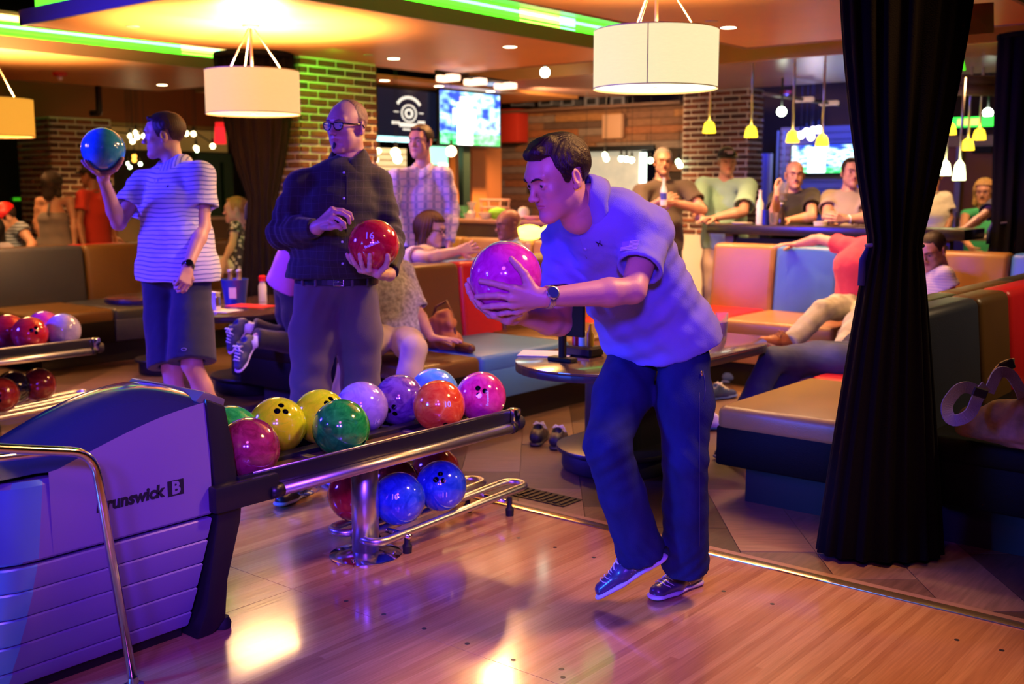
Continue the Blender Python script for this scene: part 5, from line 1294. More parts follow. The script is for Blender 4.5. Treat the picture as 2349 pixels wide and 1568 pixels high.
def person(label, J, skin='light', h=.006, hh=.0025, hands=None, face=(0, -1, 0), up=(0, 0, 1), hair=None, haircol='brown', group=None, hs=1.0, lat=None, cat='person', brow=True, bw=1.0, eyes=True):
    """J: world joints. Builds the root, the continuous body mesh (head, neck, trunk, limbs, hands) and the hair."""
    J = {k: Vector(v) for k, v in J.items()}
    root = empty('person', ((J['AL'].x+J['AR'].x)/2, (J['AL'].y+J['AR'].y)/2, 0), label, cat, group)
    J['root'] = root; L = (J['SR']-J['SL']).normalized(); J['L'] = L; LH = (J['HR']-J['HL']).normalized(); J['LH'] = LH
    R = frame(face, up); b = Blob(); N, C, P_ = J['N'], J['C'], J['P']
    nk = J['H']+Vector(R@np.array([0, .034, -.12])*hs)
    b.cone(N, nk, .060*bw, .055*bw, .03); 
    b.chain([N-(N-C).normalized()*.10, C, C.lerp(P_, .55), P_], [.088*bw, .108*bw, .095*bw, .105*bw], .05, [L, L, LH], [1.42, 1.36, 1.36])
    for s in 'LR':
        S, E, W, H_, K, An = (J[q+s] for q in ('S', 'E', 'W', 'H', 'K', 'A'))
        b.cone(N+(S-N)*.25, S, .040*bw, .046*bw, .03); b.chain([S, S.lerp(E, .35), E], [.050*bw, .045*bw, .037*bw], .025)
        b.chain([E, E.lerp(W, .28), W], [.038*bw, .041*bw, .0255*bw], .015)
        b.chain([H_, H_.lerp(K, .4), K], [.070*bw, .073*bw, .053*bw], .05); b.chain([K, K.lerp(An, .3), An], [.052, .052, .036], .02)
    Pb, Qb = b.mesh(h); Pb = smoothmesh(Pb, Qb, 1)
    Ph, Qh = get_head(hh); Ph = (Ph*hs)@R.T+np.array(J['H'])
    Ps, Qs = [Pb, Ph], [Qb, Qh+len(Pb)]; n = len(Pb)+len(Ph); facen = [len(Qb), len(Qh)]
    for hf in (hands or []):
        hb_ = Blob(); hf(hb_); a, q = hb_.mesh(hh if hh > .003 else .0024); a = smoothmesh(a, q, 1, .4); Ps.append(a); Qs.append(q+n); n += len(a)
    Pa, Qa = np.concatenate(Ps), np.concatenate(Qs)
    body = link('body', npmesh(Pa-np.array(root.location), Qa), [skin_mat(skin, SK[skin]), mat('lips_'+skin, tuple(a*b_ for a, b_ in zip(SK[skin], (.85, .55, .55))), .4)], root)
    # lips: faces of the head near the mouth
    hl = get_head(hh)[0]; fc = hl[get_head(hh)[1]].mean(1); lips = (np.abs(fc[:, 0]) < .0215) & (fc[:, 1] < -.080) & (fc[:, 2] > -.0705+.28*np.abs(fc[:, 0])) & (fc[:, 2] < -.0500-.3*np.abs(fc[:, 0]))
    mi = np.zeros(len(Qa), np.int32); mi[len(Qb):len(Qb)+len(Qh)][lips] = 1; body.data.polygons.foreach_set('material_index', mi)
    Hc = np.array(J['H'])
    def hp(x, y, z): return Vector(Hc+R@(np.array([x, y, z])*hs))
    J['hp'] = hp; J['R'] = R; J['hs'] = hs
    if eyes:
        for s in (-1, 1):
            e = link('eye', SPHE, None, root, hp(s*.0325, -.0795, .003)-Vector(root.location)); e.scale = (.0118*hs,)*3
            e.rotation_euler = Matrix(R.tolist()).to_euler()
    if brow:
        for s in (-1, 1):
            k = []
            for x, z in ((.011, .0215), (.020, .0255), (.030, .0280), (.040, .0275), (.049, .0225)):
                q = hl[(np.abs(hl[:, 0]-s*x) < .005) & (np.abs(hl[:, 2]-z) < .005)]; k.append(hp(s*x, q[:, 1].min() if len(q) else -.09, z)-Vector(root.location))
            link('eyebrow', tube_me(k, [.0018, .0034, .0036, .0028, .001], 6), hair_mat(haircol, HC[haircol]), root)
    if hair: make_hair(hair, hh, R, J['H'], hs, hair_mat(haircol, HC[haircol]), root)
    return root, J
def eye_me():
    bm = bmesh.new(); bmesh.ops.create_uvsphere(bm, u_segments=20, v_segments=14, radius=1); bmesh.ops.rotate(bm, matrix=Matrix.Rotation(PI/2, 3, 'X'), verts=bm.verts)
    me = bm_me(bm, smooth=True); me.materials.append(mat('eye_white', (.75, .72, .72), .15)); me.materials.append(mat('iris', (.05, .03, .02), .1)); me.materials.append(mat('pupil', (.002, .002, .002), .1))
    for p in me.polygons:
        c = p.center; a = math.acos(max(-1, min(1, -c.y/max(c.length, 1e-6)))); p.material_index = 2 if a < .25 else 1 if a < .56 else 0
    return me
SPHE = eye_me()

# garments, as continuous meshes around the same joints
def folds(J, amp=.004, seed=1, f=9):
    """drapery: soft noise plus creases running across the elbows, waist and knees"""
    def fn(P):
        o = amp*.55*noise3(P*np.array([1, 1, .45]), f, seed)+amp*.25*noise3(P, f*2.4, seed+1)
        return o
    return fn
def crease(c, d, n, lam, amp, rad):
    c, d = V3(c), V3(Vector(d).normalized())
    def fn(P):
        w_ = P-c; r2 = (w_**2).sum(1); t = w_@d; return amp*np.exp(-r2/(2*rad*rad))*np.sin(2*PI*t/lam+2.2*np.sin(w_@V3(n)*9))
    return fn
def addf(*fs): return lambda P: sum(f(P) for f in fs)
def shirt(J, m, h=.007, sleeve=.62, off=.014, hem=None, hemn=(0, 0, -1), bw=1.0, fold=None, waist=.0, long=False, name='shirt', flare=0.0, neck=.055, belly=0.0, nax=None, sr=1.0):
    root = J['root']; L, LH = J['L'], J['LH']; N, C, P_ = J['N'], J['C'], J['P']; b = Blob(); ax = nax.normalized() if nax is not None else (N-C).normalized()
    fw = Vector((-J['R'][0, 1], -J['R'][1, 1], 0)); tf = L.cross(Vector((0, 0, 1))); tf = tf if tf.dot(fw) > 0 else -tf
    top = N-ax*.095
    b.chain([top, C, C.lerp(P_, .5), P_, P_+(P_-C).normalized()*.14], [(.090+off)*bw, (.113+off)*bw, (.103+off+waist)*bw, (.108+off+waist+flare)*bw, (.110+off+waist+flare)*bw], .04, [L, L, LH, LH], [1.36, 1.36, 1.44, 1.46])
    if belly: b.ell(C.lerp(P_, .62)+tf*.06, (.13+belly, .13+belly, .15), .06)
    b.cone(N-ax*.05, N-ax*.004, .072*bw, .058*bw, .02)
    for s in 'LR':
        S, E, W = J['S'+s], J['E'+s], J['W'+s]
        b.cone(N+(S-N)*.3-ax*.01, S, (.038+off)*bw, (.046+off)*bw, .035)
        if long:
            g = Blob(); g.chain([S, S.lerp(E, .5), E, E.lerp(W, .4), E.lerp(W, .95)], [(.052+off)*bw, (.048+off)*bw, (.044+off)*bw, (.042+off)*bw, .034+off*.5], .03); g.cut(E.lerp(W, .93), W-E, .07); b.group(g, .03)
        elif sleeve > 0:
            g = Blob(); e = S.lerp(E, sleeve); g.chain([S, e, S.lerp(E, sleeve+.12)], [(.052+off)*bw, (.052+off*1.2)*bw*sr, (.053+off*1.3)*bw*sr], .03); g.cut(e, E-S, .12)
            g.cone(e-(e-S)*.10, e+(E-S)*.3, (.046+off*1.1)*bw*sr, (.047+off*1.2)*bw*sr, .004, sub=True); b.group(g, .03)
    hz = hem if hem is not None else P_+(P_-C).normalized()*.10
    b.cut(hz, hemn, .33)
    b.cone(N+ax*.0, N+ax*.10, neck, neck+.012, .008, sub=True)
    P, Q = b.mesh(h); P = smoothmesh(P, Q, 2)
    if fold is not None: P = P+normals(P, Q)*fold(P)[:, None]
    return link(name, npmesh(P-np.array(root.location), Q), m, root)
def trousers(J, m, h=.007, to=1.0, off=.012, fold=None, name='trousers', wz=None, bw=1.0, flare=.0, stack=True):
    root = J['root']; LH = J['LH']; P_, C = J['P'], J['C']; b = Blob(); upv = (C-P_).normalized()
    b.chain([P_+upv*.10, P_], [(.092+off)*bw, (.098+off)*bw], .04, LH, 1.36)
    for s in 'LR':
        H_, K, An = J['H'+s], J['K'+s], J['A'+s]
        if to >= 1:
            b.chain([H_, H_.lerp(K, .45), K], [(.070+off)*bw, (.076+off)*bw, (.058+off)*bw], .035)
            e = K.lerp(An, .99); b.chain([K, K.lerp(An, .45), e], [(.060+off)*bw, (.056+off+flare*.4)*bw, (.054+off+flare)*bw], .02); b.cone(e, e+(An-K).normalized()*.03, (.054+off+flare)*bw, (.056+off+flare)*bw, .01)
            b.cut(e+(An-K).normalized()*.02, An-K, .095)
        else:
            b.cone(H_, H_.lerp(K, .5), (.070+off)*bw, (.078+off)*bw, .035)
            e = H_.lerp(K, to); g = Blob(); g.cone(H_.lerp(K, .4), e+(K-H_)*.1, (.082+off)*bw, (.080+off+flare)*bw, .02); g.cut(e, K-H_, .25); g.cone(e-(K-H_)*.05, e+(K-H_)*.3, .066*bw, .068*bw, .004, sub=True); b.group(g, .012)
    wz_ = wz if wz is not None else P_+upv*.10; b.cut(wz_, upv, .3)
    P, Q = b.mesh(h); P = smoothmesh(P, Q, 2)
    if fold is not None: P = P+normals(P, Q)*fold(P)[:, None]
    return link(name, npmesh(P-np.array(root.location), Q), m, root)
def neck_ring(J, m, r=.062, t=.006, dz=.0, name='collar', tilt=.35):
    """stand collar / crew neck band around the neck"""
    root = J['root']; N, C = J['N'], J['C']; ax = (J['H']-N).normalized()*.6+(N-C).normalized()*.4; ax.normalize(); R = J['R']
    f = Vector((-R[0, 1], -R[1, 1], -R[2, 1])); f = (f-ax*f.dot(ax)).normalized(); s = ax.cross(f); pts = []
    for k in range(28):
        a = 2*PI*k/28; pts.append(N+ax*(.012+dz)+(f*math.cos(a)+s*math.sin(a))*r-ax*tilt*.06*(math.cos(a)+.3)-Vector(root.location))
    return link(name, tube_me(pts, t, 8, True), m, root)
def fold_collar(J, m, r0=.064, r1=.092, hgt=.035, drop=.05, open_=.35, name='collar', fwd=None, nrm=None, pt=.03, up_=.022):
    """turned-down polo/shirt collar: stand rising around the neck, leaf falling over it with points at the front"""
    root = J['root']; N, C = J['N'], J['C']; ax = nrm.normalized() if nrm is not None else ((J['H']-N).normalized()*.5+(N-C).normalized()*.5).normalized()
    R = J['R']; f = Vector(fwd) if fwd is not None else Vector((-R[0, 1], -R[1, 1], -R[2, 1])); f = (f-ax*f.dot(ax)).normalized(); s = ax.cross(f)
    v = []; fc = []; n = 36; rows = 9
    for i in range(n+1):
        a = open_+(2*PI-2*open_)*i/n; ca, sa_ = math.cos(a), math.sin(a); front = max(0, ca)**1.5
        dirv = f*ca+s*sa_; 
        for j in range(rows):
            t = j/(rows-1)
            if t < .35: u = t/.35; r = r0+.004*u; z = -.012+hgt*(1-.45*front)*u
            else: u = (t-.35)/.65; r = r0+.004+(r1-r0+pt*.6*front)*u; z = -.012+hgt*(1-.45*front)-(drop+pt*front)*u+.012*math.sin(u*PI)
            v.append(N+ax*(z+up_)+dirv*r-ax*.03*max(0, ca)-Vector(root.location))
    for i in range(n):
        for j in range(rows-1): a = i*rows+j; fc.append((a, a+1, a+rows+1, a+rows))
    me = pymesh(v, fc, True); o = link(name, me, m, root); md = o.modifiers.new('s', 'SOLIDIFY'); md.thickness = .0028; md.offset = 0; return o

def std(px, py, d, yaw, scale=None, hz=None, lean=0, floorz=0.0, sw=1.0, **ov):
    """standing skeleton with the head centre at a pixel and depth; yaw: direction faced, relative to the camera axis
    (0 = towards the camera, +90 = to the picture's right); overrides: joint=(px,py,depth) or Vector"""
    H = A(px, py, d); s = (H.z-floorz)/1.655 if scale is None else scale; yw = math.radians(yaw)
    f = CV(math.sin(yw), -math.cos(yw)); r = Vector((-f.y, f.x, 0)) *-1   # own right side
    r = f.cross(Vector((0, 0, 1)))
    z0 = H.z-1.655*s
    def P(a, b, c): return Vector((H.x, H.y, z0))+r*(a*s)+f*(b*s)+Vector((0, 0, c*s))
    ln = lean
    J = dict(H=H, N=P(0, -.03-ln*.02, 1.475), C=P(0, -.03-ln*.2, 1.27), P=P(0, -.02-ln*.55, .97), f=f, r=r)
    for q, sg in (('R', 1), ('L', -1)):
        J['S'+q] = P(sg*.172*sw, -.03-ln*.03, 1.425); J['E'+q] = P(sg*.245, -.06-ln*.1, 1.15); J['W'+q] = P(sg*.25, .02, .90)
        J['H'+q] = P(sg*.095, -.02-ln*.55, .92); J['K'+q] = P(sg*.11, .0-ln*.5, .50); J['A'+q] = P(sg*.12, -.04-ln*.5, .085)
    for k, v in ov.items(): J[k] = v if isinstance(v, Vector) else A(*v)
    J['face'] = f; return J
def autohand(J, s, n=None, d=None, curl=.6, sc=1.0, th=None):
    W, E = Vector(J['W'+s]), Vector(J['E'+s]); d = Vector(d) if d is not None else (W-E).normalized(); sg = 1 if s == 'R' else -1
    n = Vector(n) if n is not None else J['r']*-sg
    return lambda b: hand_blob(b, W, d, n, (th if th is not None else sg), curl, sc, fore=E)
def bgperson(label, J, skin, hair, haircol, m_shirt, m_pants=None, hs=1.0, face=None, up=(0, 0, 1), sleeve=.6, long=False, belly=0, bw=1.0, handn=None, curl=.6, h=.013, hh=.0055, shirt_kw=None, pants_to=1.0, neck_m=None, feet=True, amp=.005, coll=False, eyes=True, group=None, brow=True):
    hands = [autohand(J, s, *(handn or {}).get(s, (None, None)), curl=curl) for s in 'LR']
    root, Jn = person(label, {k: v for k, v in J.items() if k not in ('f', 'r', 'face')}, skin, h, hh, hands, face or J['face'], up, hair, haircol, hs=hs, bw=bw, eyes=eyes, brow=brow, group=group)
    fd = folds(Jn, amp, len(label))
    if m_shirt: shirt(Jn, m_shirt, h*.85, sleeve, long=long, belly=belly, bw=bw, fold=fd, **(shirt_kw or {}))
    if m_pants: trousers(Jn, m_pants, h*.9, pants_to, fold=fd, bw=bw)
    if m_shirt:
        if coll: fold_collar(Jn, neck_m or m_shirt)
        else: neck_ring(Jn, neck_m or m_shirt, .064, .007)
    return root, Jn
def cloth(key, col=None, rough=.85, **k): return mat('cloth_'+key, col, rough, bump=.25, bscale=400, sheen=.15, **k)
# ------------------------------------------------------------------ loose shoes
for (px, ang, col, lab, sole) in [(a[0], a[1], a[2], a[3], a[4]) for a in LOOSE]:
    z = .126 if 'table base' in lab else 0
    g = G(px[0], px[1], z); simple_shoe('shoe', (g.x, g.y, z+.001), ang, col, lab, sole)

def ballpt(px, py, c, off):
    """point on the near side of a ball centred at c, `off` above its surface"""
    r = _ray(px, py).normalized(); oc = CAMP-c; R_ = RB+off; bq = oc.dot(r); disc = bq*bq-(oc.length_squared-R_*R_)
    if disc < 0: q = CAMP+r*(-bq); return c+(q-c).normalized()*R_
    return CAMP+r*(-bq-math.sqrt(disc))
def dirpt(c, x, y, z, off): return c+(CV(x, y)*math.hypot(x, y)+Vector((0, 0, z))).normalized()*(RB+off)

# ================================================================== the bowler
bc1 = A(1160, 635, 3.27)
BJ = dict(H=A(1281, 408, 3.32), N=A(1352, 466, 3.40), C=A(1428, 596, 3.60), P=A(1508, 758, 3.74),
          SL=A(1492, 528, 3.44), EL=A(1452, 666, 3.30), WL=A(1250, 682, 3.17), SR=A(1292, 552, 3.66), ER=A(1283, 742, 3.52), WR=A(1188, 722, 3.34),
          HL=A(1570, 828, 3.68), KL=A(1572, 1050, 3.66), AL=A(1572, 1292, 3.86), HR=A(1452, 818, 3.80), KR=A(1392, 1020, 3.58), AR=A(1468, 1262, 3.78))
def hand_l(b):
    bp = lambda x, y, o=.011: ballpt(x, y, bc1, o)
    W = BJ['WL']; k = [bp(1180, 662, .016), bp(1172, 682, .016), bp(1176, 700, .016), bp(1186, 714, .016)]
    b.cone(W+(BJ['EL']-W).normalized()*.05, W, .028, .026, .01)
    for q, r in zip(k, (.0135, .0135, .0125, .012)): b.cone(W, q, .020, r, .014)
    b.cone(W.lerp(k[0], .3), bp(1208, 640, .016), .018, .015, .014)
    finger_chain(b, [k[0], bp(1150, 654), bp(1125, 648), bp(1103, 644)], .0100, .0080)
    finger_chain(b, [k[1], bp(1143, 677), bp(1117, 678), bp(1094, 680)], .0102, .0082)
    finger_chain(b, [k[2], bp(1150, 700), bp(1128, 702), bp(1108, 704)], .0098, .0078)
    finger_chain(b, [k[3], bp(1165, 716), bp(1150, 719), bp(1134, 721)], .0088, .0070)
    finger_chain(b, [bp(1214, 650, .016), bp(1203, 628, .013), bp(1188, 610, .011), bp(1173, 594, .010)], .0135, .0090)
def hand_r(b):
    W = BJ['WR']; D = lambda x, y, z, o=.011: dirpt(bc1, x, y, z, o); pc = D(.05, -.05, -1, .018)
    b.cone(W+(BJ['ER']-W).normalized()*.05, W, .028, .025, .01); b.cone(W, pc, .024, .020, .02)
    kn = [D(-.50, .40, -.95, .014), D(-.48, .15, -1, .014), D(-.42, -.10, -1, .014), D(-.30, -.32, -1, .013)]
    for q in kn: b.cone(W.lerp(pc, .5), q, .018, .013, .014)
    finger_chain(b, [kn[0], D(-.85, .40, -.70), D(-1, .38, -.35), D(-1, .36, -.1)], .0098, .0078)
    finger_chain(b, [kn[1], D(-.88, .12, -.74), D(-1, .08, -.42), D(-1, .05, -.20)], .0100, .0080)
    finger_chain(b, [kn[2], D(-.80, -.18, -.82), D(-.95, -.24, -.58), D(-1, -.28, -.40)], .0098, .0078)
    finger_chain(b, [kn[3], D(-.60, -.42, -.92), D(-.75, -.48, -.75), D(-.84, -.5, -.6)], .0088, .0070)
    finger_chain(b, [pc, D(.35, -.45, -.85, .014), D(.25, -.75, -.68), D(.12, -.88, -.5)], .0140, .0095)
M_polo = mat('polo_periwinkle', (.20, .20, .56), .8, bump=.3, bscale=420, sheen=.12)
fdir = CV(-.84, -.54)+Vector((0, 0, -.34))
bow, BJn = person('man in periwinkle polo and jeans, bending forward with a magenta ball in both hands', BJ, 'light', .0055, .0022, [hand_l, hand_r], fdir, (0, 0, 1), 'quiff', 'dark', bw=1.04)
tdir = (BJ['P']-BJ['C']).normalized(); fwdb = CV(-.75, -.66)
cr_ = addf(folds(BJn, .0045, 5, 8), crease(BJ['SL'].lerp(BJ['P'], .35), CV(.3, 0)+Vector((0, 0, -1)), CV(1, 0), .06, .0035, .13), crease(BJ['N'].lerp(BJ['SR'], .8)+Vector((0, 0, -.12)), CV(-.3, 0)+Vector((0, 0, -1)), CV(1, 0), .045, .004, .10), crease(BJ['P'], CV(-.3, 0)+Vector((0, 0, -1)), CV(1, 0), .055, .005, .12), crease(BJ['P']+Vector((0, 0, -.0))+fwdb*.08, tdir, (1, 0, 0), .085, .006, .13), crease(BJ['SL'], (BJ['EL']-BJ['SL']), (0, 1, 0), .07, .003, .10),
           crease(BJ['SR']+Vector((0, 0, -.1)), (0, 0, 1), (0, 1, 0), .05, .005, .12), crease(BJ['C'].lerp(BJ['P'], .5), CV(.5, .1)+Vector((0, 0, -1)), (0, 0, 1), .12, .004, .20))
shirt(BJn, M_polo, .0058, .66, .016, hem=BJ['P']+tdir*.060, hemn=tdir*.9+Vector((0, 0, -.45)), fold=cr_, waist=.010, flare=.004, name='polo_shirt', belly=.0, bw=1.05, nax=CV(-.70, -.45)+Vector((0, 0, .85)), sr=.88)
fold_collar(BJn, M_polo, .060, .086, .044, .060, .30, pt=.035, nrm=CV(-.75, -.50)+Vector((0, 0, .62)), fwd=CV(-.55, -.5)+Vector((0, 0, -.9)), up_=.032)
# placket buttons, chest mark, sleeve flag
def surf_pt(ob, px, py):
    """first hit of the camera ray with an object's mesh"""
    dg = bpy.context.evaluated_depsgraph_get(); inv = Matrix.Translation(-wloc(ob))
    hit, loc, nrm, _ = ob.ray_cast(inv @ CAMP, _ray(px, py).normalized()); return (loc+wloc(ob), nrm) if hit else (None, None)
bpy.context.view_layer.update()
polo = [o for o in bow.children if o.name.startswith('polo_shirt')][0]
btn = lathe([(.0, .0028), (.004, .003), (.0055, .002), (.0055, 0)], 14, False)
def stick(name, me, m, root, ob, px, py, up=(0, 0, 1), lift=.001, roll=0):
    p, n = surf_pt(ob, px, py)
    if p is None: return None
    u = Vector(up); x = u.cross(n).normalized(); y = n.cross(x); R_ = Matrix((x, y, n)).transposed() @ Matrix.Rotation(roll, 3, 'Z')
    return link(name, me, m, root, p+n*lift-wloc(root), R_.to_euler())
M_btn = mat('button_pearl', (.45, .45, .7), .3)
for px, py in ((1328, 535), (1343, 570)): stick('button', btn, M_btn, bow, polo, px, py)
M_emb = mat('embroidery_navy', (.01, .01, .03), .6); M_flag = mat('embroidery_pale', (.62, .55, .85), .7)
mk = bmesh.new()
for (x, y, w_, h_, a) in ((-.005, .003, .003, .012, .5), (.005, .003, .003, .012, -.5), (-.005, -.006, .003, .010, -.5), (.005, -.006, .003, .010, .5), (0, -.001, .009, .003, 0)):
    r = bmesh.ops.create_cube(mk, size=1)['verts']; bmesh.ops.scale(mk, vec=(w_, h_, .001), verts=r); bmesh.ops.rotate(mk, matrix=Matrix.Rotation(a, 3, 'Z'), verts=r); bmesh.ops.translate(mk, vec=(x, y, 0), verts=r)
stick('chest_mark', bm_me(mk), M_emb, bow, polo, 1374, 557, lift=.0015, roll=.25)
fl = bmesh.new()
for k in range(7):
    y = .016-k*.0052; x0 = -.028 if k >= 4 else -.002; r = bmesh.ops.create_cube(fl, size=1)['verts']; wd = .030-x0; bmesh.ops.scale(fl, vec=(wd, .0030, .001), verts=r); bmesh.ops.translate(fl, vec=((x0+.030)/2, y, 0), verts=r)
stick('sleeve_flag', bm_me(fl), M_flag, bow, polo, 1446, 566, lift=.007, roll=.16)
stick('flag_canton', box_me(.026, .017, .001), mat('canton_violet', (.30, .26, .62), .7), bow, polo, 1438, 561, lift=.007, roll=.16)
M_jean = mat('denim_indigo', (.014, .022, .095), .95, spec=.15, bump=.35, bscale=500, var=.25, vscale=12, stretch=(1, 1, .3))
jf = addf(folds(BJn, .0035, 9, 7), crease(BJ['KR'], (BJ['AR']-BJ['HR']).normalized()+CV(.5, 0)*.5, (1, 0, 0), .05, .0025, .08), crease(BJ['KL'], CV(.5, 0)+Vector((0, 0, 1)), (1, 0, 0), .05, .0025, .09), crease(BJ['AL'], CV(-.4, 0)+Vector((0, 0, 1)), (1, 0, 0), .04, .003, .08), crease(BJ['AR'], CV(.4, 0)+Vector((0, 0, 1)), (1, 0, 0), .04, .003, .08), crease(BJ['HR'].lerp(BJ['HL'], .5), CV(1, 0)+Vector((0, 0, .5)), (0, 0, 1), .07, .005, .12))
trousers(BJn, M_jean, .006, 1.0, .014, jf, 'jeans', flare=.012, bw=1.03)
jeans = [o for o in bow.children if o.name.startswith('jeans')][0]
z_ = stick('zip_pull', box_me(.007, .014, .002, .001, 1), mat('brass_pull', (.85, .6, .25), .3, .9), bow, jeans, 1608, 856, lift=.004)
M_stitch = mat('jean_stitch', (.03, .03, .10), .7)
def on_surf_line(name, ob, root, pts, r, m, lift=.001):
    q = []
    for px, py in pts:
        p, n = surf_pt(ob, px, py)
        if p is not None: q.append(p+n*lift-wloc(root))
    if len(q) > 2: return link(name, tube_me(q, r, 6), m, root)
on_surf_line('pocket_seam', jeans, bow, [(1612, 850), (1616, 870), (1618, 895), (1614, 920)], .0012, M_stitch)
on_surf_line('side_seam', jeans, bow, [(1604, 900+k*22) for k in range(17)], .0012, M_stitch)
on_surf_line('placket_edge', polo, bow, [(1322, 520), (1330, 545), (1338, 570), (1346, 592)], .0012, mat('polo_seam', (.22, .22, .48), .8), .0003)
# watch on the near wrist
wa = (BJ['EL']-BJ['WL']).normalized(); wc = BJ['WL']+wa*.012; wt = empty('wristwatch', (0, 0, 0)); wt.parent = bow; wt.location = wc-Vector(bow.location)
s1 = wa.cross(Vector((0, 0, 1))).normalized(); s2 = wa.cross(s1)
ringpts = [(s1*math.cos(2*PI*k/28)+s2*math.sin(2*PI*k/28))*.030 for k in range(28)]
for dx in (-.006, .0, .006): link('bracelet_links', tube_me([p+wa*dx for p in ringpts], .0042, 8, True), mat('watch_steel', (.55, .58, .75), .25, .95), wt)
toc = (CAMP-wc).normalized(); n_ = (toc-wa*toc.dot(wa)).normalized()*.8+Vector((0, 0, .35)); n_ = (n_-wa*n_.dot(wa)).normalized(); Rw = n_.to_track_quat('Z', 'Y').to_euler()
link('watch_case', lathe([(.0, 0), (.019, 0), (.021, .004), (.0195, .009), (.017, .010)], 28), mat('watch_steel'), wt, n_*.027, Rw); link('watch_dial', lathe([(0, .0102), (.0165, .0102)], 24, False), mat('watch_dial', (.02, .03, .15), .1), wt, n_*.027, Rw)
# two tone bowling shoes
M_shN = mat('shoe_navy_maroon', (.05, .03, .10), .35, coat=.3); M_shS = mat('shoe_sole_pale', (.62, .55, .75), .5); M_shL = mat('shoe_lace_pale', (.7, .75, .95), .7)
g1, g2 = G(1600, 1338), G(1488, 1384); td = (g2-g1)
sL = place_shoe(bow, G(1580, 1345)+Vector((0, 0, .085)), td, M_shN, M_shS, M_shL, .30, 0, .0035)
toe = G(1392, 1388); hel = A(1500, 1285, 3.80); td2 = Vector((toe.x-hel.x, toe.y-hel.y, 0)).normalized()
sR = place_shoe(bow, BJ['AR'], td2, M_shN, M_shS, M_shL, .30, .62, .0035, drop=.075)
for sh in (sL, sR):
    for k in range(6):       # pale stitched stripes over the vamp
        x = -.02+k*.020; w_ = .0395-.0012*k; zt_ = .0805-.0030*k
        link('stripe', tube_me([(x-.02, -w_, .032), (x-.008, -w_*.96, .050), (x+.004, -w_*.70, zt_-.010), (x+.012, -w_*.25, zt_), (x+.012, w_*.25, zt_), (x+.004, w_*.70, zt_-.010), (x-.008, w_*.96, .050), (x-.02, w_, .032)], .0018, 6), M_shS, sh)
ball(bc1, 'magenta', ((.62, .02, .30), (.78, .05, .42)), 'magenta bowling ball held in both hands by the bowler', CV(.5, .8))

# ================================================================== the man with glasses
bc2 = A(857, 561, 4.60)
MJ = dict(H=A(797, 292, 4.95), N=A(800, 371, 4.98), C=A(780, 480, 4.97), P=A(772, 640, 5.0), SR=A(690, 428, 4.93), ER=A(648, 535, 4.93), WR=A(728, 522, 4.72), SL=A(862, 420, 5.02), EL=A(893, 545, 5.02), WL=A(893, 630, 4.76),
          HR=A(725, 668, 4.99), KR=A(712, 890, 4.93), AR=A(703, 1078, 4.98), HL=A(818, 668, 5.03), KL=A(828, 890, 5.03), AL=A(800, 1085, 5.16))
def hand_under(W, E, c, side=-1):
    def f(b):
        D = lambda x, y, z, o=.011: dirpt(c, x, y, z, o); pc = D(.15, -.25, -1, .018)
        b.cone(W+(E-W).normalized()*.05, W, .029, .025, .01); b.cone(W, pc, .024, .020, .02)
        kn = [D(-.10, -.55, -.85, .014), D(-.30, -.40, -.9, .014), D(-.48, -.18, -.9, .014), D(-.55, .1, -.9, .013)]
        for q in kn: b.cone(W.lerp(pc, .5), q, .018, .013, .014)
        finger_chain(b, [kn[0], D(-.05, -.80, -.62), D(-.03, -.92, -.44), D(-.02, -.98, -.30)], .0100, .0080)
        finger_chain(b, [kn[1], D(-.36, -.75, -.66), D(-.38, -.86, -.46), D(-.39, -.9, -.30)], .0102, .0082)
        finger_chain(b, [kn[2], D(-.66, -.50, -.68), D(-.74, -.58, -.48), D(-.78, -.6, -.34)], .0098, .0078)
        finger_chain(b, [kn[3], D(-.86, -.12, -.66), D(-.95, -.18, -.46), D(-.98, -.2, -.34)], .0088, .0070)
        finger_chain(b, [pc, D(.50, -.55, -.75, .014), D(.62, -.72, -.52), D(.62, -.80, -.36)], .0140, .0098)
    return f
def hand_mid(b):
    W = MJ['WR']; pts = lambda *q: [A(*t) for t in q]
    b.cone(W+(MJ['ER']-W).normalized()*.05, W, .029, .026, .01)
    k = pts((762, 480, 4.66), (768, 487, 4.64), (765, 497, 4.62), (757, 507, 4.62))
    for q in k: b.cone(W, q, .024, .0135, .014)
    for a, q in zip(k, (((785, 482, 4.66), (803, 490, 4.66), (808, 502, 4.67)), ((785, 489, 4.62), (799, 497, 4.61), (802, 511, 4.62)), ((778, 503, 4.60), (789, 512, 4.58), (791, 522, 4.59)), ((768, 513, 4.60), (778, 521, 4.58), (782, 526, 4.59)))):
        finger_chain(b, [a]+pts(*q), .0100, .0078)
    finger_chain(b, pts((742, 522, 4.66), (757, 522, 4.60), (772, 519, 4.585), (784, 516, 4.60)), .0135, .0095)
mface = CV(-.50, -.86)
mid, MJn = person('man with dark glasses and goatee in dark windowpane shirt, holding a red ball', MJ, 'light', .0058, .0024, [hand_mid, hand_under(MJ['WL'], MJ['EL'], bc2)], mface, (0, 0, 1), 'bald_sides', 'stub', bw=1.03)
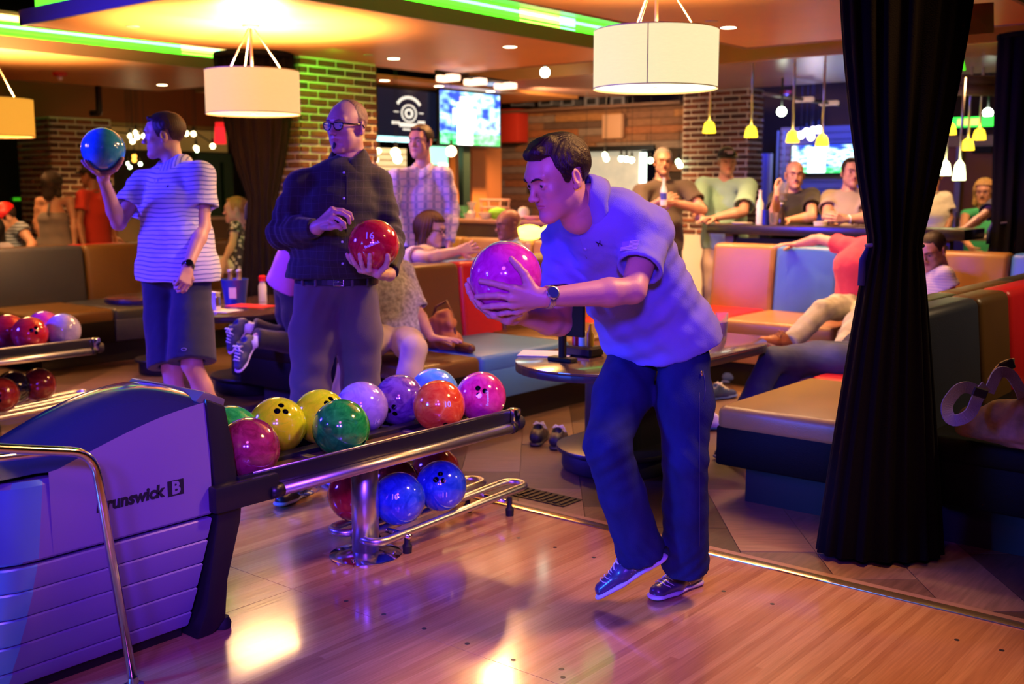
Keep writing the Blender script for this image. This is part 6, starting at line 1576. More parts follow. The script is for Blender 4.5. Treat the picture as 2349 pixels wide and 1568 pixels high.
def grid_mat(key, base, line, sx, lw, lin2=None, rough=.8, axis='xz'):
    """windowpane check: thin lines every sx metres, over shirt directions around the body"""
    m = bpy.data.materials.new(key); m.use_nodes = True; nt = m.node_tree; b = nt.nodes['Principled BSDF']; tc = nt.nodes.new('ShaderNodeTexCoord')
    mp = nt.nodes.new('ShaderNodeMapping'); mp.inputs['Rotation'].default_value = (0, 0, -YAW); nt.links.new(tc.outputs['Object'], mp.inputs[0]); s = sep(nt, mp.outputs[0])
    nz = nt.nodes.new('ShaderNodeTexNoise'); nz.inputs['Scale'].default_value = 5; nt.links.new(tc.outputs['Object'], nz.inputs['Vector']); wob = mth(nt, 'MULTIPLY', nz.outputs[0], .04)
    def ln(o, per, w_): return mth(nt, 'LESS_THAN', mth(nt, 'MODULO', mth(nt, 'ADD', mth(nt, 'ADD', o, wob), 50.0), per), w_)
    col = base
    for ax_, per, w_, c in line:
        f = ln(s.outputs[ax_], per, w_); col = mixc(nt, f, col, c)
    nt.links.new(col, b.inputs['Base Color']); b.inputs['Roughness'].default_value = rough; b.inputs['Sheen Weight'].default_value = .1
    n = nt.nodes.new('ShaderNodeTexNoise'); n.inputs['Scale'].default_value = 380; bp = nt.nodes.new('ShaderNodeBump'); bp.inputs['Strength'].default_value = .25; bp.inputs['Distance'].default_value = .01
    nt.links.new(tc.outputs['Object'], n.inputs['Vector']); nt.links.new(n.outputs[0], bp.inputs['Height']); nt.links.new(bp.outputs[0], b.inputs['Normal']); return m
M_wp = grid_mat('windowpane_shirt', (.010, .007, .006), [(0, .032, .0013, (.045, .035, .04)), (2, .034, .0013, (.045, .035, .04))], 0, 0)
mf = addf(folds(MJn, .006, 12, 7), crease(MJ['P']+Vector((0, 0, .1)), (0, 0, 1), (1, 0, 0), .06, .004, .15), crease(MJ['ER'], MJ['WR']-MJ['ER'], (0, 0, 1), .045, .006, .10), crease(MJ['EL'], MJ['WL']-MJ['SL'], (0, 0, 1), .05, .006, .10), crease(MJ['SR'].lerp(MJ['ER'], .6), MJ['ER']-MJ['SR'], (1, 0, 0), .07, .004, .12))
shirt(MJn, M_wp, .0062, 1, .016, hem=MJ['P']+Vector((0, 0, .01)), hemn=(0, 0, -1), long=True, fold=mf, waist=.016, name='windowpane_shirt', bw=1.06, belly=.015)
fold_collar(MJn, M_wp, .066, .098, .044, .060, .42, pt=.045, fwd=CV(-.25, -.95), nrm=Vector((0, 0, 1)), up_=.026)
msh = [o for o in mid.children if o.name.startswith('windowpane')][0]
link('undershirt', tube_me([MJ['N']+CV(math.sin(a)*1, -math.cos(a))*.056+Vector((0, 0, -.018-.018*math.cos(a)))-Vector(mid.location) for a in [2*PI*k/20-.25 for k in range(20)]], .010, 8, True), mat('undershirt_white', (.75, .75, .85), .8), mid)
bpy.context.view_layer.update()
for px, py in ((789, 396), (789, 455), (785, 555), (786, 604)): stick('button', btn, mat('button_smoke', (.5, .5, .6), .25), mid, msh, px, py, lift=.0015)
on_surf_line('placket_edge', msh, mid, [(795, 400+k*22) for k in range(11)], .0014, mat('shirt_seam', (.012, .01, .014), .8), .0003)
M_trs = mat('trouser_grey', (.085, .062, .062), .85, bump=.3, bscale=420, sheen=.2, var=.08, vscale=3)
tf_ = addf(folds(MJn, .007, 21, 5), crease(MJ['KR'], (0, 0, 1), (1, 0, 0), .11, .005, .18), crease(MJ['HR'].lerp(MJ['HL'], .5), CV(1, 0)+Vector((0, 0, -.6)), (0, 0, 1), .06, .005, .11), crease(MJ['AR'], (0, 0, 1), (1, 0, 0), .05, .006, .1))
trousers(MJn, M_trs, .0065, 1.0, .022, tf_, 'trousers', wz=MJ['P']+Vector((0, 0, .018)), flare=.004, bw=1.08)
# belt with buckle
bl = empty('belt', (0, 0, 0)); bl.parent = mid; bl.location = MJ['P']-Vector(mid.location)+Vector((0, 0, .0)); LHv = MJn['LH']; fv = LHv.cross(Vector((0, 0, 1))); fv = fv if fv.dot(CV(0, -1)) > 0 else -fv
v = []; n = 48
for zz, rr in ((-.017, 0), (.017, 0), (.017, .005), (-.017, .005)):
    for k in range(n): a = 2*PI*k/n; v.append(LHv*(math.cos(a)*(.186+rr))+fv*(math.sin(a)*(.139+rr))+Vector((0, 0, zz)))
f = [(j*n+k, j*n+(k+1) % n, ((j+1) % 4)*n+(k+1) % n, ((j+1) % 4)*n+k) for j in range(4) for k in range(n)]
link('belt_strap', pymesh(v, f, False), mat('belt_black', (.008, .008, .01), .4), bl)
bk_ = fv*.150; Rb = Matrix((LHv if LHv.dot(CV(1, 0)) > 0 else -LHv, Vector((0, 0, 1)), fv)).transposed().to_euler()
link('buckle', tube_me([(-.022, -.018, 0), (.022, -.018, 0), (.022, .018, 0), (-.022, .018, 0)], .0028, 8, True), mat('buckle_steel', (.75, .72, .8), .2, 1), bl, bk_, Rb); link('buckle_prong', tube_me([(-.022, 0, .002), (.022, 0, .002)], .0022, 8), mat('buckle_steel'), bl, bk_, Rb)
for a in (-.75, -.32, .55, .95): link('belt_loop', box_me(.010, .008, .046, .001, 1), M_trs, bl, LHv*(math.sin(a)*.193)+fv*(math.cos(a)*.146))
# spectacles
R_m = MJn['R']; gl = empty('spectacles', (0, 0, 0)); gl.parent = mid; gl.location = MJ['H']-Vector(mid.location)
def hl(x, y, z): return Vector(R_m@np.array([x, y, z]))
M_gf = mat('glasses_black', (.006, .010, .014), .15); M_len = mat('glasses_lens', (.25, .8, .6), .03, spec=1); M_len.node_tree.nodes['Principled BSDF'].inputs['Alpha'].default_value = .28  # clear lenses; their green reflection is put into the tint
for s in (-1, 1):
    rim = [(s*.008, .013), (s*.030, .0165), (s*.052, .016), (s*.056, .006), (s*.050, -.012), (s*.036, -.018), (s*.018, -.016), (s*.009, -.004)]
    link('rim', tube_me([hl(x, -.1085+abs(x)*.13, z+.001) for x, z in rim], .0026, 8, True), M_gf, gl)
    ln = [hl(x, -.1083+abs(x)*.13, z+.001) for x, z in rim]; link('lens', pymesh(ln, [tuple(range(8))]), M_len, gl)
    link('temple', tube_me([hl(s*.056, -.1005, .012), hl(s*.077, -.05, .010), hl(s*.083, .0, .012), hl(s*.082, .02, -.004)], .0030, 6), M_gf, gl)
link('bridge', tube_me([hl(-.009, -.108, .008), hl(0, -.1115, .011), hl(.009, -.108, .008)], .0024, 6), M_gf, gl)
hdP = get_head(.0024)[0]
def beard_patch(root, J, name, cx, cz, rx, rz, m, t=.003, h_=.0024):
    P, Q = get_head(h_); N_ = normals(P, Q); w_ = ((P[:, 0]-cx)/rx)**2+((P[:, 2]-cz)/rz)**2; keep = (w_ < 1) & (P[:, 1] < -.05); Qk = Q[keep[Q].all(1)]
    if not len(Qk): return
    used = np.unique(Qk); mp_ = np.full(len(P), -1); mp_[used] = np.arange(len(used)); Pn = P[used]+N_[used]*(t*np.clip(1.2-w_[used], .15, 1)[:, None])
    return link(name, npmesh(((Pn*J['hs'])@J['R'].T)+np.array(J['H'])-np.array(root.location), mp_[Qk]), m, root)
beard_patch(mid, MJn, 'goatee', 0, -.084, .011, .017, hair_mat('goatee', (.02, .015, .015)), .005)
M_shK = mat('shoe_black_white', (.02, .018, .03), .4, coat=.3)
place_shoe(mid, G(692, 1138)+Vector((0, 0, .085)), CV(-.35, -.9), M_shK, mat('sole_grey', (.5, .5, .65), .5), mat('lace_blue', (.35, .45, .85), .6), .29, 0, .004)
place_shoe(mid, G(760, 1110)+Vector((0, 0, .085)), CV(.5, -.85), M_shK, mat('sole_grey'), mat('lace_blue'), .29, 0, .004)
ball(bc2, 'redm', ((.45, .005, .02), (.60, .02, .04)), 'red bowling ball printed with 16, held by the man with glasses', (0, 1, 0), [('16', .042, CV(-.04, -.9)+Vector((0, 0, .42)), (0, 0, 1)), ('Brunswick', .016, CV(.06, -1)+Vector((0, 0, .06)), CV(-.35, 0)*.4+Vector((0, 0, 1)))])

# ================================================================== the man in the striped polo
bc3 = A(237, 342, 5.56)
LJ = dict(H=A(377, 312, 5.95), N=A(398, 385, 5.98), C=A(402, 480, 5.94), P=A(408, 618, 5.95), SL=A(462, 402, 5.88), EL=A(466, 520, 5.86), WL=A(430, 612, 5.72), SR=A(327, 424, 6.02), ER=A(272, 512, 5.88), WR=A(236, 408, 5.66),
          HL=A(440, 650, 5.90), KL=A(440, 835, 5.80), AL=A(516, 1000, 6.05), HR=A(368, 650, 5.99), KR=A(395, 845, 5.90), AR=A(412, 1020, 5.90))
def hand_tray(b):
    W = LJ['WR']; D = lambda x, y, z, o=.011: dirpt(bc3, x, y, z, o); pc = D(.05, .0, -1, .020)
    b.cone(W+(LJ['ER']-W).normalized()*.05, W, .030, .026, .01); b.cone(W, pc, .026, .022, .02)
    kn = [D(-.25, -.35, -.95, .014), D(-.42, -.12, -.95, .014), D(-.42, .15, -.95, .014), D(-.3, .38, -.95, .013)]
    for q in kn: b.cone(W.lerp(pc, .6), q, .019, .013, .014)
    finger_chain(b, [kn[0], D(-.45, -.62, -.72), D(-.55, -.72, -.52)], .0100, .0080); finger_chain(b, [kn[1], D(-.75, -.25, -.75), D(-.88, -.28, -.55)], .0102, .0082)
    finger_chain(b, [kn[2], D(-.75, .22, -.75), D(-.88, .25, -.55)], .0098, .0078); finger_chain(b, [kn[3], D(-.55, .6, -.75), D(-.62, .72, -.6)], .0088, .007)
    finger_chain(b, [pc, D(.55, -.2, -.85, .014), D(.80, -.25, -.62), D(.92, -.25, -.42)], .0140, .0098)
lface = CV(-.995, -.12)+Vector((0, 0, -.04))
lm, LJn = person('man in striped polo and dark shorts at left, raising a blue ball on his palm', LJ, 'light', .0062, .0028, [hand_tray, lambda b: hand_blob(b, LJ['WL'], LJ['WL']-LJ['EL']+Vector((0, 0, -.15)), CV(-.6, .6), -1, 1.15, 1.0, .03, LJ['EL'])], lface, (0, 0, 1), 'short', 'brown')
M_str = grid_mat('striped_polo', (.62, .60, .70), [(2, .0235, .0055, (.12, .14, .38))], 0, 0)
lf = addf(folds(LJn, .0055, 31, 7), crease(LJ['P'], (0, 0, 1), (1, 0, 0), .07, .004, .15), crease(LJ['SR'], (0, 0, 1), (1, 0, 0), .06, .005, .10))
shirt(LJn, M_str, .0066, .62, .020, hem=LJ['P']+Vector((0, 0, -.055)), hemn=(0, 0, -1), fold=lf, waist=.02, flare=.012, name='striped_polo', bw=1.05)
fold_collar(LJn, grid_mat('striped_collar', (.62, .60, .70), [(0, .02, .006, (.2, .22, .45))], 0, 0), .070, .118, .050, .072, .35, pt=.04, fwd=CV(-.75, -.65), nrm=Vector((0, 0, 1)), up_=.036)
lps = [o for o in lm.children if o.name.startswith('striped_polo')][0]; bpy.context.view_layer.update()
stick('chest_mark', box_me(.007, .014, .001), M_emb, lm, lps, 385, 427, lift=.0015)
M_short = mat('shorts_navy', (.010, .012, .035), .85, bump=.25, bscale=400, sheen=.15)
trousers(LJn, M_short, .0068, .97, .026, addf(folds(LJn, .007, 35, 6)), 'shorts', flare=.02, bw=1.05, wz=LJ['P']+Vector((0, 0, .02)))
shr = [o for o in lm.children if o.name.startswith('shorts')][0]; bpy.context.view_layer.update()
stick('oval_mark', tube_me([(.013*math.cos(2*PI*k/20), .007*math.sin(2*PI*k/20), 0) for k in range(20)], .0014, 6, True), mat('mark_grey', (.35, .33, .5), .5), lm, shr, 422, 801, lift=.002)
wa = (LJ['EL']-LJ['WL']).normalized(); wt = empty('smart_watch', (0, 0, 0)); wt.parent = lm; wt.location = LJ['WL']+wa*.01-Vector(lm.location); s1 = wa.cross(Vector((0, 0, 1))).normalized(); s2 = wa.cross(s1)
for dx in (-.006, .0, .006): link('band', tube_me([(s1*math.cos(2*PI*k/24)+s2*math.sin(2*PI*k/24))*.030+wa*dx for k in range(24)], .0035, 8, True), M_rubber, wt)
toc = (CAMP-LJ['WL']).normalized(); n_ = (toc-wa*toc.dot(wa)).normalized(); link('watch_case', lathe([(0, 0), (.019, 0), (.021, .006), (.018, .011), (0, .011)], 24, False), mat('watch_black', (.005, .005, .008), .08), wt, n_*.026, n_.to_track_quat('Z', 'Y').to_euler())
rg = LJ['WL']+(LJ['WL']-LJ['EL']+Vector((0, 0, -.15))).normalized()*.10
M_shL2 = mat('shoe_grey', (.15, .15, .2), .5)
for s, td in (('L', CV(.3, -.9)), ('R', CV(-.8, -.5))): place_shoe(lm, Vector((LJ['A'+s].x, LJ['A'+s].y, .085)), td, M_shL2, mat('sole_grey'), mat('lace_blue'), .29, 0, .006)
ball(bc3, 'cyan', cm['cyan'], 'blue bowling ball balanced on the raised palm at left', (0, 1, 0))
def seated(J, d, sz=.57):
    J['P'].z = sz+.03; J['C'] = (J['N']+J['P'])/2; d = Vector(d).normalized()
    for s in 'LR': J['H'+s].z = sz; J['K'+s] = J['H'+s]+d*.42+Vector((0, 0, -.02)); J['A'+s] = Vector((J['K'+s].x, J['K'+s].y, .085))
# ================================================================== people further back
M_kh = cloth('khaki', (.55, .42, .32)); M_dk = cloth('dark_trousers', (.03, .03, .045)); M_blk = cloth('black_tee', (.012, .012, .014))
def check_mat(key, base, lines): return grid_mat(key, base, lines, 0, 0)
# man in the checked shirt, standing
J = std(965, 326, 8.0, -12, SR=(907, 408, 7.95), ER=(893, 500, 7.95), WR=(905, 590, 7.85), SL=(1018, 402, 8.05), EL=(1036, 480, 8.1), WL=(1030, 560, 8.0))
bgperson('man in white and violet checked shirt standing behind the dark haired woman', J, 'light', 'short', 'dark', check_mat('checked_shirt', (.72, .62, .70), [(0, .062, .022, (.30, .30, .45)), (2, .055, .014, (.42, .40, .55))]), M_dk, face=CV(-.45, -.9), long=True, coll=True, h=.011, hh=.004, shirt_kw=dict(hem=J['P']+Vector((0, 0, -.02))))
# seated man in chambray shirt and khakis, head hidden behind the red ball
z = .465
J = dict(H=A(862, 540, 6.55), N=A(878, 610, 6.55), C=A(890, 680, 6.5), P=A(905, 760, 6.5), SR=A(838, 632, 6.5), ER=A(835, 700, 6.4), WR=A(850, 750, 6.2), SL=A(925, 622, 6.6), EL=A(955, 712, 6.55), WL=A(990, 775, 6.42),
         HR=A(885, 775, 6.42), KR=A(820, 790, 6.0), AR=A(782, 915, 6.0), HL=A(925, 778, 6.45), KL=A(950, 800, 5.95), AL=A(925, 925, 5.9)); J['r'] = CV(-1, 0); J['face'] = CV(0, -1)
M_chm = mat('chambray', (.38, .36, .42), .85, var=.45, vscale=45, bump=.3, bscale=200)
r_, Jn = bgperson('seated man in chambray shirt and khaki trousers, his head behind the red ball', J, 'light', 'short', 'brown', M_chm, M_kh, h=.009, hh=.005, sleeve=.95, handn=dict(L=(Vector((0, 0, -1)), CV(.9, -.35)), R=(Vector((0, 0, -1)), CV(0, -1))), curl=.15, shirt_kw=dict(hem=J['P']+Vector((0, 0, -.05))), coll=True)
for s in 'LR': place_shoe(r_, Vector((J['A'+s].x, J['A'+s].y, .085)), CV(-.1, -1), cloth('shoe_dk', (.05, .04, .05)), mat('sole_grey'), mat('lace_blue'), .28, 0, .008)
bag = empty('handbag', A(1012, 752, 6.75), 'tan leather handbag on the seat beside the hand of the man in khakis', 'bag'); bag.location.z = .467
b = Blob(); b.cone((-.10, 0, .06), (.10, 0, .06), .06, .06, .03, (0, 1, 0), 1.0); b.cone((-.08, 0, .14), (.07, 0, .17), .05, .045, .05); b.cone((-.02, 0, .20), (.05, 0, .23), .035, .03, .03); P, Q = b.mesh(.008); P[:, 2] = np.maximum(P[:, 2], 0)
link('bag_body', npmesh(P+normals(P, Q)*(.007*noise3(P, 14, 5))[:, None], Q), mat('leather_bag', (.52, .19, .06), .5), bag); link('strap', tube_me([(-.08, 0, .16), (-.06, .02, .26), (.02, .03, .30), (.08, .02, .22), (.16, -.03, .02)], .008, 8), mat('leather_bag_dark', (.12, .04, .02), .5), bag)
b2 = Blob(); b2.cone((.15, 0, .03), (.26, -.02, .03), .035, .03, .02); P, Q = b2.mesh(.008); P[:, 2] = np.maximum(P[:, 2], 0); link('pouch', npmesh(P, Q), mat('leather_bag_dark'), bag)
# dark haired woman with glasses
J = std(988, 528, 8.0, 55, SR=(948, 588, 7.6), ER=(990, 590, 7.4), WR=(1052, 574, 7.5), SL=(985, 592, 7.9), EL=(1030, 588, 7.8), WL=(1062, 576, 7.7))
for s in 'LR': J['P'].z = .60; J['C'] = (J['N']+J['P'])/2; J['H'+s].z = .57; J['K'+s] = J['H'+s]+Vector((-.40, .1, 0)); J['A'+s] = J['K'+s]+Vector((0, 0, -.45))
r_, Jn = bgperson('woman with long dark brown hair and glasses, turned right, arm along the seat back', J, 'pale', 'long', 'brown', cloth('cream_top', (.7, .55, .45)), M_dk, face=CV(.93, -.35)+Vector((0, 0, -.12)), sleeve=.25, h=.01, hh=.0042, curl=.3)
g2_ = empty('spectacles', (0, 0, 0)); g2_.parent = r_; g2_.location = Jn['H']-Vector(r_.location)
for s in (-1, 1): link('rim', tube_me([Vector(Jn['R']@np.array([s*(.032+.022*math.cos(a)), -.107+.03*abs(.032+.022*math.cos(a)), .003+.016*math.sin(a)])) for a in [2*PI*k/14 for k in range(14)]], .0028, 6, True), M_gf, g2_); link('temple', tube_me([Vector(Jn['R']@np.array(q)) for q in ((s*.054, -.100, .008), (s*.080, .0, .01))], .003, 6), M_gf, g2_)
# bald man talking
J = std(1166, 516, 8.7, -60, SL=(1195, 588, 8.7), EL=(1200, 635, 8.7), WL=(1170, 655, 8.6), SR=(1128, 585, 8.95), ER=(1110, 635, 8.95), WR=(1120, 655, 8.7)); seated(J, (-1, -.3, 0))
bgperson('bald man seated behind the magenta ball, talking towards the left', J, 'brown', None, 'dark', cloth('pale_blue_tee', (.35, .5, .7)), M_dk, face=CV(-.86, -.5)+Vector((0, 0, -.1)), h=.01, hh=.0042)
# woman in pink kneeling on the bench
kz = .47
J = dict(H=A(735, 470, 6.85), N=A(715, 515, 6.85), C=A(690, 570, 6.85), P=A(662, 650, 6.9), SR=A(700, 540, 6.7), ER=A(735, 600, 6.65), WR=A(770, 640, 6.7), SL=A(715, 535, 7.05), EL=A(745, 600, 7.1), WL=A(780, 640, 7.1),
         HR=A(668, 672, 6.82), KR=A(690, 792, 6.72), AR=A(592, 775, 6.55), HL=A(655, 668, 7.0), KL=A(672, 782, 6.95), AL=A(585, 752, 6.85)); J['r'] = CV(.2, -1); J['face'] = CV(1, .1)
M_pink = cloth('pink_top', (.72, .18, .46)); M_leg = cloth('leggings_black', (.015, .014, .022))
r_, Jn = bgperson('woman in pink top and black leggings kneeling on the bench, behind the man with glasses', J, 'light', 'bob', 'brown', M_pink, M_leg, h=.009, hh=.005, pants_to=1.0, sleeve=.9, bw=.9, shirt_kw=dict(hem=J['P']+(J['P']-J['C']).normalized()*.03, hemn=(J['P']-J['C']).normalized(), waist=.02))
M_nv = mat('sneaker_navy', (.03, .035, .12), .6)
for (s, an, toe) in (('R', A(566, 790, 6.5), A(535, 850, 6.42)), ('L', A(550, 750, 6.8), A(520, 800, 6.75))):
    d = (toe-an).normalized(); yaw = math.atan2(d.y, d.x); pit = math.asin(max(-1, min(1, -d.z)))
    sh = place_shoe(r_, an, Vector((d.x, d.y, 0)), M_nv, mat('sole_violet', (.6, .5, .75), .5), mat('lace_white', (.8, .8, .95), .6), .25, pit, .005, drop=.05)
    link('sock', tube_me([an-Vector(r_.location)+CV(.3, 0)*.02, J['A'+s]-Vector(r_.location)+(J['K'+s]-J['A'+s]).normalized()*.02], [.034, .040], 14), mat('sock_white', (.8, .8, .92), .9), r_)
# seated woman in the dotted dress at the service counter
def dots_mat():
    m = bpy.data.materials.new('dotted_dress'); m.use_nodes = True; nt = m.node_tree; b = nt.nodes['Principled BSDF']; tc = nt.nodes.new('ShaderNodeTexCoord'); v_ = nt.nodes.new('ShaderNodeTexVoronoi'); v_.inputs['Scale'].default_value = 24
    nt.links.new(tc.outputs['Object'], v_.inputs['Vector']); f_ = mth(nt, 'LESS_THAN', v_.outputs['Distance'], .36); nt.links.new(mixc(nt, f_, (.03, .03, .035), (.75, .7, .65)), b.inputs['Base Color']); return m
J = std(541, 482, 10.2, -85, scale=.92, SL=(540, 520, 10.1), EL=(533, 560, 10.0), WL=(515, 596, 9.9), SR=(545, 520, 10.4), ER=(540, 560, 10.4), WR=(520, 598, 10.3)); J['P'].z = .78; J['C'] = (J['N']+J['P'])/2
for s in 'LR': J['H'+s].z = .74; J['K'+s] = J['H'+s]+J['f']*.40; J['A'+s] = J['K'+s]+Vector((0, 0, -.42))
bgperson('seated woman in black and white dotted dress left of the dark brown curtain', J, 'pale', 'short', 'blond', dots_mat(), cloth('white_skirt', (.8, .75, .7)), face=CV(-1, -.1), h=.012, hh=.0055, sleeve=.45, bw=.85, pants_to=.9)
# left background
J = std(121, 424, 10.9, 172, sw=.92, SL=(92, 462, 10.9), EL=(84, 510, 10.9), WL=(100, 560, 10.9), SR=(160, 460, 10.9), ER=(170, 510, 10.9), WR=(172, 560, 10.9))
r_, Jn = bgperson('woman seen from behind with dark bob and grey backless top', J, 'tan', 'bob', 'dark', None, None, face=CV(.15, 1), h=.012, hh=.0055, bw=.9, eyes=False, brow=False)
Cn = Jn['C']; shirt(dict(Jn, N=Cn+Vector((0, 0, .06)), SL=Cn+Vector((0, 0, .0)), SR=Cn+Vector((0, 0, 0)), EL=Cn, ER=Cn), cloth('grey_dress', (.16, .14, .14)), .01, 0, .012, waist=.01, name='backless_top', flare=.02, bw=.86, fold=folds(Jn, .004, 3))
link('halter_strap', tube_me([Jn['N']+Vector((0, 0, -.02))-Vector(r_.location)+CV(0, -1)*.075, Cn+CV(0, -1)*.12+Vector((0, 0, .05))-Vector(r_.location)], .012, 6), cloth('grey_dress'), r_)
trousers(Jn, cloth('grey_dress'), .012, 1.0, .02, None, 'skirt')
J = std(208, 404, 11.1, -120, SL=(250, 450, 11.2), EL=(262, 505, 11.2), WL=(265, 545, 11.1), SR=(190, 450, 11.0), ER=(182, 510, 10.9), WR=(192, 560, 10.85))
r_, Jn = bgperson('man in red shirt and black cap at left, behind the raised blue ball', J, 'brown', 'short', 'dark', cloth('red_tee', (.55, .03, .015)), M_dk, face=CV(-.9, .35), h=.012, hh=.0055)
def cap(root, J, m, brim=True, t=.014, mark=None):
    b = Blob(); b.ell((0, .014, .050), (.0745+t, .096+t, .080+t), .01); b.cut((0, 0, .045), (0, .25, -1), .3); P, Q = b.mesh(.005); R, hs = J['R'], J['hs']
    link('cap_crown', npmesh((P*hs)@R.T+np.array(J['H'])-np.array(root.location), Q), m, root)
    v = []; n = 12
    for k in range(n+1):
        a = -1.05+2.1*k/n
        for r in (.098, .165-.02*abs(a)): v.append(J['hp'](math.sin(a)*r*.85, -.004-math.cos(a)*r, .055-(r-.098)*.30)-Vector(root.location))
    o = link('cap_brim', pymesh(v, [(2*k, 2*k+1, 2*k+3, 2*k+2) for k in range(n)], True), m, root); md = o.modifiers.new('s', 'SOLIDIFY'); md.thickness = .005
M_capb = mat('cap_black', (.012, .012, .014), .7); cap(r_, Jn, M_capb)
link('cap_patch', box_me(.05, .012, .03, .003, 1), mat('patch_pale', (.6, .6, .9), .5), r_, Jn['hp'](0, -.112, .085)-Vector(r_.location))
J = std(12, 500, 9.9, -60, SL=(48, 525, 9.85), EL=(75, 560, 9.8), WL=(60, 590, 9.7), SR=(0, 520, 10.0), ER=(-12, 560, 10.0), WR=(0, 590, 9.8)); seated(J, (-1, 0, 0))
r_, Jn = bgperson('person in red bandana and blue striped top bending at the left frame edge', J, 'tan', 'short', 'dark', grid_mat('blue_stripe', (.25, .30, .38), [(2, .03, .012, (.02, .03, .05))], 0, 0), M_dk, face=CV(-.8, -.6)+Vector((0, 0, -.6)), h=.012, hh=.0055, sleeve=.3)
b = Blob(); b.ell((0, .014, .050), (.09, .112, .092), .01); b.cut((0, 0, .03), (0, .2, -1), .3); P, Q = b.mesh(.006); link('bandana', npmesh(P@Jn['R'].T+np.array(Jn['H'])-np.array(r_.location), Q), mat('bandana_red', (.65, .01, .01), .4), r_)
J = std(-18, 530, 9.75, 120, SL=(-40, 575, 9.75), SR=(15, 574, 9.7), ER=(30, 605, 9.7), WR=(10, 620, 9.8)); seated(J, (-1, 0, 0))
bgperson('person with dark hair and grey shirt cut by the left frame edge', J, 'tan', 'bob', 'black', cloth('grey_shirt', (.28, .25, .32)), M_dk, face=CV(-.5, .8), h=.013, hh=.006)
# ---------------------------------------------------------------- the four men at the bar table
def dY(px, Y): return Y/((px-1174.5)/FPX*s2_+c2_*1.01)
def TY(px, py, Y): return PY(px, py, Y)
J = std(1521, 371, 9.9, 0, SR=(1470, 440, 9.85), ER=(1462, 495, 9.7), WR=(1512, 462, 9.5), SL=(1577, 432, 9.95), EL=(1612, 482, 9.8), WL=(1545, 464, 9.55))
r_, Jn = bgperson('grey haired man in dark olive polo holding a white bottle', J, 'light', 'grey', 'grey', cloth('olive_polo', (.10, .075, .05)), M_dk, face=CV(.02, -1), handn=dict(L=(CV(-.3, .8), CV(-1, -.1)), R=(CV(.5, .6), CV(.6, -.3)+Vector((0, 0, .4)))), h=.011, hh=.0042, bw=1.12, belly=.01, coll=True)
o = empty('beer_bottle', A(1522, 466, 9.42), 'white and blue bottle in the hands of the grey haired man', 'bottle'); link('bottle_body', lathe([(.03, 0), (.03, .13), (.013, .18), (.012, .24)], 16), mat('bottle_white', (.75, .75, .9), .3), o, (0, 0, -.02)); link('bottle_label', lathe([(.0305, .03), (.0305, .09)], 16, False), mat('label_blue', (.05, .08, .6), .4), o)
J = std(1668, 372, dY(1668, 9.05), -8, lean=.2, SR=TY(1613, 425, 9.0), ER=TY(1598, 490, 8.8), WR=TY(1612, 503, 8.62), SL=TY(1717, 428, 9.05), EL=TY(1705, 485, 8.8), WL=TY(1642, 499, 8.6))
r_, Jn = bgperson('man in mint green tee and black cap leaning on the bar table', J, 'light', 'short', 'grey', cloth('mint_tee', (.36, .66, .55)), M_kh, face=CV(.03, -1), handn=dict(L=(Vector((0, 0, -1)), CV(-1, -.2)), R=(Vector((0, 0, -1)), CV(.7, -.5))), h=.011, hh=.0042, bw=1.18, belly=.03, sleeve=.8, curl=.4, shirt_kw=dict(sr=1.1))
cap(r_, Jn, M_capb); link('cap_patch', box_me(.06, .01, .03, .003, 1), mat('patch_grey', (.45, .45, .4), .5), r_, Jn['hp'](0, -.114, .085)-Vector(r_.location)); link('cap_patch', box_me(.03, .04, .04, .01, 1), mat('patch_mesh', (.5, .3, .2), .8), r_, Jn['hp'](.082, .03, .07)-Vector(r_.location))
J = std(1823, 402, dY(1823, 8.9), -15, lean=-.3, SR=TY(1783, 455, 8.95), ER=TY(1775, 498, 8.6), WR=TY(1782, 448, 8.5), SL=TY(1862, 450, 9.0), EL=TY(1862, 498, 8.62), WL=TY(1812, 504, 8.5))
r_, Jn = bgperson('bald man in black tee raising a clear glass at the bar table', J, 'light', None, 'stub', M_blk, M_dk, face=CV(-.12, -1), handn=dict(R=(CV(.8, -.2), CV(0, 0.05)+Vector((0, 0, 1))), L=(Vector((0, 0, -1)), CV(-1, -.3))), h=.011, hh=.0042, bw=1.1, belly=.02)
o = empty('drinking_glass', PY(1797, 440, 8.45), 'clear glass raised in the hand of the bald man', 'glass'); link('glass_body', lathe([(.032, -.07), (.042, .08), (.039, .08), (.03, -.06)], 20, False), M_glass, o); link('drink', lathe([(.029, -.06), (.034, -.01)], 20), mat('drink_amber', (.6, .4, .2), .1, trans=.5), o)
J = std(1953, 396, dY(1953, 8.9), -8, lean=-.3, SR=TY(1903, 455, 8.95), ER=TY(1897, 498, 8.65), WR=TY(1925, 498, 8.55), SL=TY(1992, 455, 9.0), EL=TY(1990, 500, 8.65), WL=TY(1940, 503, 8.5))
r_, Jn = bgperson('dark haired man in grey tee with wristband, half hidden by the black curtain', J, 'light', 'buzz', 'dark', cloth('grey_tee', (.36, .31, .26)), M_dk, face=CV(-.02, -1), handn=dict(R=(Vector((0, 0, -1)), CV(1, .1)), L=(CV(0, 1), CV(-.9, -.2)+Vector((0, 0, .2)))), h=.011, hh=.0042, bw=1.1)
wa = (J['EL']-J['WL']).normalized(); s1 = wa.cross(Vector((0, 0, 1))).normalized(); s2 = wa.cross(s1); link('wristband', tube_me([J['WL']-Vector(r_.location)+(s1*math.cos(2*PI*k/16)+s2*math.sin(2*PI*k/16))*.030+wa*.03 for k in range(16)], .008, 6, True), M_white, r_)
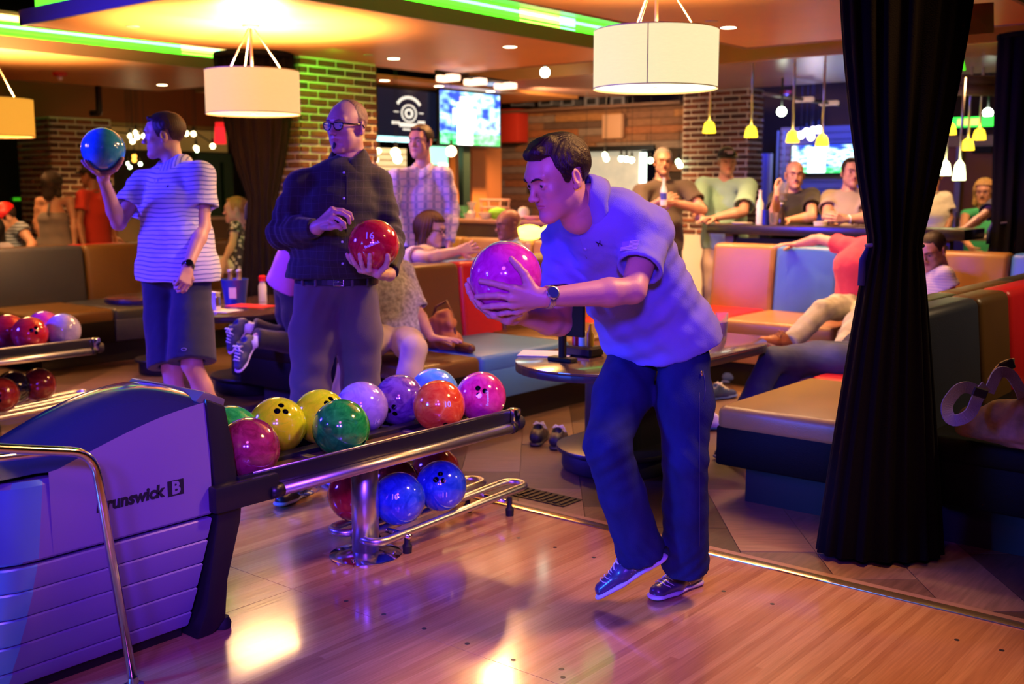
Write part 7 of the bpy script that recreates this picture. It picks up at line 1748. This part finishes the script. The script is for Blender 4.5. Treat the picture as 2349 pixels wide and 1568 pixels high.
# ---------------------------------------------------------------- lounging people at right
J = dict(H=A(2042, 500, 7.7), N=A(2012, 552, 7.75), C=A(1962, 610, 7.8), P=A(1965, 675, 7.85), SR=A(1945, 565, 7.95), ER=A(1880, 548, 8.25), WR=A(1828, 560, 8.45), SL=A(2010, 570, 7.6), EL=A(2030, 640, 7.6), WL=A(2010, 690, 7.5),
         HR=A(1950, 700, 7.7), KR=A(1885, 712, 7.3), AR=A(1812, 786, 7.05), HL=A(1990, 705, 7.5), KL=A(1935, 800, 6.9), AL=A(1925, 905, 6.7)); J['r'] = CV(-.6, .5); J['face'] = CV(-.7, -.7)
r_, Jn = bgperson('man in red tee and pale jeans, arm stretched along the far seat back', J, 'light', 'short', 'brown', cloth('crimson_tee', (.72, .05, .07)), mat('jeans_pale', (.42, .42, .40), .85, bump=.3, bscale=300, var=.35, vscale=9), handn=dict(R=(Vector((0, 0, -1)), CV(-1, .3)), L=(Vector((0, 0, -1)), CV(-.5, -.5))), h=.010, hh=.005, sleeve=.42, curl=.3, amp=.008)
place_shoe(r_, J['AR']+CV(-.9, -.2)*.03, CV(-.95, -.35), mat('loafer_brown', (.35, .12, .04), .5), mat('sole_tan', (.6, .4, .25), .6), mat('loafer_brown'), .29, -.25, .006, drop=.05)
J = dict(H=A(2060, 640, 6.0), N=A(2055, 700, 6.05), C=A(2030, 770, 6.1), P=A(1985, 812, 6.1), SR=A(2020, 725, 6.2), ER=A(1975, 800, 6.1), WR=A(1905, 868, 5.95), SL=A(2085, 730, 5.95), EL=A(2090, 820, 5.9), WL=A(2060, 880, 5.8),
         HR=A(1960, 815, 6.1), KR=A(1772, 825, 5.95), AR=A(1700, 965, 6.0), HL=A(2000, 825, 5.9), KL=A(1850, 850, 5.6), AL=A(1790, 960, 5.9)); J['r'] = CV(-.2, .9); J['face'] = CV(-1, -.1)
J['KL'] = A(1830, 828, 6.0); J['AL'] = A(1760, 960, 6.15)
r_, Jn = bgperson('person in dark jeans stretched out on the right banquette behind the black curtain', J, 'light', 'short', 'dark', M_blk, mat('jeans_dark', (.045, .055, .10), .85, bump=.3, bscale=300, var=.2, vscale=9), handn=dict(R=(Vector((0, 0, -1)), CV(-1, -.2)), L=(Vector((0, 0, -1)), CV(-.5, -.5))), h=.010, hh=.005, sleeve=.5, curl=.25)
for s, c_ in (('L', (.10, .22, .8)), ('R', (.05, .10, .45))): place_shoe(r_, Vector((J['A'+s].x, J['A'+s].y, .085)), CV(-.8, -.6), mat('sneaker_%.2f' % c_[1], c_, .5), mat('sole_pale_blue', (.5, .6, .9), .5), mat('lace_pale_blue', (.7, .8, 1), .6), .28, 0, .006)
ra = (J['ER']-J['WR']).normalized(); s1 = ra.cross(Vector((0, 0, 1))).normalized(); s2 = ra.cross(s1); link('black_watch', tube_me([J['WR']-Vector(r_.location)+(s1*math.cos(2*PI*k/16)+s2*math.sin(2*PI*k/16))*.030+ra*.02 for k in range(16)], .008, 6, True), M_rubber, r_)
J = std(2140, 574, 7.4, -75, scale=.86, SL=(2165, 632, 7.3), EL=(2185, 680, 7.3), WL=(2160, 710, 7.2), SR=(2120, 628, 7.6), ER=(2110, 680, 7.6), WR=(2110, 710, 7.4)); J['P'].z = .60; J['C'] = (J['N']+J['P'])/2
for s in 'LR': J['H'+s].z = .56; J['K'+s] = J['H'+s]+J['f']*.42; J['A'+s] = J['K'+s]+Vector((0, 0, -.45))
bgperson('man in white striped shirt looking down, right of the black curtain', J, 'tan', 'buzz', 'dark', grid_mat('fine_stripe', (.62, .58, .66), [(2, .018, .006, (.40, .38, .6))], 0, 0), M_dk, face=CV(-.8, -.55)+Vector((0, 0, -.45)), h=.010, hh=.0042, coll=True)
J = std(2257, 442, 10.6, -20, scale=.95, SR=(2215, 492, 10.6), ER=(2206, 540, 10.4), WR=(2225, 565, 10.2))
bgperson('blonde woman in green tank top far right behind the high table', J, 'tan', 'bob', 'blond', cloth('green_tank', (.05, .55, .25)), M_dk, face=CV(-.5, -.8), h=.013, hh=.0055, sleeve=0, bw=.88)
J = std(2140, 405, 10.4, 150, SR=(2168, 455, 10.4), ER=(2178, 500, 10.4), WR=(2170, 530, 10.3), SL=(2110, 455, 10.4))
bgperson('person in white shirt seen from behind at the right edge of the black curtain', J, 'brown', 'short', 'dark', cloth('white_shirt', (.55, .55, .52)), M_dk, face=CV(.3, .9), h=.013, hh=.006)
J = std(2320, 420, 9.3, -60, SR=(2282, 472, 9.2), ER=(2250, 500, 9.0), WR=(2213, 525, 8.85), SL=(2345, 480, 9.5))
bgperson('man in black tee reaching on to the high table, behind the right black curtain', J, 'light', 'short', 'dark', M_blk, cloth('pale_shorts', (.35, .5, .6)), face=CV(-.8, -.5), h=.012, hh=.0055, pants_to=.95, handn=dict(R=(Vector((0, 0, -1)), CV(-1, -.2)), L=(None, None)), sleeve=.55)

# belt bag on the right seat
bg = empty('belt_bag', A(2285, 960, 4.2), 'grey and tan webbing strap and bag lying on the dark right seat', 'bag'); bg.location.z = .468; bo = Vector(bg.location)
b = Blob(); b.cone((-.10, .06, .07), (.14, .0, .08), .065, .07, .04); b.cone((.0, .05, .13), (.12, .03, .16), .05, .045, .04); P, Q = b.mesh(.006); P = P+normals(P, Q)*(.010*noise3(P, 12, 8))[:, None]; P[:, 2] = np.maximum(P[:, 2], .0)
link('bag_body', npmesh(P, Q), mat('bag_tan', (.26, .14, .06), .8, bump=.3, bscale=200, var=.4, vscale=12), bg)
def ribbon(name, pts, w_, nrm, m, parent, th=.004):
    pts = [Vector(p) for p in pts]; v = []; f = []
    for i, p in enumerate(pts):
        t = (pts[min(i+1, len(pts)-1)]-pts[max(i-1, 0)]).normalized(); s = t.cross(Vector(nrm[i] if isinstance(nrm, list) else nrm)).normalized(); n_ = s.cross(t)
        for a, c in ((-w_, th), (w_, th), (w_, -th), (-w_, -th)): v.append(p+s*a+n_*c)
    for i in range(len(pts)-1):
        for k in range(4): f.append((4*i+k, 4*i+(k+1) % 4, 4*i+4+(k+1) % 4, 4*i+4+k))
    f += [(0, 1, 2, 3), tuple(4*len(pts)-4+k for k in range(4))[::-1]]; return link(name, pymesh(v, f), m, parent)
M_web = mat('webbing_grey', (.24, .21, .24), .8, bump=.4, bscale=300)
AP = lambda x, y, d: A(x, y, d)-bo
ribbon('strap', arcpts([AP(2262, 905, 4.15), AP(2205, 880, 4.12), AP(2168, 930, 4.10), AP(2180, 968, 4.08), AP(2225, 955, 4.05), AP(2245, 905, 4.05), AP(2262, 885, 4.06)], .06, 6), .022, tuple(CV(0, -1)), M_web, bg)
ribbon('strap', arcpts([AP(2268, 900, 4.12), AP(2290, 850, 4.10), AP(2318, 855, 4.12), AP(2345, 900, 4.15), AP(2350, 940, 4.18)], .06, 6), .020, tuple(CV(0, -1)), M_web, bg)
ribbon('strap', arcpts([AP(2275, 880, 4.2), AP(2300, 840, 4.25), AP(2325, 835, 4.3)], .04, 4), .024, tuple(CV(0, -1)), mat('webbing_tan', (.35, .2, .1), .8), bg)
link('buckle', box_me(.055, .012, .035, .004, 1), M_rubber, bg, AP(2248, 900, 4.03), (0, .3, YAW)); link('buckle', box_me(.06, .012, .04, .004, 1), M_rubber, bg, AP(2310, 838, 4.24), (0, -.4, YAW))
